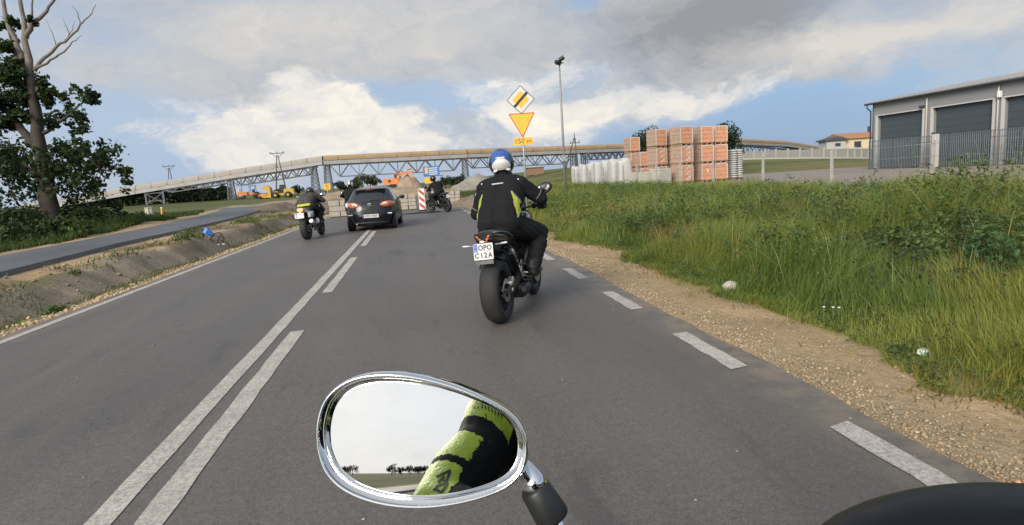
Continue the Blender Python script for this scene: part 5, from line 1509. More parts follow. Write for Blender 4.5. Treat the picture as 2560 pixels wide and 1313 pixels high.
    for s in (-1, 1):
        mb = MB(); mb.ell((s * .93, 2.55, 1.03), (.10, .06, .07), 14, 8); mb.beam((s * .80, 2.6, 1.0), (s * .9, 2.56, 1.02), .05); mb.build('wing_mirror', M['navy_paint'], t)
        mb = MB(); mb.box((s * .85, 1.55, .88), (.03, .16, .03), bev=.01); mb.build('door_handle', M['navy_paint'], t)
        mb = MB(); mb.tube([(s * .858, .6, .60), (s * .862, 1.6, .60), (s * .858, 2.9, .60)], .012, 6); mb.build('side_moulding', M['black_plastic'], t)
    return t
_cp = gp(938, 577); build_car('dark navy hatchback with orange tail lamps driving over the centre line', (_cp.x - .12, _cp.y, 0), R(2.5))
# ------------------------------------------------------------------ the four motorcycles ahead
def place_bike(px, py): p = gp(px, py); return (p.x, p.y, 0.0)
L1 = place_bike(1254, 806); H1, T1 = R(8.4 + 15.5), R(-4.0)
build_bike('black naked motorcycle with a white OPO C12A plate, nearest ahead in the right lane', L1, H1, T1, dict(plate=('OPO', 'C12A'), paint=M['black_paint'], tank_print=True, lamp=M['orange_lens'], steer=R(-2)), 'motorcycles on the road ahead')
EL = {1: (.385, .765, 1.135), -1: (-.345, .70, 1.05)}; WR = {1: (.36, .875, 1.09), -1: (-.345, .885, 1.085)}
r1 = build_rider('person in black jacket with lime side panels and blue and white helmet ahead', bike_matrix(L1, H1, T1),
                 dict(elbow=EL, wrist=WR, head_scale=1.10, fat=1.08, hd=(-.01, .775, 1.565), ankle={1: (.255, .52, .425), -1: (-.255, .52, .425)}, knee={1: (.30, .84, .77), -1: (-.30, .84, .77)}, helmet=[M['black_paint'], M['helmet_blue'], M['helmet_white']], style='patch', voxel=.0095, smooth=10, gvoxel=.006, wrinkle=.035, group='motorcyclists on the road ahead', head_rot=(R(4), 0, R(13))))
from mathutils.bvhtree import BVHTree
def sewn_panel(person, name, mat, rows, off=.003, nc=8):
    '''cloth panel that follows the jacket: rows of (z, x0, x1), laid on from behind'''
    body = [c for c in person.children if c.name.startswith('body')][0]
    bv = BVHTree.FromPolygons([v.co for v in body.data.vertices], [tuple(p.vertices) for p in body.data.polygons]); mb = MB(); g = []
    for z, x0, x1 in rows:
        r = []
        for k in range(nc + 1):
            h = bv.ray_cast(Vector((x0 + (x1 - x0) * k / nc, -1, z)), Vector((0, 1, 0)))
            r.append(h[0] + (h[1] if h[1].y < 0 else -h[1]) * off if h[0] is not None else None)
        g.append(r)
    for i in range(len(g) - 1):
        for k in range(nc):
            q = [g[i][k], g[i][k + 1], g[i + 1][k + 1], g[i + 1][k]]
            if all(v is not None for v in q) and max(v.y for v in q) - min(v.y for v in q) < .12: mb.add(q, [(0, 1, 2, 3)], 0, True)
    if mb.v: mb.build(name, mat, person)
for s in (-1, 1):
    def rows(g):
        out = []
        for k in range(19):
            t = k / 18; z = 1.255 - .27 * t; w = (math.sin(math.pi * min(1, t * 1.25) / 2) if t < .8 else 1.0) * (1 - max(0, (t - .55) / .45)) ** .9 * .062 + .002
            xo = .150 + .062 * t + g
            out.append((z, s * (xo - g), s * (xo + w + g)))
        return out
    sewn_panel(r1, 'panel_piping', M['piping'], rows(.006), .002); sewn_panel(r1, 'side_panel', M['lime'], rows(0), .005)
# reflective strips and piping on jacket and trousers
mb = MB(); mb.box((0, .49, 1.345), (.125, .012, .016), rot=(R(-28), 0, 0), bev=.003); mb.build('reflective_strip', M['reflective'], r1)
for s in (-1, 1):
    mb = MB(); mb.box((s * .20, .60, 1.345), (.016, .06, .022), rot=(R(-60), 0, 0), bev=.003); mb.build('shoulder_tab', M['reflective'], r1)
def band(parent, a, b, t, r, w, mat, name):
    a, b = Vector(a), Vector(b); d = (b - a).normalized(); c = a.lerp(b, t); mb = MB()
    mb.tube([c - d * w, c + d * w], r, 18, cap=False); mb.build(name, mat, parent)
for s, e, w in ((1, EL[1], WR[1]), (-1, EL[-1], WR[-1])):
    band(r1, (s * .195, .66, 1.31), e, .78, .072, .005, M['piping'], 'arm_piping'); band(r1, e, w, .55, .060, .004, M['piping'], 'cuff_piping')
mb = MB(); mb.tube([(.17, .44, .86), (.215, .56, .895), (.255, .70, .878), (.30, .85, .852)], .006, 6); mb.build('leg_piping', M['piping'], r1)

L2 = place_bike(770, 599); H2, T2 = R(8.4 - 1), R(-4.5)
b2 = build_bike('black sport motorcycle with lit orange tail lamp leaning at the left road edge', L2, H2, T2, dict(paint=M['black_paint'], tail=M['silver_paint'], lamp=M['lit_lens'], lamp_full=True, screen=True, fairing=M['black_paint'], side_muffler=True, amber=True, small_plate='OPO', rim=M['dark_metal'], plate_z=.70), 'motorcycles on the road ahead')
for s in (-1, 1):
    mb = MB(); mb.loft([sect(y, [(0, z), (w, z), (w, z + h), (0, z + h)]) if False else [Vector((s * (.16 + a), y, z + b)) for a, b in ((0, 0), (w, .02), (w, h), (0, h))] for y, z, w, h in ((-.1, .62, .06, .15), (.1, .60, .09, .19), (.3, .62, .06, .16))]); mb.build('side_panel', M['silver_paint'], b2)
r2 = build_rider('person in brown-grey jacket with yellow waist band crouched at the left road edge', bike_matrix(L2, H2, T2),
                 dict(jacket=M['grey_jacket'], helmet=[M['black_paint']] * 3, crouch=.16, ch=(0, .60, 1.12), shc=(0, .78, 1.24), nk=(0, .88, 1.28), hd=(0.02, .97, 1.345), fat=1.1, elbow={1: (.40, .88, 1.04), -1: (-.40, .86, 1.02)}, group='motorcyclists on the road ahead', voxel=.022, gvoxel=.012, wrinkle=.05, extra=[]))
mb = MB(); mb.loft([[Vector((x, y, z)) for x, z in ((-.17, z0), (.17, z0), (.185, z0 + .03), (.17, z0 + .06), (-.17, z0 + .06), (-.185, z0 + .03))] for y, z0 in ((.17, .955), (.25, .935), (.36, .94))]); mb.build('waist_bag', M['hivis'], r2)
for s in (-1, 1):
    mb = MB(); mb.box((s * .285, .70, .90), (.05, .12, .06), bev=.02); mb.build('knee_slider', M['hivis'], r2)
    mb = MB(); mb.ell((s * .215, .50, .46), (.07, .075, .11), 12, 8); mb.build('boot_shin', M['white_paint'], r2)

p3 = gp(866, 566); L3 = (-2.58, 23.9, 0); H3, T3 = R(8.4 - 3), R(-6)
build_bike('motorcycle mostly hidden behind the left side of the dark hatchback', L3, H3, T3, dict(paint=M['black_paint'], screen=True, side_muffler=True, lamp=M['red_lens']), 'motorcycles on the road ahead')
build_rider('person in black with a white helmet, half hidden by the dark hatchback', bike_matrix(L3, H3, T3), dict(helmet=[M['black_paint'], M['helmet_white'], M['helmet_white']], style='stripe', crouch=.10, group='motorcyclists on the road ahead', voxel=.024, gvoxel=.013))

L4 = place_bike(1120, 530); H4, T4 = R(8.4 - 38), R(-7)
b4 = build_bike('black motorcycle turning left at the road end beside the striped guide board', L4, H4, T4, dict(paint=M['black_paint'], lamp=M['red_lens'], steer=R(6)), 'motorcycles on the road ahead')
r4 = build_rider('person in black clothing and black helmet turning left on the farthest motorcycle', bike_matrix(L4, H4, T4), dict(helmet=[M['black_paint']] * 3, group='motorcyclists on the road ahead', voxel=.024, gvoxel=.013, head_rot=(0, 0, R(15))))
mb = MB(); mb.ell((-.20, .72, .95), (.05, .16, .09), 12, 8, rot=(R(15), 0, 0)); mb.build('knee_patch', M['reflective'], r4)
# ------------------------------------------------------------------ grass and leaves
def blades(x, y, h, w, lean, az, col, base_z=None):
    n = len(x); z = zg(x, y) - .02 if base_z is None else base_z
    T = np.array([0, .4, .75, 1.0]); Wd = np.array([1, .82, .5])
    dx, dy = np.sin(az), np.cos(az); fa = RNG.uniform(0, 2 * np.pi, n); px_, py_ = np.cos(fa), np.sin(fa)
    V = np.empty((n, 7, 3), np.float32)
    for k in range(4):
        t = T[k]; cx = x + dx * lean * h * t ** 2; cy = y + dy * lean * h * t ** 2; cz = z + h * t * (1 - .28 * lean * t)
        if k < 3:
            hw = w * Wd[k] / 2
            V[:, 2 * k] = np.stack([cx - px_ * hw, cy - py_ * hw, cz], 1); V[:, 2 * k + 1] = np.stack([cx + px_ * hw, cy + py_ * hw, cz], 1)
        else: V[:, 6] = np.stack([cx, cy, cz], 1)
    b = (np.arange(n) * 7)[:, None]
    F = np.concatenate([b + np.array([0, 1, 3, 2]), b + np.array([2, 3, 5, 4]), b + np.array([4, 5, 6])], 1)
    ls = (np.arange(n) * 11)[:, None] + np.array([0, 4, 8])
    return V.reshape(-1, 3), F.ravel(), ls.ravel(), np.repeat(col, 7, 0)
def leaves(c, size, nrm, col, aspect=.5):
    """folded leaf: 4 points, two triangles"""
    n = len(c); a = RNG.normal(size=(n, 3)); nrm = nrm / np.linalg.norm(nrm, axis=1, keepdims=True)
    u = np.cross(nrm, a); u /= np.linalg.norm(u, axis=1, keepdims=True) + 1e-9; v = np.cross(nrm, u)
    s = size[:, None]; V = np.empty((n, 4, 3), np.float32)
    V[:, 0] = c - u * s * .5; V[:, 2] = c + u * s * .5; V[:, 1] = c + v * s * aspect * .5 + nrm * s * .10 + u * s * .05; V[:, 3] = c - v * s * aspect * .5 + nrm * s * .10 + u * s * .05
    b = (np.arange(n) * 4)[:, None]
    F = np.concatenate([b + np.array([0, 1, 2]), b + np.array([0, 2, 3])], 1)
    return V.reshape(-1, 3), F.ravel(), np.arange(2 * n) * 3, np.repeat(col, 4, 0)
def join(parts):
    vo = lo = 0; V = []; F = []; L = []; C = []
    for v, f, l, c in parts:
        V.append(v); F.append(f + vo); L.append(l + lo); C.append(c); vo += len(v); lo += len(f)
    return np.concatenate(V), np.concatenate(F), np.concatenate(L), np.concatenate(C)
def veg(name, parts, mat, parent=None, kind=None, label=None):
    V, F, L, C = join(parts)
    o = link_mesh(name, np_mesh(name, V, F, L, mat, np.clip(C, .004, .6)), parent)
    return tag(o, label, None, None, kind)
def jitter_col(base, n, v=.25, warm=.15):
    k = RNG.normal(1, v, (n, 1)).clip(.4, 1.8); w = RNG.normal(0, warm, (n, 1))
    return np.array(base)[None] * k * np.concatenate([1 + w, np.ones((n, 1)), 1 - w * .5], 1).clip(.4, 1.7)
def patch_col(x, y, n):
    """tone of the sward: patches of yellow-green, blue-green and a few dry ones"""
    a = fbm(x * .9 + 5, y * .5 + 8, 3)[:, None]; b = fbm(x * .5 + 31, y * .3 + 2, 3)[:, None]; d = fbm(x * 1.1 + 60, y * .35 + 44, 2)[:, None]
    g = np.array((.195, .225, .05)) * (1 - sst(a, .35, .65)) + np.array((.125, .175, .042)) * sst(a, .35, .65)
    g = g * (1 - .65 * sst(b, .5, .7)) + np.array((.27, .26, .075)) * .65 * sst(b, .5, .7)
    g = g * (1 - .55 * sst(d, .66, .78)) + np.array((.28, .18, .08)) * .55 * sst(d, .66, .78)
    return g * 1.15 * jitter_col((1, 1, 1), n, .22, .10)
def edge_x(y): return 3.43 + (fbm(y * .45, y * 0 + 7, 3) - .5) * 1.0 + (fbm(y * 1.9, y * 0 + 3, 2) - .5) * .45
def crest(x, y):
    """height envelope of the weeds over the verge"""
    d = x - edge_x(y)
    h = .09 + .40 * sst(d, .0, .8) + .08 * sst(d, 1.2, 3.4)
    h = h * (.32 + 1.4 * fbm(x * .7 + 3, y * .7, 3)) + .58 * np.exp(-((x - 8.0) / 2.3) ** 2 - ((y - 7.4) / 2.6) ** 2)
    return h
parts = []
for (y0, y1, x1, n, wk) in ((.2, 5, 8.5, 46000, 1.05), (5, 9, 12.5, 58000, 1.15), (9, 15, 14.6, 54000, 1.45), (15, 25, 14.8, 46000, 1.9), (25, 42, 15.0, 27000, 3.3), (42, 75, 15.2, 13000, 6.0)):
    y = y0 + (y1 - y0) * RNG.random(n); xl = edge_x(y) - .1; u = RNG.random(n)
    x = xl + (x1 - xl) * u ** 1.35
    keep = (y > -.6 + (x - 3.5) * .78) | (y > 9)
    x, y = x[keep], y[keep]; n = len(x)
    h = crest(x, y) * RNG.uniform(.55, 1.15, n); w = RNG.uniform(.0035, .008, n) * wk
    far_site = (y > 38) & (x < 5.5)
    h = np.where(far_site, h * .2, h)
    az = 12 * fbm(x * .45 + 7, y * .45 + 1, 2) + RNG.normal(0, .9, n); ln = RNG.uniform(.05, .6, n) + .8 * sst(fbm(x * .8 + 90, y * .8 + 15, 2), .58, .74)
    parts.append(blades(x, y, h, w, ln, az, patch_col(x, y, n)))
# dead straw-coloured stalks, some bent over
n = 1500; y = 1.2 + 16 * RNG.random(n) ** 1.3; x = edge_x(y) + .15 + 6.5 * RNG.random(n) ** 1.3
parts.append(blades(x, y, crest(x, y) * RNG.uniform(.8, 1.5, n), .007 + .0004 * y, RNG.uniform(.05, .9, n), RNG.uniform(0, 6.28, n), jitter_col((.36, .33, .16), n, .2)))
# seed stalks: pale thin stems that stand above the blades
n = 5200; y = .5 + 44 * RNG.random(n) ** 1.7; x = edge_x(y) + .3 + 9 * RNG.random(n) ** 1.4; h = crest(x, y) * RNG.uniform(.9, 1.25, n)
parts.append(blades(x, y, h, .004 + .00035 * y, RNG.uniform(0, .3, n), RNG.uniform(0, 6.28, n), jitter_col((.24, .23, .085), n, .2)))
# sparse tufts creeping over the sandy shoulder
n = 9000; y = 1.5 + 30 * RNG.random(n) ** 1.5; x = edge_x(y) - np.abs(RNG.normal(0, .22, n)) + .05
cl = fbm(x * 3 + 9, y * 3, 2) > .5; x, y = x[cl], y[cl]; n = len(x)
parts.append(blades(x, y, RNG.uniform(.03, .12, n), RNG.uniform(.004, .009, n) * (1 + y * .05), RNG.uniform(.2, .9, n), RNG.uniform(0, 6.28, n), jitter_col((.19, .17, .045), n, .25, .2)))
veg('grass', parts, M['grass'], kind='stuff', label='tall green roadside grass on the right verge')

# leafy weeds mixed into the verge
def weed_leaves(n_plants, xf, yf, hmul, base, leaf=.05, per=26, stem=True):
    n = n_plants; x, y = xf, yf; H = crest(x, y) * RNG.uniform(.75, 1.15, n) * hmul; z = zg(x, y)
    k = np.repeat(np.arange(n), per); t = RNG.random(len(k)) ** .7 * .9 + .1
    sp = .045 + .16 * (1 - t) * H[k]
    c = np.stack([x[k] + RNG.normal(0, 1, len(k)) * sp, y[k] + RNG.normal(0, 1, len(k)) * sp, z[k] + t * H[k]], 1)
    nr = RNG.normal(0, .55, (len(k), 3)); nr[:, 2] += .75
    tone = jitter_col(base, n, .25, .12)[k] * jitter_col((1, 1, 1), len(k), .15, .05)
    return leaves(c, RNG.uniform(.6, 1.35, len(k)) * leaf, nr, tone, .48)
n = 3000; y = 1.0 + 13 * RNG.random(n) ** 1.2; x = edge_x(y) + .7 + 7 * RNG.random(n); kp = (y > -.4 + (x - 3.5) * .75); x, y = x[kp], y[kp]
pk = fbm(x * .55 + 21, y * .55 + 4, 3) > .47; x, y = x[pk], y[pk]
p1 = weed_leaves(len(x), x, y, .95, (.085, .125, .040), .062, 26)
n = 2600; y = 12 + 34 * RNG.random(n) ** 1.4; x = edge_x(y) + .6 + 8.5 * RNG.random(n); pk = fbm(x * .4 + 21, y * .3 + 4, 3) > .45; x, y = x[pk], y[pk]
p2 = weed_leaves(len(x), x, y, 1.02, (.11, .155, .05), .085, 20)
# small plants on the rim of the gravel
n = 700; y = 1.8 + 16 * RNG.random(n) ** 1.3; x = edge_x(y) + RNG.uniform(-.1, .7, n)
p3 = weed_leaves(n, x, y, .7, (.080, .115, .032), .035, 16)
# gangly weeds overtopping the grass: thin leafy stems, each with its own height
n = 420; y = 2.5 + 30 * RNG.random(n) ** 1.3; x = edge_x(y) + .5 + 8 * RNG.random(n); kp = (y > -.4 + (x - 3.5) * .75); x, y = x[kp], y[kp]; n = len(x)
Hh = crest(x, y) * RNG.uniform(1.0, 1.55, n); per = 30; k = np.repeat(np.arange(n), per); t_ = RNG.random(len(k)); tilt = RNG.normal(0, .14, (n, 2))[k] * (t_ * Hh[k])[:, None]
c = np.stack([x[k] + tilt[:, 0] + RNG.normal(0, .035, len(k)) * (1.2 - t_), y[k] + tilt[:, 1] + RNG.normal(0, .035, len(k)) * (1.2 - t_), zg(x, y)[k] + t_ * Hh[k]], 1)
nr = RNG.normal(0, .7, (len(k), 3)); nr[:, 2] += .5
p4 = leaves(c, RNG.uniform(.5, 1.4, len(k)) * (.045 + .0012 * y[k]), nr, jitter_col((.125, .165, .06), n, .25, .15)[k] * jitter_col((1, 1, 1), len(k), .15), .3)
p5 = blades(x, y, Hh, .007 + .0004 * y, np.abs(RNG.normal(0, .14, n)), RNG.uniform(0, 6.28, n), jitter_col((.17, .19, .07), n, .2))
veg('weeds', [p1, p2, p3, p4, p5], M['leaf'], kind='stuff', label='leafy green weeds growing through the roadside grass')

# tall single weeds and shrubs that stand out of the verge
M['stem'] = pmat('green_stem', (.13, .15, .06), .7, var=.2)
def tall_weed(px, d, H, label, seed, leafy=1.0, spread=.22, leaf=.09, tone=(.09, .12, .045), nst=3):
    p = atz(px, d, .0); z = zgs(p.x, p.y); rg = np.random.default_rng(seed)
    t = thing('tall_weed', label, 'weed', (p.x, p.y, z), 0, 'single tall weeds along the verge')
    mb = MB(); cs = []
    for k in range(nst):
        a = rg.uniform(0, 6.28); q = rg.uniform(.3, 1) * spread; hh = H * rg.uniform(.78, 1.0) if k else H
        pts = [Vector((math.cos(a) * q * t_ ** 1.5, math.sin(a) * q * t_ ** 1.5, hh * t_)) for t_ in (0, .3, .6, 1)]
        mb.tube(pts, [.008, .007, .005, .002], 5)
        for j in range(int(26 * leafy)):
            t_ = rg.uniform(.25, 1); c = Vector((math.cos(a) * q * t_ ** 1.5, math.sin(a) * q * t_ ** 1.5, hh * t_)); cs.append(c + Vector(rg.normal(0, .055 * (1.25 - t_), 3)))
    mb.build('stem', M['stem'], t)
    c = np.array([tuple(q) for q in cs]); n = len(c); nr = rg.normal(0, .6, (n, 3)); nr[:, 2] += .5
    v = leaves(c, rg.uniform(.5, 1.3, n) * leaf, nr, jitter_col(tone, n, .2), .32)
    veg('foliage', [v], M['leaf'], t)
for i, a in enumerate((( 2172, 11.5, 1.22, 'pale grey-green tall weed rising over the yard left of the warehouse corner'), (2130, 13, 1.08, 'thin reddish seed weed left of the tall one by the warehouse corner'),
                       (2480, 8.8, 1.33, 'branching dry weed silhouetted before the third warehouse door'), (2345, 9.5, 1.12, 'stout upright weed under the pale gate pillar'), (2200, 10.2, 1.1, 'short leaning weed below the corner of the warehouse'),
                       (1700, 17, 1.0, 'bushy weed standing below the orange brick stack'), (1650, 18, 1.02, 'feathery grey weed under the slanted-print bricks'), (1905, 13.5, 1.1, 'slim weed climbing past the third fence post'), (2010, 12, 1.0, 'fine spiky weed in the pale grass left of the double fence post'),
                       (2290, 9.8, 1.08, 'spindly weed against the gravel before the first warehouse door'))):
    tall_weed(*a, seed=40 + i, leafy=(1.6 if i in (0, 2, 5, 6) else .8), tone=((.12, .13, .07) if i in (0, 6) else (.10, .095, .045) if i in (1, 2) else (.085, .125, .035)), nst=(4 if i in (0, 2, 5, 6) else 2))
def shrub(name, label, cat, x, y, r, h, n, tone, leaf=.07, group=None, seed=0, asp=.5, stems=5):
    rg = np.random.default_rng(seed + 900); z = zgs(x, y)
    t = thing(name, label, cat, (x, y, z), 0, group)
    k = 14; lc = rg.normal(0, 1, (k, 3)); lc /= np.linalg.norm(lc, axis=1, keepdims=True); lc *= rg.uniform(.35, .85, (k, 1)); lc[:, 2] = np.abs(lc[:, 2]) * .9 + .08
    lc = lc * np.array([r, r, h * .85]); lr = rg.uniform(.20, .38, k) * min(r, h)
    i = rg.integers(0, k, n); d = rg.normal(0, 1, (n, 3)); d /= np.linalg.norm(d, axis=1, keepdims=True)
    c = lc[i] + d * (lr[i] * rg.uniform(.55, 1.0, n) ** .5)[:, None]; c[:, 2] = np.maximum(c[:, 2], .02)
    nr = d * .8 + rg.normal(0, .5, (n, 3)); nr[:, 2] += .4
    tone_l = jitter_col(tone, k, .22, .1)[i] * jitter_col((1, 1, 1), n, .18, .06)
    veg('foliage', [leaves(c, rg.uniform(.6, 1.4, n) * leaf, nr, tone_l, asp)], M['leaf'], t)
    mb = MB()
    for j in range(stems):
        q = lc[j % k]; mb.tube([(0, 0, -.05), tuple(q * np.array([.4, .4, .55])), tuple(q)], [.022 * h, .014 * h, .006], 5)
    mb.build('stem', M['pole_dark'], t)
    return t
sh = [(2440, 8.6, 1.15, 1.22, 3400, 'dark leafy shrub at the right edge of the verge under the third warehouse door'), (2320, 7.6, 1.05, 1.08, 3000, 'dark shrub with rounded leaves below the middle warehouse door'), (2530, 6.8, .95, 1.1, 2800, 'dense dark shrub cut by the right frame edge'),
      (2150, 9.0, .95, .92, 2200, 'mid green shrub in the middle of the right verge'), (2225, 7.0, .9, .85, 2200, 'low dark shrub below the warehouse corner among tall grass'), (2040, 11, .9, .82, 1600, 'small shrub left of the mid green one in the right verge'),
      (2420, 6.1, .85, .84, 2200, 'broad dark shrub low in the verge near the right frame edge'), (1900, 12.5, .8, .74, 1300, 'loose green shrub below the concrete fence post in the right verge'), (2250, 10.0, .9, 1.0, 1800, 'upright green shrub right under the warehouse corner')]
for i, (px, d, r, h, n, lb) in enumerate(sh):
    p = atz(px, d, .0); shrub('shrub', lb, 'shrub', p.x, p.y, r, h, int(n * 1.35), (.072, .112, .038) if i in (0, 1, 2, 4, 6) else (.088, .130, .044), .062, 'leafy shrubs in the right verge', i)
p = atz(1590, 15.5, 0); shrub('dry_shrub', 'rust-brown withered shrub among the grass below the white sacks', 'shrub', p.x, p.y, .85, .62, 1100, (.20, .12, .055), .06, None, 51, .3)
p = gp(1905, 640, 0); t = thing('white_flower', 'white umbrel-headed flower standing in the right verge', 'flower', (p.x + .1, p.y, zgs(p.x, p.y)))
mb = MB(); mb.tube([(0, 0, 0), (.02, 0, .45), (.0, 0, .42)], [.006, .005, .004], 5); mb.build('stem', M['stem'], t)
mb = MB()
for k in range(26): a = random.uniform(0, 6.28); q = random.uniform(0, .055); mb.ell((q * math.cos(a), q * math.sin(a), .43 - q * .2), (.012, .012, .005), 6, 4)
mb.build('flower_head', M['white_print'], t)
for i, (px, py) in enumerate(((2060, 753), (2083, 752), (2098, 753))):
    p = gp(px, py, .12); t = thing('daisy', ['leftmost of three tiny white daisies low in the right verge', 'middle of three tiny white daisies low in the right verge', 'rightmost of three tiny white daisies low in the right verge'][i], 'flower', (p.x, p.y, zgs(p.x, p.y)), 0, 'tiny white daisies')
    h = .17; mb = MB(); mb.tube([(0, 0, 0), (0, 0, h)], .003, 4); mb.build('stem', M['stem'], t); mb = MB(); mb.lathe([(h, .001), (h + .006, .013), (h + .01, .012), (h + .012, .001)], (0, 0, 0), 'Z', 10); mb.build('petals', M['white_print'], t)

# ------------------------------------------------------------------ left side: grass, undergrowth and the big tree
parts = []
n = 60000; y = 6 + 44 * RNG.random(n) ** 1.3; pl, pr = path_edges(y); off = .9 + 1.0 * fbm(y * .4, y * 0 + 2, 2); x = pl - off - 17 * RNG.random(n) ** 1.5
h = (.12 + .32 * fbm(x * .5, y * .4, 3)) * RNG.uniform(.6, 1.3, n); h *= np.where((x < -13) & (y < 34), 1.35, .8)
parts.append(blades(x, y, h, RNG.uniform(.006, .012, n) * (1 + y * .07), RNG.uniform(.1, .6, n), RNG.uniform(0, 6.28, n), jitter_col((.055, .085, .022), n, .28, .12)))
n = 9000; y = 3 + 30 * RNG.random(n) ** 1.3; x = -RNG.uniform(4.95, 5.75, n); kp = fbm(x * 1.2, y * .8, 3) > .46; x, y = x[kp], y[kp]; n = len(x)
parts.append(blades(x, y, RNG.uniform(.03, .14, n), RNG.uniform(.004, .010, n) * (1 + y * .05), RNG.uniform(.2, .8, n), RNG.uniform(0, 6.28, n), jitter_col((.10, .12, .03), n, .25, .15)))
n = 12000; y = 8 + 36 * RNG.random(n); pl, pr = path_edges(y); x = pr + .25 + RNG.random(n) * np.maximum(.3, -5.9 - pr); kp = (fbm(x * 1.1 + 77, y * .45, 3) > .56); x, y = x[kp], y[kp]; n = len(x)
parts.append(blades(x, y, RNG.uniform(.04, .20, n), RNG.uniform(.006, .014, n) * (1 + y * .04), RNG.uniform(.2, .8, n), RNG.uniform(0, 6.28, n), jitter_col((.085, .11, .035), n, .25, .15)))
veg('grass', parts, M['grass'], kind='stuff', label='short rough grass along the left verge and path')
for i, (px, py, r, h, n, lb) in enumerate(((497, 606, .62, .50, 700, 'bright green weed clump on the soil bank beside the blue bag'), (462, 614, .40, .30, 380, 'small pale weed clump left of the one by the blue bag'), (131, 744, .24, .17, 260, 'low dark green plant at the foot of the left soil bank'),
                                          (188, 692, .16, .2, 110, 'tiny sprig on top of the left soil bank'), (640, 553, .9, .35, 420, 'flat green weed patch on the bank left of the leaning motorcycle'))):
    p = gp(px, py, .12); shrub('weed_clump', lb, 'weed', p.x, p.y, r, h, n, (.085, .125, .035), .055, 'weed clumps on the left soil bank', 60 + i, .4, 3)

def tube_tree(t, limbs, bark):
    for pts, r0, r1, nm in limbs:
        n = len(pts); mb = MB(); mb.tube(pts, [r0 + (r1 - r0) * i / (n - 1) for i in range(n)], 10 if r0 > .1 else 6); mb.build(nm, bark, t)
def bark_mat(name, c):
    m = pmat(name, c, .9, var=.4, vs=3, bump=1.0, bs=12, dirt=tuple(min(1, q * 1.6) for q in c), dirt_amt=.4, dirt_s=2.2); return m
M['bark'] = bark_mat('brown_bark', (.050, .038, .031)); M['dead_wood'] = bark_mat('bleached_dead_wood', (.17, .145, .12))
TD = 26.0
tb = atz(135, TD, .2); tz = zgs(tb.x, tb.y)
big = thing('old_tree', 'old broad-leaved tree with bare dead branches at its top at the left frame edge', 'tree', (tb.x, tb.y, tz))
def tp(px, py, dd=0): return at(px, py, TD + dd) - Vector((tb.x, tb.y, tz))
def curvy(pts, amp=.06):
    out = []
    for i in range(len(pts) - 1):
        for k in range(3):
            q = pts[i].lerp(pts[i + 1], k / 3)
            if k: q = q + Vector((random.uniform(-amp, amp), random.uniform(-amp, amp), random.uniform(-amp, amp)))
            out.append(q)
    return out + [pts[-1]]
limbs = [(curvy([Vector((0, 0, -.2)), tp(125, 520), tp(112, 440), tp(100, 370), tp(88, 270), tp(76, 190)], .04), .40, .17, 'trunk'),
         (curvy([tp(76, 190), tp(68, 130), tp(62, 85), tp(55, 30), tp(48, -60)], .05), .16, .06, 'dead_branch'),
         (curvy([tp(64, 95), tp(78, 60), tp(105, 40), tp(132, 5), tp(160, -50)], .05), .12, .03, 'dead_branch'), (curvy([tp(72, 70), tp(80, 30), tp(84, -20)], .03), .07, .03, 'dead_branch'),
         (curvy([tp(86, 178), tp(110, 145), tp(140, 118), tp(172, 95), tp(200, 62), tp(222, 42), tp(240, 12)], .05), .085, .012, 'dead_branch'),
         (curvy([tp(92, 170), tp(125, 150), tp(160, 130), tp(180, 105), tp(205, 88)], .04), .06, .01, 'dead_branch'), (curvy([tp(200, 62), tp(195, 35), tp(178, 12)], .03), .03, .008, 'dead_branch'), (curvy([tp(178, 92), tp(165, 65), tp(155, 45)], .03), .025, .006, 'dead_branch'),
         (curvy([tp(140, 118), tp(132, 85), tp(115, 48)], .03), .025, .006, 'dead_branch'), (curvy([tp(160, 102), tp(182, 75), tp(186, 50)], .03), .02, .006, 'dead_branch'),
         (curvy([tp(58, 150), tp(40, 110), tp(20, 60), tp(8, 0), tp(0, -60)], .05), .14, .05, 'dead_branch'), (curvy([tp(70, 190), tp(40, 130), tp(28, 90), tp(12, 20)], .05), .15, .05, 'branch'),
         (curvy([tp(100, 385), tp(72, 345), tp(45, 310), tp(20, 280), tp(-10, 250)], .05), .20, .10, 'branch'), (curvy([tp(95, 350), tp(130, 320), tp(170, 290), tp(210, 255)], .08), .10, .03, 'branch'),
         (curvy([tp(108, 430), tp(150, 410), tp(210, 405), tp(280, 430)], .08), .11, .03, 'branch'), (curvy([tp(112, 440), tp(60, 420), tp(10, 400), tp(-40, 390)], .08), .11, .04, 'branch'), (curvy([tp(90, 285), tp(130, 282), tp(150, 278)], .03), .04, .01, 'branch')]
for pts, r0, r1, nm in limbs:
    n = len(pts); mb = MB(); mb.tube(pts, [r0 + (r1 - r0) * i / (n - 1) for i in range(n)], 10 if r0 > .1 else 6)
    mb.build(nm, M['dead_wood'] if nm == 'dead_branch' else M['bark'], big)
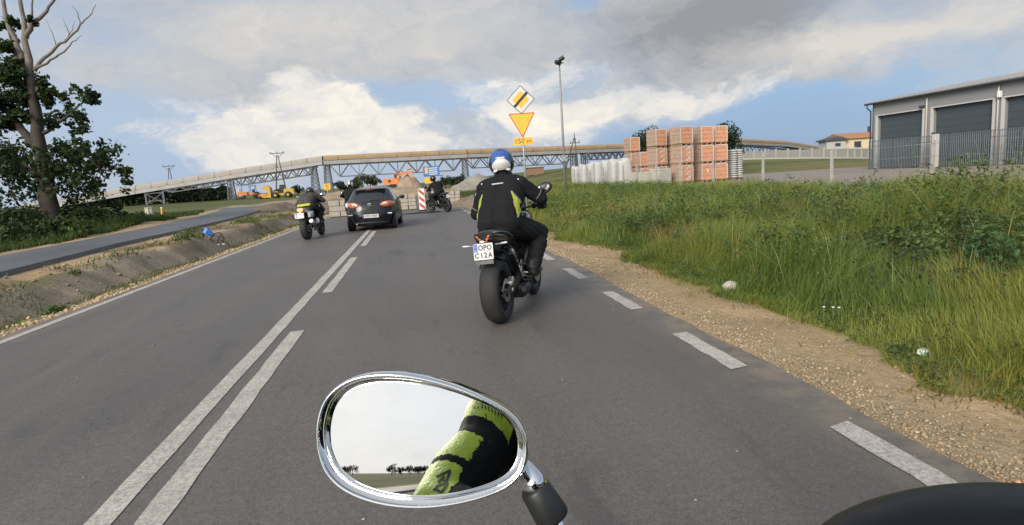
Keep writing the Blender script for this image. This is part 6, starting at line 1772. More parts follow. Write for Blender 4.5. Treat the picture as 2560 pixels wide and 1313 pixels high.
clumps = [(40, 400, 70, 900), (120, 410, 75, 950), (195, 395, 55, 600), (255, 405, 55, 560), (305, 428, 28, 190), (60, 465, 70, 800), (165, 465, 65, 650), (240, 455, 55, 430), (315, 458, 26, 120), (5, 380, 60, 500), (225, 372, 28, 160), (150, 375, 45, 330),
          (130, 235, 30, 170), (180, 270, 36, 250), (215, 245, 34, 230), (238, 258, 22, 100), (150, 310, 40, 300), (200, 305, 34, 190), (112, 210, 24, 110), (245, 240, 12, 40), (175, 218, 16, 60), (190, 345, 26, 120),
          (15, 60, 26, 130), (20, 120, 30, 220), (38, 190, 42, 420), (15, 250, 44, 420), (60, 240, 34, 300), (55, 290, 34, 260), (10, 310, 30, 220), (35, 52, 18, 60), (78, 55, 14, 50), (50, 160, 22, 120), (8, 180, 30, 220), (100, 245, 28, 180), (-30, 330, 60, 320), (-30, 200, 60, 320)]
cc = []; ct = []
for px, py, r, n in clumps:
    n = int(n * (1.7 if py < 330 and px < 115 else .72))
    c0 = np.array(tp(px, py)); R_ = r / FPX * TD
    sub = RNG.normal(0, 1, (max(3, n // 28), 3)); sub /= np.linalg.norm(sub, axis=1, keepdims=True); sub *= RNG.uniform(.2, .95, (len(sub), 1)) * R_ * np.array([[1, 1.6, .85]])
    i = RNG.integers(0, len(sub), n); d = RNG.normal(0, 1, (n, 3)) * R_ * .17
    cc.append(c0 + sub[i] + d); ct.append(jitter_col((.036, .058, .022), len(sub), .25, .1)[i])
cc = np.concatenate(cc); ct = np.concatenate(ct) * jitter_col((1, 1, 1), len(cc), .2, .06); n = len(cc)
nr = RNG.normal(0, .7, (n, 3)); nr[:, 2] += .5
veg('crown', [leaves(cc, RNG.uniform(.55, 1.35, n) * .215, nr, ct, .62)], M['leaf'], big)

bush_tone = (.036, .056, .020)
for i, (px, d, r, h, n, lb) in enumerate(((30, 23.0, 2.0, 1.8, 2200, 'dark undergrowth bush at the left frame edge before the old tree'), (215, 27, 1.7, 1.6, 1400, 'dark bush to the right of the old tree trunk'), (295, 29, 1.4, 1.3, 1000, 'low dark bush right of the old tree, nearest the conveyor trestle'),
                                          (85, 30, 2.4, 2.2, 1800, 'tall dark bush behind the trunk of the old tree'), (165, 21.5, 1.3, .95, 1000, 'rounded green bush in front of the old tree'), (75, 20.5, 1.3, .9, 1000, 'low green bush in the grass left of the trunk'), (-60, 24, 2.4, 2.6, 1800, 'dark bush cut off by the left frame edge'))):
    p = atz(px, d, .2); shrub('bush', lb, 'bush', p.x, p.y, r, h, n, bush_tone if i in (0, 1, 2, 3, 6) else (.05, .078, .024), .17, 'dark bushes around the old tree', 70 + i, .6, 6)

# ------------------------------------------------------------------ distant trees
def far_tree(px, py_top, d, r, label, tone=(.038, .058, .026), n=900, trunk=True, group='trees on the horizon', squash=1.0, name='tree', leaf=None, zb=None):
    top = at(px, py_top, d); g = zgs(top.x, top.y) if zb is None else zb; H = max(1.5, top.z - g)
    t = thing(name, label, 'tree', (top.x, top.y, g), 0, group)
    mb = MB(); mb.tube([(0, 0, -.3), (0, 0, H * .45), (.1, 0, H * .75)], [.05 * H, .035 * H, .015 * H], 7); mb.build('trunk', M['bark'], t)
    rg = np.random.default_rng(int(px * 7 + d)); k = 16
    lc = rg.normal(0, 1, (k, 3)); lc /= np.linalg.norm(lc, axis=1, keepdims=True); lc *= rg.uniform(.3, .8, (k, 1)); hh = H * .40 * squash
    lc = lc * np.array([r, r, hh]) + np.array([0, 0, H - hh]); lr = rg.uniform(.28, .45, k) * min(r, hh * 1.3)
    i = rg.integers(0, k, n); dd = rg.normal(0, 1, (n, 3)); dd /= np.linalg.norm(dd, axis=1, keepdims=True)
    c = lc[i] + dd * (lr[i] * rg.uniform(.5, 1, n) ** .5)[:, None]; c[:, 2] = np.maximum(c[:, 2], .05)
    nr = dd + rg.normal(0, .5, (n, 3)); nr[:, 2] += .3
    col = jitter_col(tone, k, .18, .08)[i] * jitter_col((1, 1, 1), n, .15, .05)
    veg('crown', [leaves(c, rg.uniform(.7, 1.4, n) * (leaf or r * .17), nr, col, .65)], M['leaf'], t)
far_tree(1614, 314, 92, 3.0, 'round dark tree rising behind the left end of the brick stack', n=2300, group='dark trees behind the brick stack', leaf=.3)
far_tree(1815, 302, 84, 2.9, 'larger dark tree rising behind the right end of the brick stack', n=2600, group='dark trees behind the brick stack', leaf=.3)
for a in ((702, 470, 170, 3.2, 'pale tree clump behind the yellow loader'), (742, 463, 175, 3.0, 'grey-green tree just left of the conveyor leg pair'), (848, 452, 165, 2.6, 'dark tree behind the small yellow sign'), (868, 462, 160, 2.6, 'dark low tree between the yellow sign and the car'),
          (905, 438, 190, 4.4, 'light olive tree above the roof of the dark hatchback'), (885, 448, 185, 3.2, 'dark tree left of the light olive one above the hatchback'), (932, 440, 192, 3.0, 'light tree at the right end of the clump above the hatchback'), (1112, 438, 130, 1.9, 'dark tree peeping out right of the blue direction board'),
          (1140, 434, 135, 2.2, 'dark tree further right of the blue direction board'), (1128, 446, 128, 1.6, 'small dark tree between the two right of the blue board')):
    far_tree(*a, tone=(.075, .085, .045) if 'light' in a[4] or 'pale' in a[4] else (.035, .052, .028), n=700)
# long dark tree belt on the left horizon: reads as one mass
n = 9000; u = RNG.random(n); d = 150 + 22 * RNG.random(n); px = 180 + 400 * u
pts = np.array([tuple(atz(float(a), float(b), .3)) for a, b in zip(px, d)]); H = 2.2 + 2.6 * fbm(px * .035, d * .02, 3) - .9 * sst(px, 540, 580)
c = pts.copy(); c[:, 2] = .1 + H * RNG.random(n) ** .6
nr = RNG.normal(0, 1, (n, 3)); nr[:, 1] -= .4
o = veg('tree_belt', [leaves(c, RNG.uniform(.5, 1.2, n), nr, jitter_col((.026, .042, .022), n, .25, .08), .7)], M['leaf'], kind='stuff', label='long dark belt of trees under the left part of the conveyor bridge')
# ------------------------------------------------------------------ building site at the road end
M['kerb'] = pmat('pale_kerb_stone', (.38, .335, .275), .85, var=.15, bump=.3, bs=30)
def block_stack(px, d, rz, nx, nz, ny, sz, label, cat='block stack'):
    p = atz(px, d, 0.0); z = max(zgs(p.x, p.y), 0) + .02
    t = thing('block_stack', label, cat, (p.x, p.y, z), R(rz), 'stacks of pale concrete kerb blocks at the road end')
    for k in range(nz):
        for i in range(nx):
            for j in range(ny):
                mb = MB(); mb.box((sz[0] * (i - (nx - 1) / 2) + random.uniform(-.012, .012), sz[1] * (j - (ny - 1) / 2), sz[2] * (k + .5)), (sz[0] - .02, sz[1] - .02, sz[2] - .012), bev=.015, rot=(0, 0, random.uniform(-.015, .015)))
                mb.build('block', M['kerb'], t)
block_stack(853, 29.5, 3, 2, 3, 1, (.52, .55, .26), 'pale concrete blocks stacked left of the dark hatchback')
block_stack(1023, 32.5, -2, 2, 4, 1, (.42, .6, .20), 'pale concrete blocks stacked right of the dark hatchback')
block_stack(1133, 35, -6, 3, 4, 1, (.30, .7, .20), 'pale kerb stones stacked to the right of the farthest motorcycle')
# heaps of earth
def heap(label, px, d, rx, ry, h, seed, mat, name='earth_heap', zoff=0.0):
    p = atz(px, d, 0); z = zgs(p.x, p.y) - .1 + zoff; N = 44
    xs = np.linspace(-1, 1, N); X, Y = np.meshgrid(xs, xs); r = np.hypot(X, Y)
    f = np.clip(1 - r ** 1.7, 0, 1); nz = fbm(X * 2.4 + seed * 3, Y * 2.4 + seed, 5); n2 = fbm(X * 9 + seed, Y * 9, 3)
    Z = h * f * (.45 + 1.05 * nz) + h * .10 * (n2 - .5) * (f > 0)
    v = np.stack([X.ravel() * rx, Y.ravel() * ry, Z.ravel()], 1)
    i, j = np.meshgrid(np.arange(N - 1), np.arange(N - 1)); a = (j * N + i).ravel(); q = np.stack([a, a + 1, a + N + 1, a + N], 1)
    o = link_mesh(name, np_mesh(name, v, q.ravel(), np.arange(len(q)) * 4, mat, None, True), None, (p.x, p.y, z))
    return tag(o, label, 'earth heap', 'heaps of earth on the building site')
M['earth'] = ground_mat('heap_earth', False, (.30, .235, .165), .9); M['earth_dark'] = ground_mat('heap_earth_dark', False, (.20, .16, .12), .9); M['earth_grey'] = ground_mat('heap_rubble', False, (.27, .25, .21), .9)
heap('tan earth heap below the raised excavator arm', 1022, 112, 3.4, 3.0, 3.1, 1, M['earth'])
heap('wide low earth heap right of the hatchback roof', 1010, 74, 5.5, 3.5, 1.2, 2, M['earth'])
heap('grey rubble heap behind the hatchback roof', 935, 88, 5.0, 3.5, 1.5, 3, M['earth_grey'])
heap('flat sandy heap left of the hatchback', 845, 66, 5.0, 3.0, 1.0, 4, M['earth'])
heap('brown rubble strip right of the farthest motorcycle', 1185, 33, 1.9, 1.3, .62, 5, M['earth_dark'])
heap('grey spoil bank rising right of the farthest motorcycle', 1200, 62, 4.4, 5, 1.9, 6, M['earth_grey'])
heap('low soil mound beside the leaning motorcycle', 700, 40, 2.2, 2.6, .55, 7, M['earth_dark'])
heap('low soil ridge left of the hatchback', 815, 44, 2.6, 2.0, .6, 8, M['earth_dark'])
heap('long sandy ridge behind the kerb stacks', 1085, 60, 5, 2.5, .85, 9, M['earth'])
parts = []; p0 = atz(1190, 58, 0); n = 5000; x = p0.x + RNG.normal(0, 2.2, n); y = p0.y - 2.2 + RNG.normal(0, 1.6, n)
parts.append(blades(x, y, RNG.uniform(.15, .55, n), RNG.uniform(.02, .05, n), RNG.uniform(.1, .5, n), RNG.uniform(0, 6.28, n), jitter_col((.10, .125, .04), n, .2), zg(x, y) + .15))
veg('grass', parts, M['grass'], kind='stuff', label='grass growing at the foot of the grey spoil bank')
# manhole ring lying flat in the road
p = gp(1050, 534, 0); t = thing('asphalt_patch', 'dark rough asphalt lump on the road at the foot of the guide board', 'asphalt lump', (p.x, p.y, 0))
mb = MB(); mb.ell((0, 0, .0), (.85, .30, .07), 24, 8); mb.ell((.5, .12, 0), (.5, .2, .08), 16, 6); mb.build('lump', M['rubber'], t)

# ------------------------------------------------------------------ machines
M['mach_orange'] = pmat('machine_orange', (.62, .20, .045), .45, var=.1, dirt=(.3, .2, .12), dirt_amt=.4, dirt_s=1.2)
M['mach_yellow'] = pmat('machine_yellow', (.58, .36, .05), .45, var=.1, dirt=(.3, .22, .12), dirt_amt=.4, dirt_s=1.2)
def tracks(t, L=3.6, W=.5, H=.85, gauge=2.2):
    for s in (-1, 1):
        mb = MB(); pr = rpoly([(-L / 2, 0), (L / 2, 0), (L / 2, H), (-L / 2, H)], H * .48, 6)
        mb.prism(pr, lambda u, v, w: Vector((u, s * gauge / 2 - W / 2 + w, v)), W); tr = mb.build('track', M['rubber'], t)
        for k in range(5):
            mb = MB(); mb.lathe([(-W / 2 - .03, .02), (-W / 2 - .03, .2), (W / 2 + .03, .2), (W / 2 + .03, .02)], (-L / 2 + .5 + (L - 1) * k / 4, s * gauge / 2, .38), 'Y', 12); mb.build('roller', M['dark_metal'], tr)
def excavator():
    d = 112; p = atz(985, d, 0); z = at(985, 473, d).z - .15
    t = thing('excavator', 'orange crawler excavator with its arm arched over the tan earth heap', 'excavator', (p.x, p.y, z), R(-8))
    tracks(t)
    mb = MB(); mb.lathe([(.85, .2), (.85, .7), (1.05, .7), (1.05, .2)], (0, 0, 0), 'Z', 16); mb.prism(rpoly([(-1.5, 1.05), (1.2, 1.05), (1.3, 1.5), (.9, 2.05), (-1.3, 2.2), (-1.7, 1.8)], .1), lambda u, v, w: Vector((u, -1.2 + w, v)), 2.4); mb.build('body', M['mach_orange'], t)
    mb = MB(); mb.box((-.45, -1.215, 1.65), (.5, .03, .42)); mb.build('side_grille', M['black_plastic'], t)
    mb = MB(); mb.prism(rpoly([(.1, 1.9), (1.35, 1.9), (1.4, 2.4), (1.15, 3.0), (.15, 3.0)], .06), lambda u, v, w: Vector((u, .2 + w, v)), 1.0); cb = mb.build('cab', M['mach_orange'], t)
    for y, in ((.19,), (1.21,)):
        mb = MB(); mb.box((.72, y, 2.5), (.9, .02, .75)); mb.build('window', M['glass'], cb)
    def pt(px, py): 
        q = at(px, py, d) - Vector((p.x, p.y, z)); c, s_ = math.cos(R(8)), math.sin(R(8)); return Vector((q.x * c - q.y * s_, q.x * s_ + q.y * c, q.z))
    b0, b1, b2, b3, b4 = Vector((1.0, -.1, 1.7)), pt(996, 440), pt(1003, 435), pt(1031, 429), pt(1034, 460)
    mb = MB(); mb.beam(b0, b1, .45, .6); mb.beam(b1, b2, .42, .55); mb.beam(b2, b3, .4, .45); mb.build('boom', M['mach_orange'], t)
    mb = MB(); mb.beam(b3 + Vector((-.3, 0, .3)), b4, .3, .38); mb.build('stick', M['mach_orange'], t)
    mb = MB(); mb.tube([b0 + Vector((.3, -.3, .4)), b1 - Vector((0, .3, .3))], .09, 8); mb.tube([b2 + Vector((0, 0, .45)), b3 + Vector((-.2, 0, .5))], .09, 8); mb.build('ram', M['steel'], t)
    mb = MB(); mb.prism([(0, 0), (.5, -.1), (.7, -.8), (.1, -1.2), (-.3, -.9), (.1, -.5)], lambda u, v, w: b4 + Vector((u, -.5 + w, v)), 1.0)
    for k in range(4): mb.box(b4 + Vector((-.3, -.4 + .27 * k, -.98)), (.25, .08, .1))
    mb.build('bucket', M['dark_metal'], t)
excavator()
def roller_machine():
    d = 132; p = atz(625, d, 0); z = zgs(p.x, p.y); z = at(625, 497, d).z
    t = thing('road_roller', 'orange road roller with a dark canopy frame, leftmost of the parked machines', 'road roller', (p.x, p.y, z), R(4))
    for x, r, nm, m in ((-1.5, .75, 'drum', M['steel']), (1.5, .72, 'rear_wheel', M['rubber'])):
        mb = MB(); mb.lathe([(-.8, .05), (-.8, r), (.8, r), (.8, .05)], (x, 0, r), 'Y', 22); mb.build(nm, m, t)
    mb = MB(); mb.prism(rpoly([(-2.3, .9), (-.3, .8), (-.2, 1.55), (-2.2, 1.5)], .12), lambda u, v, w: Vector((u, -.85 + w, v)), 1.7); mb.prism(rpoly([(.2, .8), (2.2, .8), (2.1, 1.2), (.4, 1.3)], .1), lambda u, v, w: Vector((u, -.8 + w, v)), 1.6); mb.build('body', M['mach_orange'], t)
    mb = MB()
    for x in (.25, 1.35):
        for y in (-.75, .75): mb.beam((x, y, 1.2), (x, y, 2.75), .1, .1)
    mb.box((.8, 0, 2.8), (1.5, 1.7, .12), bev=.03); mb.build('canopy', M['helmet_blue'], t)
    mb = MB(); mb.box((.95, 0, 1.65), (.5, .5, .7), bev=.05); mb.build('seat', M['black_plastic'], t)
    mb = MB(); mb.tube([(-1.5, .3, 1.5), (-1.5, .3, 2.8)], .07, 8); mb.build('exhaust_stack', M['dark_metal'], t)
    mb = MB(); mb.box((-2.1, .3, 1.95), (.5, .6, .8), bev=.05); mb.build('engine_box', M['silver_paint'], t)
roller_machine()
def paver_machine():
    d = 128; p = atz(661, d, 0); z = at(661, 497, d).z
    t = thing('compactor', 'small low orange compactor between the roller and the yellow loader', 'compactor', (p.x, p.y, z), R(-6))
    mb = MB(); mb.prism(rpoly([(-1, .25), (1, .25), (1.1, .7), (.4, 1.1), (-.7, 1.0), (-1.1, .6)], .15), lambda u, v, w: Vector((u, -.6 + w, v)), 1.2); mb.build('body', M['mach_orange'], t)
    for x in (-.7, .7):
        mb = MB(); mb.lathe([(-.65, .04), (-.65, .34), (.65, .34), (.65, .04)], (x, 0, .34), 'Y', 18); mb.build('drum', M['dark_metal'], t)
    mb = MB(); mb.tube([(.9, -.3, .9), (1.5, -.3, 1.4), (1.5, .3, 1.4), (.9, .3, .9)], .04, 6); mb.build('handle', M['dark_metal'], t)
paver_machine()
def loader():
    d = 125; p = atz(704, d, 0); z = at(704, 496, d).z
    t = thing('wheel_loader', 'yellow wheel loader with a big bucket, rightmost of the parked machines', 'loader', (p.x, p.y, z), R(3))
    for x in (-1.0, 1.5):
        for s in (-1, 1):
            mb = MB(); mb.lathe([(-.28, .3), (-.3, .55), (-.2, .68), (.2, .68), (.3, .55), (.28, .3)], (x, s * .95, .68), 'Y', 22); w = mb.build('wheel', M['rubber'], t)
            mb = MB(); mb.lathe([(-.2, .02), (-.24, .3), (.24, .3), (.2, .02)], (x, s * .95, .68), 'Y', 16); mb.build('rim', M['mach_yellow'], w)
    mb = MB(); mb.prism(rpoly([(.6, .7), (2.7, .7), (2.6, 1.9), (.7, 1.9)], .15), lambda u, v, w: Vector((u, -.7 + w, v)), 1.4); mb.prism(rpoly([(-1.6, .6), (.6, .6), (.5, 1.1), (-1.4, 1.1)], .1), lambda u, v, w: Vector((u, -.6 + w, v)), 1.2); mb.build('body', M['mach_yellow'], t)
    mb = MB(); mb.prism(rpoly([(-.25, 1.1), (.75, 1.1), (.75, 2.75), (-.05, 2.75)], .08), lambda u, v, w: Vector((u, -.65 + w, v)), 1.3); cb = mb.build('cab', M['black_plastic'], t)
    for y in (-.66, .66):
        mb = MB(); mb.box((.3, y, 2.1), (.7, .02, .9)); mb.build('window', M['glass'], cb)
    mb = MB(); mb.box((.3, 0, 2.8), (1.1, 1.4, .1), bev=.03); mb.build('roof', M['mach_yellow'], cb)
    for s in (-.5, .5):
        mb = MB(); mb.beam((-.6, s, 1.3), (-1.9, s, 1.5), .16, .3); mb.beam((-1.9, s, 1.5), (-2.5, s, .9), .16, .26); mb.build('lift_arm', M['mach_yellow'], t)
    mb = MB(); mb.prism([(-3.0, .35), (-1.8, .3), (-1.85, 2.3), (-2.4, 2.75), (-3.1, 2.7), (-3.5, 2.3), (-3.45, 2.1), (-2.6, 2.1), (-2.3, 1.4), (-2.6, .7), (-3.6, .6)], lambda u, v, w: Vector((u, -1.3 + w, v)), 2.6); mb.build('bucket', M['mach_yellow'], t)
loader()

# ------------------------------------------------------------------ small things on the left
p = gp(373, 531, .30)
t = thing('utility_box', 'pale weathered utility box standing in the grass left of the yellow marker post', 'utility box', (p.x, p.y, zgs(p.x, p.y)), R(12))
mb = MB(); mb.box((-.15, 0, .32), (.30, .34, .66), bev=.02); mb.build('cabinet', pmat('cream_panel', (.55, .50, .38), .7, var=.2), t); mb = MB(); mb.box((.16, .02, .30), (.28, .30, .60), bev=.02); mb.build('cabinet', M['concrete'], t); mb = MB(); mb.box((0, 0, .68), (.68, .42, .05), bev=.01); mb.build('lid', M['wall_post'], t)
def marker(px, py, z, h, label, lean):
    p = gp(px, py, z); t = thing('marker_post', label, 'marker post', (p.x, p.y, zgs(p.x, p.y)), 0, 'yellow marker posts on the left'); t.rotation_euler = (0, R(lean), 0)
    mb = MB(); mb.box((0, 0, h / 2 - .1), (.11, .11, h), bev=.02); mb.build('shaft', M['yellow_sign'], t); mb = MB(); mb.box((0, 0, h - .12), (.14, .14, .08), bev=.02); mb.build('cap', M['white_paint'], t)
marker(404, 536, .3, .75, 'yellow marker post leaning right of the pale utility box', 6)
marker(292, 566, .3, .45, 'short yellow-green marker post in the grass left of the utility box', 0)
p = gp(524, 606, .02); t = thing('blue_bag', 'crumpled bright blue plastic bag lying at the foot of the soil bank', 'bag', (p.x, p.y, zgs(p.x, p.y)), R(20)); t.scale = (.52, .52, .8)
mb = MB(); N = 16; vs = []; fs = []
for i in range(N):
    for j in range(N):
        u, v = i / (N - 1), j / (N - 1); f = math.sin(math.pi * u) * math.sin(math.pi * v)
        vs.append((-.28 + .56 * u + .05 * math.sin(7 * v), -.16 + .3 * v, f * .22 + .03 * math.sin(13 * u + 5 * v) * f + .18 * v * (1 - u) + .02))
for i in range(N - 1):
    for j in range(N - 1): fs.append((i * N + j, (i + 1) * N + j, (i + 1) * N + j + 1, i * N + j + 1))
mb.add(vs, fs, 0, True); o = mb.build('plastic', pmat('blue_plastic', (.02, .13, .50), .35), t); md = o.modifiers.new('t', 'SOLIDIFY'); md.thickness = .006
p = gp(548, 608, .02); t = thing('wire_hoop', 'dark bent hose loop lying beside the blue bag', 'hose', (p.x, p.y, zgs(p.x, p.y)), R(15))
mb = MB(); mb.tube([(-.25, 0, .02), (-.22, 0, .2), (-.1, .02, .36), (.05, 0, .38), (.14, -.02, .22), (.12, 0, .02)], .016, 8); mb.tube([(-.05, 0, .02), (.0, 0, .22), (.1, .03, .33)], .014, 8); mb.build('hose', M['rubber'], t)
for i, dx in enumerate((-.03, .12)):
    mb = MB(); mb.ell((dx, -.08, .03), (.05, .04, .03), 8, 6); mb.build('clip', M['white_paint'], t)
p = gp(1827, 722, -.05); g = zgs(p.x, p.y)
def stone_mesh(r, seed, name):
    rg = np.random.default_rng(seed); bm = bmesh.new(); bmesh.ops.create_icosphere(bm, subdivisions=3, radius=1)
    for v in bm.verts:
        c = np.array(v.co); f = 1 + .35 * (float(fbm(np.array([c[0] * 1.4 + seed]), np.array([c[1] * 1.4 + c[2] * 1.7]), 4)[0]) - .5); v.co = Vector(c * f * np.array(r))
    me = bpy.data.meshes.new(name); bm.to_mesh(me); bm.free()
    return me
me = stone_mesh((.10, .075, .062), 3, 'stone'); me.materials.append(pmat('pale_stone', (.42, .39, .34), .9, var=.25, bump=.6, bs=25, dirt=(.15, .14, .08), dirt_amt=.5, dirt_s=6))
tag(link_mesh('stone', me, None, (p.x, p.y, g + .06)), 'pale rounded stone at the edge of the right verge', 'stone')
p = gp(2308, 880, -.06); t = thing('litter_carton', 'small crushed white and green carton lying in the grass edge', 'litter', (p.x, p.y, zgs(p.x, p.y) + .04), R(25))
mb = MB(); mb.box((0, 0, .0), (.10, .055, .045), bev=.008, rot=(R(12), R(8), 0)); mb.build('carton', M['white_print'], t); mb = MB(); mb.box((-.035, -.0, .003), (.028, .058, .047), bev=.008, rot=(R(12), R(8), 0)); mb.build('green_print', pmat('green_print', (.10, .35, .12), .5), t); mb = MB(); mb.box((.018, -.03, -.004), (.05, .006, .026), rot=(R(12), R(8), 0)); mb.build('dark_print', M['blue_print'], t)

# pebbles and clods along both shoulders: real stones, too many to count
def pebbles(name, x, y, s, col, mat, label):
    n = len(x); P8 = np.array([(1, 0, 0), (-1, 0, 0), (0, 1, 0), (0, -1, 0), (0, 0, 1), (0, 0, -.6)], np.float32)
    F8 = np.array([(0, 2, 4), (2, 1, 4), (1, 3, 4), (3, 0, 4), (2, 0, 5), (1, 2, 5), (3, 1, 5), (0, 3, 5)])
    a = RNG.uniform(0, 6.28, n); sc = s[:, None] * RNG.uniform(.6, 1.25, (n, 3)) * np.array([1, 1, .7])
    V = P8[None] * (1 + RNG.normal(0, .18, (n, 6, 1))) * sc[:, None, :]
    c, s_ = np.cos(a)[:, None], np.sin(a)[:, None]; V = np.stack([V[..., 0] * c - V[..., 1] * s_, V[..., 0] * s_ + V[..., 1] * c, V[..., 2]], -1)
    V += np.stack([x, y, zg(x, y) + s * .25], 1)[:, None, :]
    F = (np.arange(n) * 6)[:, None, None] + F8[None]
    o = link_mesh(name, np_mesh(name, V.reshape(-1, 3), F.ravel(), np.arange(n * 8) * 3, mat, np.repeat(col, 6, 0)))
    return tag(o, label, None, None, 'stuff')
def attr_mat(name, rough=.9):
    m = bpy.data.materials.new(name); m.use_nodes = True; t = NT(m.node_tree); p = t.n['Principled BSDF']
    a = t.new('ShaderNodeAttribute', attribute_name='Col').outputs['Color']
    n = t.noise(t.new('ShaderNodeNewGeometry').outputs['Position'], 90, 4, .6); k = t.ramp(n, .3, .7, .75, 1.25, 'LINEAR')
    t.l.new(t.mix(1.0, a, t.vec(k, k, k), 'MULTIPLY'), p.inputs['Base Color']); p.inputs['Roughness'].default_value = rough; p.inputs['Specular IOR Level'].default_value = .25
    return m
M['pebble'] = attr_mat('pebble_stone')
n = 25000; y = 1.2 + 22 * RNG.random(n) ** 1.6; x = 2.36 + np.abs(RNG.normal(0, .20, n)) + (RNG.random(n) < .18) * RNG.uniform(0, .9, n)
kp = x < 3.7; x, y = x[kp], y[kp]; n = len(x)
pebbles('gravel', x, y, RNG.gamma(2.0, .0030, n).clip(.002, .020) * (1 + .3 * (y > 8)), jitter_col((.37, .28, .175), n, .18, .07), M['pebble'], 'loose gravel along the right edge of the asphalt')
n = 12500; y = 2 + 34 * RNG.random(n) ** 1.4; x = -4.72 - np.abs(RNG.normal(0, .30, n)) * (RNG.random(n) * .8 + .4)
pebbles('gravel', x, y, RNG.gamma(1.5, .0075, n).clip(.003, .05), jitter_col((.42, .31, .185), n, .28, .10), M['pebble'], 'broken stones along the left edge of the asphalt')
n = 2200; y = 5 + 40 * RNG.random(n) ** 1.3; pl, pr = path_edges(y); x = pr + .1 + RNG.random(n) * (-5.4 - pr)
pebbles('clods', x, y, RNG.gamma(1.5, .009, n).clip(.004, .06), jitter_col((.27, .21, .145), n, .3, .08), M['pebble'], 'clods of soil scattered over the left bank')
n = 500; y = 2 + 20 * RNG.random(n) ** 1.4; x = RNG.uniform(-4.4, 2.2, n)
o = pebbles('grit', x, y, RNG.gamma(1.5, .0025, n).clip(.002, .011), jitter_col((.30, .27, .23), n, .3), M['pebble'], 'grit scattered on the road surface'); o.location.z = .055
# ------------------------------------------------------------------ the motorcycle the picture is taken from: mirror, front cowl and its rider
OL, OH = (.40, -.60, 0.0), R(10)
own = build_bike('motorcycle with a chrome oval mirror and a black front cowl nearest the viewer', OL, OH, R(-1.5), dict(own=True, paint=M['black_paint'], tail=M['black_paint'], small_plate='OPO', side_muffler=True), 'motorcycles on the road ahead')
del own['group']
own.matrix_world = own.matrix_world @ Matrix.Scale(.92, 4)
bpy.context.view_layer.update()
own_inv = own.matrix_world.inverted()
# --- mirror, laid out on a slightly convex plane half a metre ahead
cr = lambda cx, cy: (760 + cx / 3.1786, 900 + cy / 3.1786)
MR = 1.4
MP = at(*cr(950, 640), .5)
_az = R(207); _do = Vector((math.sin(_az), math.cos(_az), 0)); _nh = (_do - ray(*cr(600, 905)).normalized()).normalized(); MN = _nh.copy()
def mhit(p):
    k = ray(*p); return CAM_POS + k * ((MP - CAM_POS).dot(MN) / k.dot(MN))
for _i in range(30):
    d = mhit(cr(600, 905)) - MP; d -= MN * d.dot(MN); MN = (_nh - d / MR).normalized()
def mdir(p):
    h = mhit(p); d = h - MP; n = (MN + (d - MN * d.dot(MN)) / MR).normalized(); i = ray(*p).normalized()
    return h, i - n * 2 * i.dot(n)
def mpt(cx, cy, t):
    h, o = mdir(cr(cx, cy)); return h + o * t
outer = [(110, 600), (125, 420), (165, 310), (260, 200), (400, 120), (560, 90), (740, 90), (900, 110), (1100, 160), (1300, 230), (1450, 300), (1600, 375), (1700, 450), (1770, 560), (1792, 680), (1780, 800), (1730, 920), (1640, 1010), (1500, 1075), (1300, 1130), (1100, 1165), (900, 1178), (700, 1165), (500, 1120), (350, 1060), (250, 990), (170, 890), (120, 740)]
inner = [(165, 610), (180, 460), (230, 320), (320, 230), (450, 175), (600, 160), (760, 165), (950, 190), (1150, 235), (1350, 305), (1500, 370), (1620, 450), (1690, 540), (1722, 640), (1722, 750), (1700, 850), (1650, 920), (1560, 978), (1400, 1035), (1200, 1082), (1000, 1105), (800, 1100), (600, 1070), (450, 1020), (330, 960), (250, 880), (195, 770)]
def polar(poly, n=96, c=(930, 640)):
    """closed outline resampled by angle about its middle and lightly smoothed"""
    pts = [Vector((x - c[0], (y - c[1]) * 1.6)) for x, y in poly]; ang = [math.atan2(p.y, p.x) % (2 * math.pi) for p in pts]
    order = sorted(range(len(pts)), key=lambda i: ang[i]); A = np.array([ang[i] for i in order]); Rr = np.array([pts[i].length for i in order])
    A = np.concatenate([A - 2 * math.pi, A, A + 2 * math.pi]); Rr = np.concatenate([Rr] * 3); t = np.arange(n) * 2 * math.pi / n
    r_ = np.interp(t, A, Rr)
    for _ in range(3): r_ = (np.roll(r_, 1) + 2 * r_ + np.roll(r_, -1)) / 4
    return [cr(c[0] + r_[i] * math.cos(t[i]), c[1] + r_[i] * math.sin(t[i]) / 1.6) for i in range(n)]
po, pi_ = polar(outer), polar(inner)
def on(p, lift): 
    h = mhit(p); d = h - MP; return h + MN * (lift - d.length_squared / (2 * MR))
mix2 = lambda a, b, t: (a[0] * (1 - t) + b[0] * t, a[1] * (1 - t) + b[1] * t)
loc = lambda v: own_inv @ v
rings = []
for k, (t, lift) in enumerate(((.45, -.030), (.22, -.027), (.08, -.021), (.0, -.012), (-.015, -.005), (.03, .0015), (.12, .0062), (.26, .0092), (.42, .0100), (.58, .0090), (.72, .0062), (.84, .0022), (.90, -.001), (.93, -.0025), (1.0, -.003), (1.02, -.004))):
    rings.append([loc(on(mix2(a, b, t), lift)) for a, b in zip(po, pi_)])
mb = MB(); mb.loft(rings, 0, False, True)
shell = mb.build('mirror', M['chrome'], own)
c0 = cr(930, 640); rings = []
for k, (t, lift) in enumerate(((1.0, -.022), (.8, -.034), (.5, -.046), (.2, -.052), (.02, -.053))):
    rings.append([loc(on((c0[0] + (a[0] - c0[0]) * t * .94, c0[1] + (a[1] - c0[1]) * t * .94), lift)) for a in po])
mb = MB(); mb.loft(rings); mb.build('mirror_back', M['chrome'], shell)
rings = []
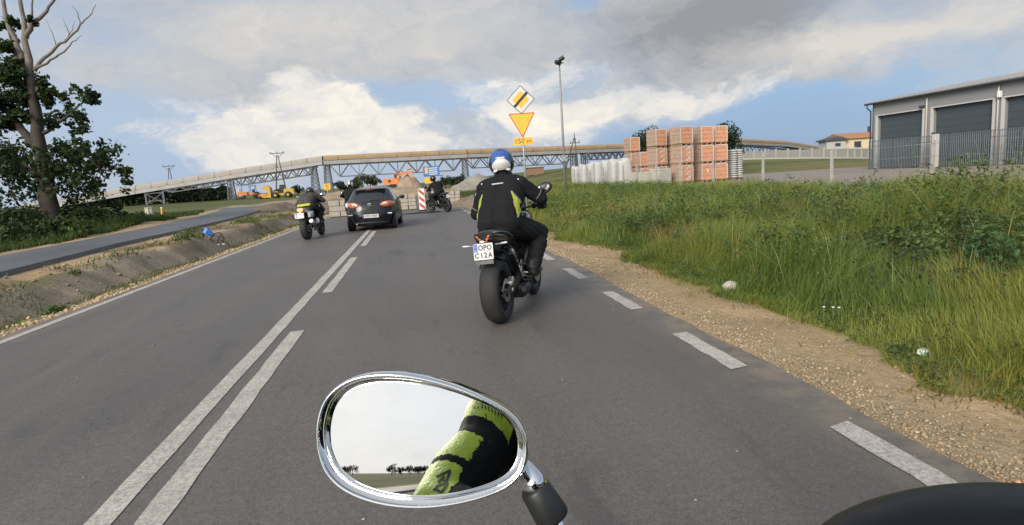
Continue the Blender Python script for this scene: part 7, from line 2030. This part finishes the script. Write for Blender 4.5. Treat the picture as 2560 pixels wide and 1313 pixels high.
for t in [1.004 - .0495 * k for k in range(20)] + [.03]:
    rings.append([loc(on((c0[0] + (b[0] - c0[0]) * t, c0[1] + (b[1] - c0[1]) * t), -.0035)) for b in pi_])
mb = MB(); mb.loft(rings); g = mb.build('mirror_glass', M['mirror'], shell)
for poly in g.data.polygons: poly.use_smooth = True
# stalk: chrome neck, rubber sleeve, thin rod down to the handlebar
s0, s1, s2, s3 = [at(*cr(*c), .5) for c in ((1690, 860), (1835, 990), (1900, 1150), (2000, 1330))]
s0 = s0 - MN * .03; s1 = at(*cr(1830, 985), .505); s2 = at(*cr(1835, 1010), .505); 
mb = MB(); mb.tube([loc(s0), loc(s0.lerp(s1, .5)), loc(s1), loc(at(*cr(1860, 1030), .505))], [.0085, .0105, .0115, .0115], 16); mb.build('mirror_neck', M['chrome'], shell)
mb = MB(); a, b = at(*cr(1820, 1000), .506), at(*cr(1985, 1262), .508); mb.tube([loc(a), loc(a.lerp(b, .02)), loc(a.lerp(b, .1)), loc(a.lerp(b, .9)), loc(a.lerp(b, .98)), loc(b)], [.008, .0125, .0145, .0165, .0155, .010], 18); mb.build('rubber_sleeve', M['black_plastic'], shell)
mb = MB(); c = at(*cr(2060, 1400), .51); e = own.matrix_world @ Vector((-.25, 1.0, 1.06)); mb.tube([loc(b.lerp(c, -.1)), loc(c), loc(c.lerp(e, .5)), loc(e)], .0062, 12); mb.build('mirror_stalk', M['chrome'], shell)
# black front cowl
mb = MB(); mb.ell((.10, 1.30, .95), (.285, .17, .108), 40, 20); cw = mb.build('front_cowl', pmat('gloss_cowl', (.003, .0033, .004), .38, coat=0, var=.05, spec=.22), own)
mb = MB(); mb.tube([(-.15, 1.20, .995), (-.06, 1.17, 1.028), (.06, 1.165, 1.034), (.17, 1.19, 1.01)], .004, 6); mb.build('cowl_seam', M['black_plastic'], cw)

# --- its rider: only the sleeve and the side of the body show, in the mirror glass
bw = lambda x, y, z: own.matrix_world @ Vector((x, y, z))
pel = Vector((.30, -.36, .93))
me_ = thing('person', 'person in lime and black motorcycle clothing, seen only as a reflection in the chrome mirror', 'person', tuple(pel))
A = [mpt(1510, 470, .75), mpt(1400, 720, .65), mpt(1235, 930, .53), mpt(1075, 1190, .43)]
ar = [.088, .076, .073, .060]
gL, gR = bw(-.335, .947, 1.062), bw(.335, .947, 1.062); wL = gL + Vector((-.06, -.055, .03)); wR = gR + Vector((-.03, -.07, .03))
bl = [((.30, -.36, .95), (.24, -.38, 1.08), .17, .16, 1), ((.24, -.38, 1.08), (.13, -.40, 1.22), .16, .165, 1), ((.02, -.38, 1.14), (.05, -.36, 1.24), .12, .12, 1), (tuple(A[0] + Vector((.05, -.02, 0))), (.32, -.32, 1.31), .095, .09, 1), ((.13, -.36, 1.30), (.13, -.28, 1.45), .085, .065, 1), ((.22, -.36, 1.15), (.25, -.35, 1.26), .13, .12, 1)]
for k in range(3): bl.append((tuple(A[k]), tuple(A[k + 1]), ar[k], ar[k + 1], 0))
bl += [(tuple(A[3]), tuple(A[3].lerp(wL, .5)), .060, .052, 2), (tuple(A[3].lerp(wL, .5)), tuple(wL), .052, .042, 2), ((.36, -.32, 1.29), (.64, -.02, 1.12), .08, .065, 2), ((.64, -.02, 1.12), tuple(wR), .062, .042, 2)]
for s in (-1, 1):
    hp_ = pel + Vector((s * .10, .03, -.02)); kn = bw(s * .285, .86, .775); an = bw(s * .215, .50, .43)
    bl += [(tuple(hp_), tuple(kn), .12, .082, 3), (tuple(kn), tuple(an), .082, .062, 3), (tuple(an), tuple(an + Vector((0, 0, -.06))), .06, .05, 4), (tuple(an + Vector((0, 0, -.06))), tuple(an + Vector((.03, .19, -.05))), .042, .036, 4)]
bl = [(tuple(Vector(a) - pel), tuple(Vector(b) - pel), ra, rb, m) for a, b, ra, rb, m in bl]
Al = [np.array(a - pel) for a in A]; yk = [470, 720, 930, 1190]
def arm_cls(c, idx):
    out = np.full(len(c), 1, np.int32); out[idx == 3] = 3; out[idx == 4] = 4
    k = idx == 0; best = np.full(len(c), 1e9); yv = np.zeros(len(c)); lat = np.zeros(len(c))
    right = np.array(_r); 
    for i in range(3):
        a, b = Al[i], Al[i + 1]; d = b - a; t = ((c - a) @ d) / (d @ d); t2 = np.clip(t, -.8 if i == 0 else 0, 1.3 if i == 2 else 1); v = c - (a + t2[:, None] * d); ds = np.linalg.norm(v, axis=1)
        w = ds < best; best[w] = ds[w]; yv[w] = (yk[i] + (yk[i + 1] - yk[i]) * t2)[w]; lat[w] = (v @ right)[w]
    yv = yv - lat * 900 * .55
    lime = ((yv < 660) | ((yv > 820) & (yv < 1000)) | (yv > 1050)) & (lat < np.where(yv < 740, .07, np.where(yv < 1020, .034, .030))) & (yv < 1600)
    out[k & lime] = 0
    fg = (idx == 2) & (c[:, 0] + pel.x < .06); a, b = Al[2], Al[3]; d = b - a; v = c - (a + (((c - a) @ d) / (d @ d))[:, None] * d); out[fg & ((v @ right) < .034)] = 0
    return out
M['sleeve_lime'] = pmat('sleeve_lime', (.46, .60, .035), .55, var=.18, vs=30, bump=.5, bs=70)
ob = remesh_blobs(bl, 'body', [M['sleeve_lime'], M['jacket'], M['jacket'], M['trousers'], M['leather']], .0066, 8, me_, arm_cls, .02)
helmet(me_, Vector((.14, -.22, 1.60)) - pel, [M['black_paint'], M['lime'], M['black_paint']], 'half', (R(-8), 0, R(-8)))
for s, w, g_ in ((-1, wL, gL), (1, wR, gR)): glove(me_, w - pel, g_ - pel, s, M['leather'], (math.cos(OH) * .9, -.55, 0), .009)
# black letters printed on the sleeve
from mathutils.bvhtree import BVHTree
bv = BVHTree.FromObject(ob, bpy.context.evaluated_depsgraph_get())
def printed(strokes, wd, name, mat, lift=.0012):
    mb = MB()
    for (x0, y0), (x1, y1) in strokes:
        d = Vector((x1 - x0, y1 - y0)); L = d.length; d /= L; nrm = Vector((-d.y, d.x)); n = max(2, int(L / 12)); row = []
        for i in range(n + 1):
            for s in (-1, 1):
                q = Vector((x0, y0)) + d * L * i / n + nrm * wd / 2 * s; h, o = mdir(cr(q.x, q.y)); hit = bv.ray_cast(h - pel, o)
                row.append(hit[0] - o * lift if hit[0] is not None else None)
        for i in range(n):
            f = [row[2 * i], row[2 * i + 1], row[2 * i + 3], row[2 * i + 2]]
            if all(v is not None for v in f): mb.add(f, [(0, 1, 2, 3)])
    if mb.v: mb.build(name, mat, me_)
printed([((1045, 942), (1160, 886)), ((1158, 890), (1122, 990)), ((1060, 985), (1112, 935)), ((1095, 960), (1128, 980))], 22, 'sleeve_letter', M['black_print'])
printed([((1022, 1052), (1060, 1008)), ((1060, 1008), (1142, 990)), ((1138, 990), (1085, 1068)), ((1040, 1040), (1085, 1066))], 22, 'sleeve_letter', M['black_print'])
printed([((1410 + 26 * k, 340 + 12 * k), (1418 + 26 * k, 385 + 14 * k)) for k in range(7)] + [((1350 + 30 * k, 375), (1354 + 30 * k, 392)) for k in range(3)] + [((1440, 430), (1450, 480)), ((1385, 640), (1420, 690)), ((1460, 640), (1490, 670))], 9, 'sleeve_vent', M['black_print'])

# field trees behind, seen small in the mirror
for i, (cx, top, r) in enumerate(((300, 850, 2.6), (375, 838, 3.4), (690, 832, 3.0), (765, 858, 2.4), (835, 840, 3.2), (905, 850, 2.8), (950, 846, 2.8))):
    h, o = mdir(cr(cx, 890)); az = math.atan2(o.x, o.y); x, y = 190 * math.sin(az), 190 * math.cos(az); z = zgs(x, y)
    h, o = mdir(cr(cx, top)); topz = h.z + 190 * o.z / math.hypot(o.x, o.y) - z
    t = thing('tree', ['small field tree seen at the far left of the mirror glass', 'taller field tree second from the left in the mirror glass', 'field tree seen just left of the middle of the mirror horizon', 'low field tree in the middle of the mirror horizon', 'tall field tree right of the middle in the mirror glass', 'field tree beside the lime sleeve in the mirror glass', 'last field tree half behind the lime sleeve in the mirror glass'][i], 'tree', (x, y, z), 0, 'trees across the field behind')
    mb = MB(); mb.tube([(0, 0, -.3), (.1, 0, topz * .6)], [.25, .1], 7); mb.build('trunk', M['bark'], t)
    rg = np.random.default_rng(300 + i); n = 700; k = 14; lc = rg.normal(0, .5, (k, 3)) * np.array([r, r, topz * .26]) + np.array([0, 0, topz * .62]); ii = rg.integers(0, k, n)
    c = lc[ii] + rg.normal(0, .16 * r, (n, 3)); c[:, 2] = np.clip(c[:, 2], .3, topz); nr = rg.normal(0, 1, (n, 3))
    veg('crown', [leaves(c, rg.uniform(.35, .8, n), nr, jitter_col((.05, .065, .035), n, .2), .6)], M['leaf'], t)
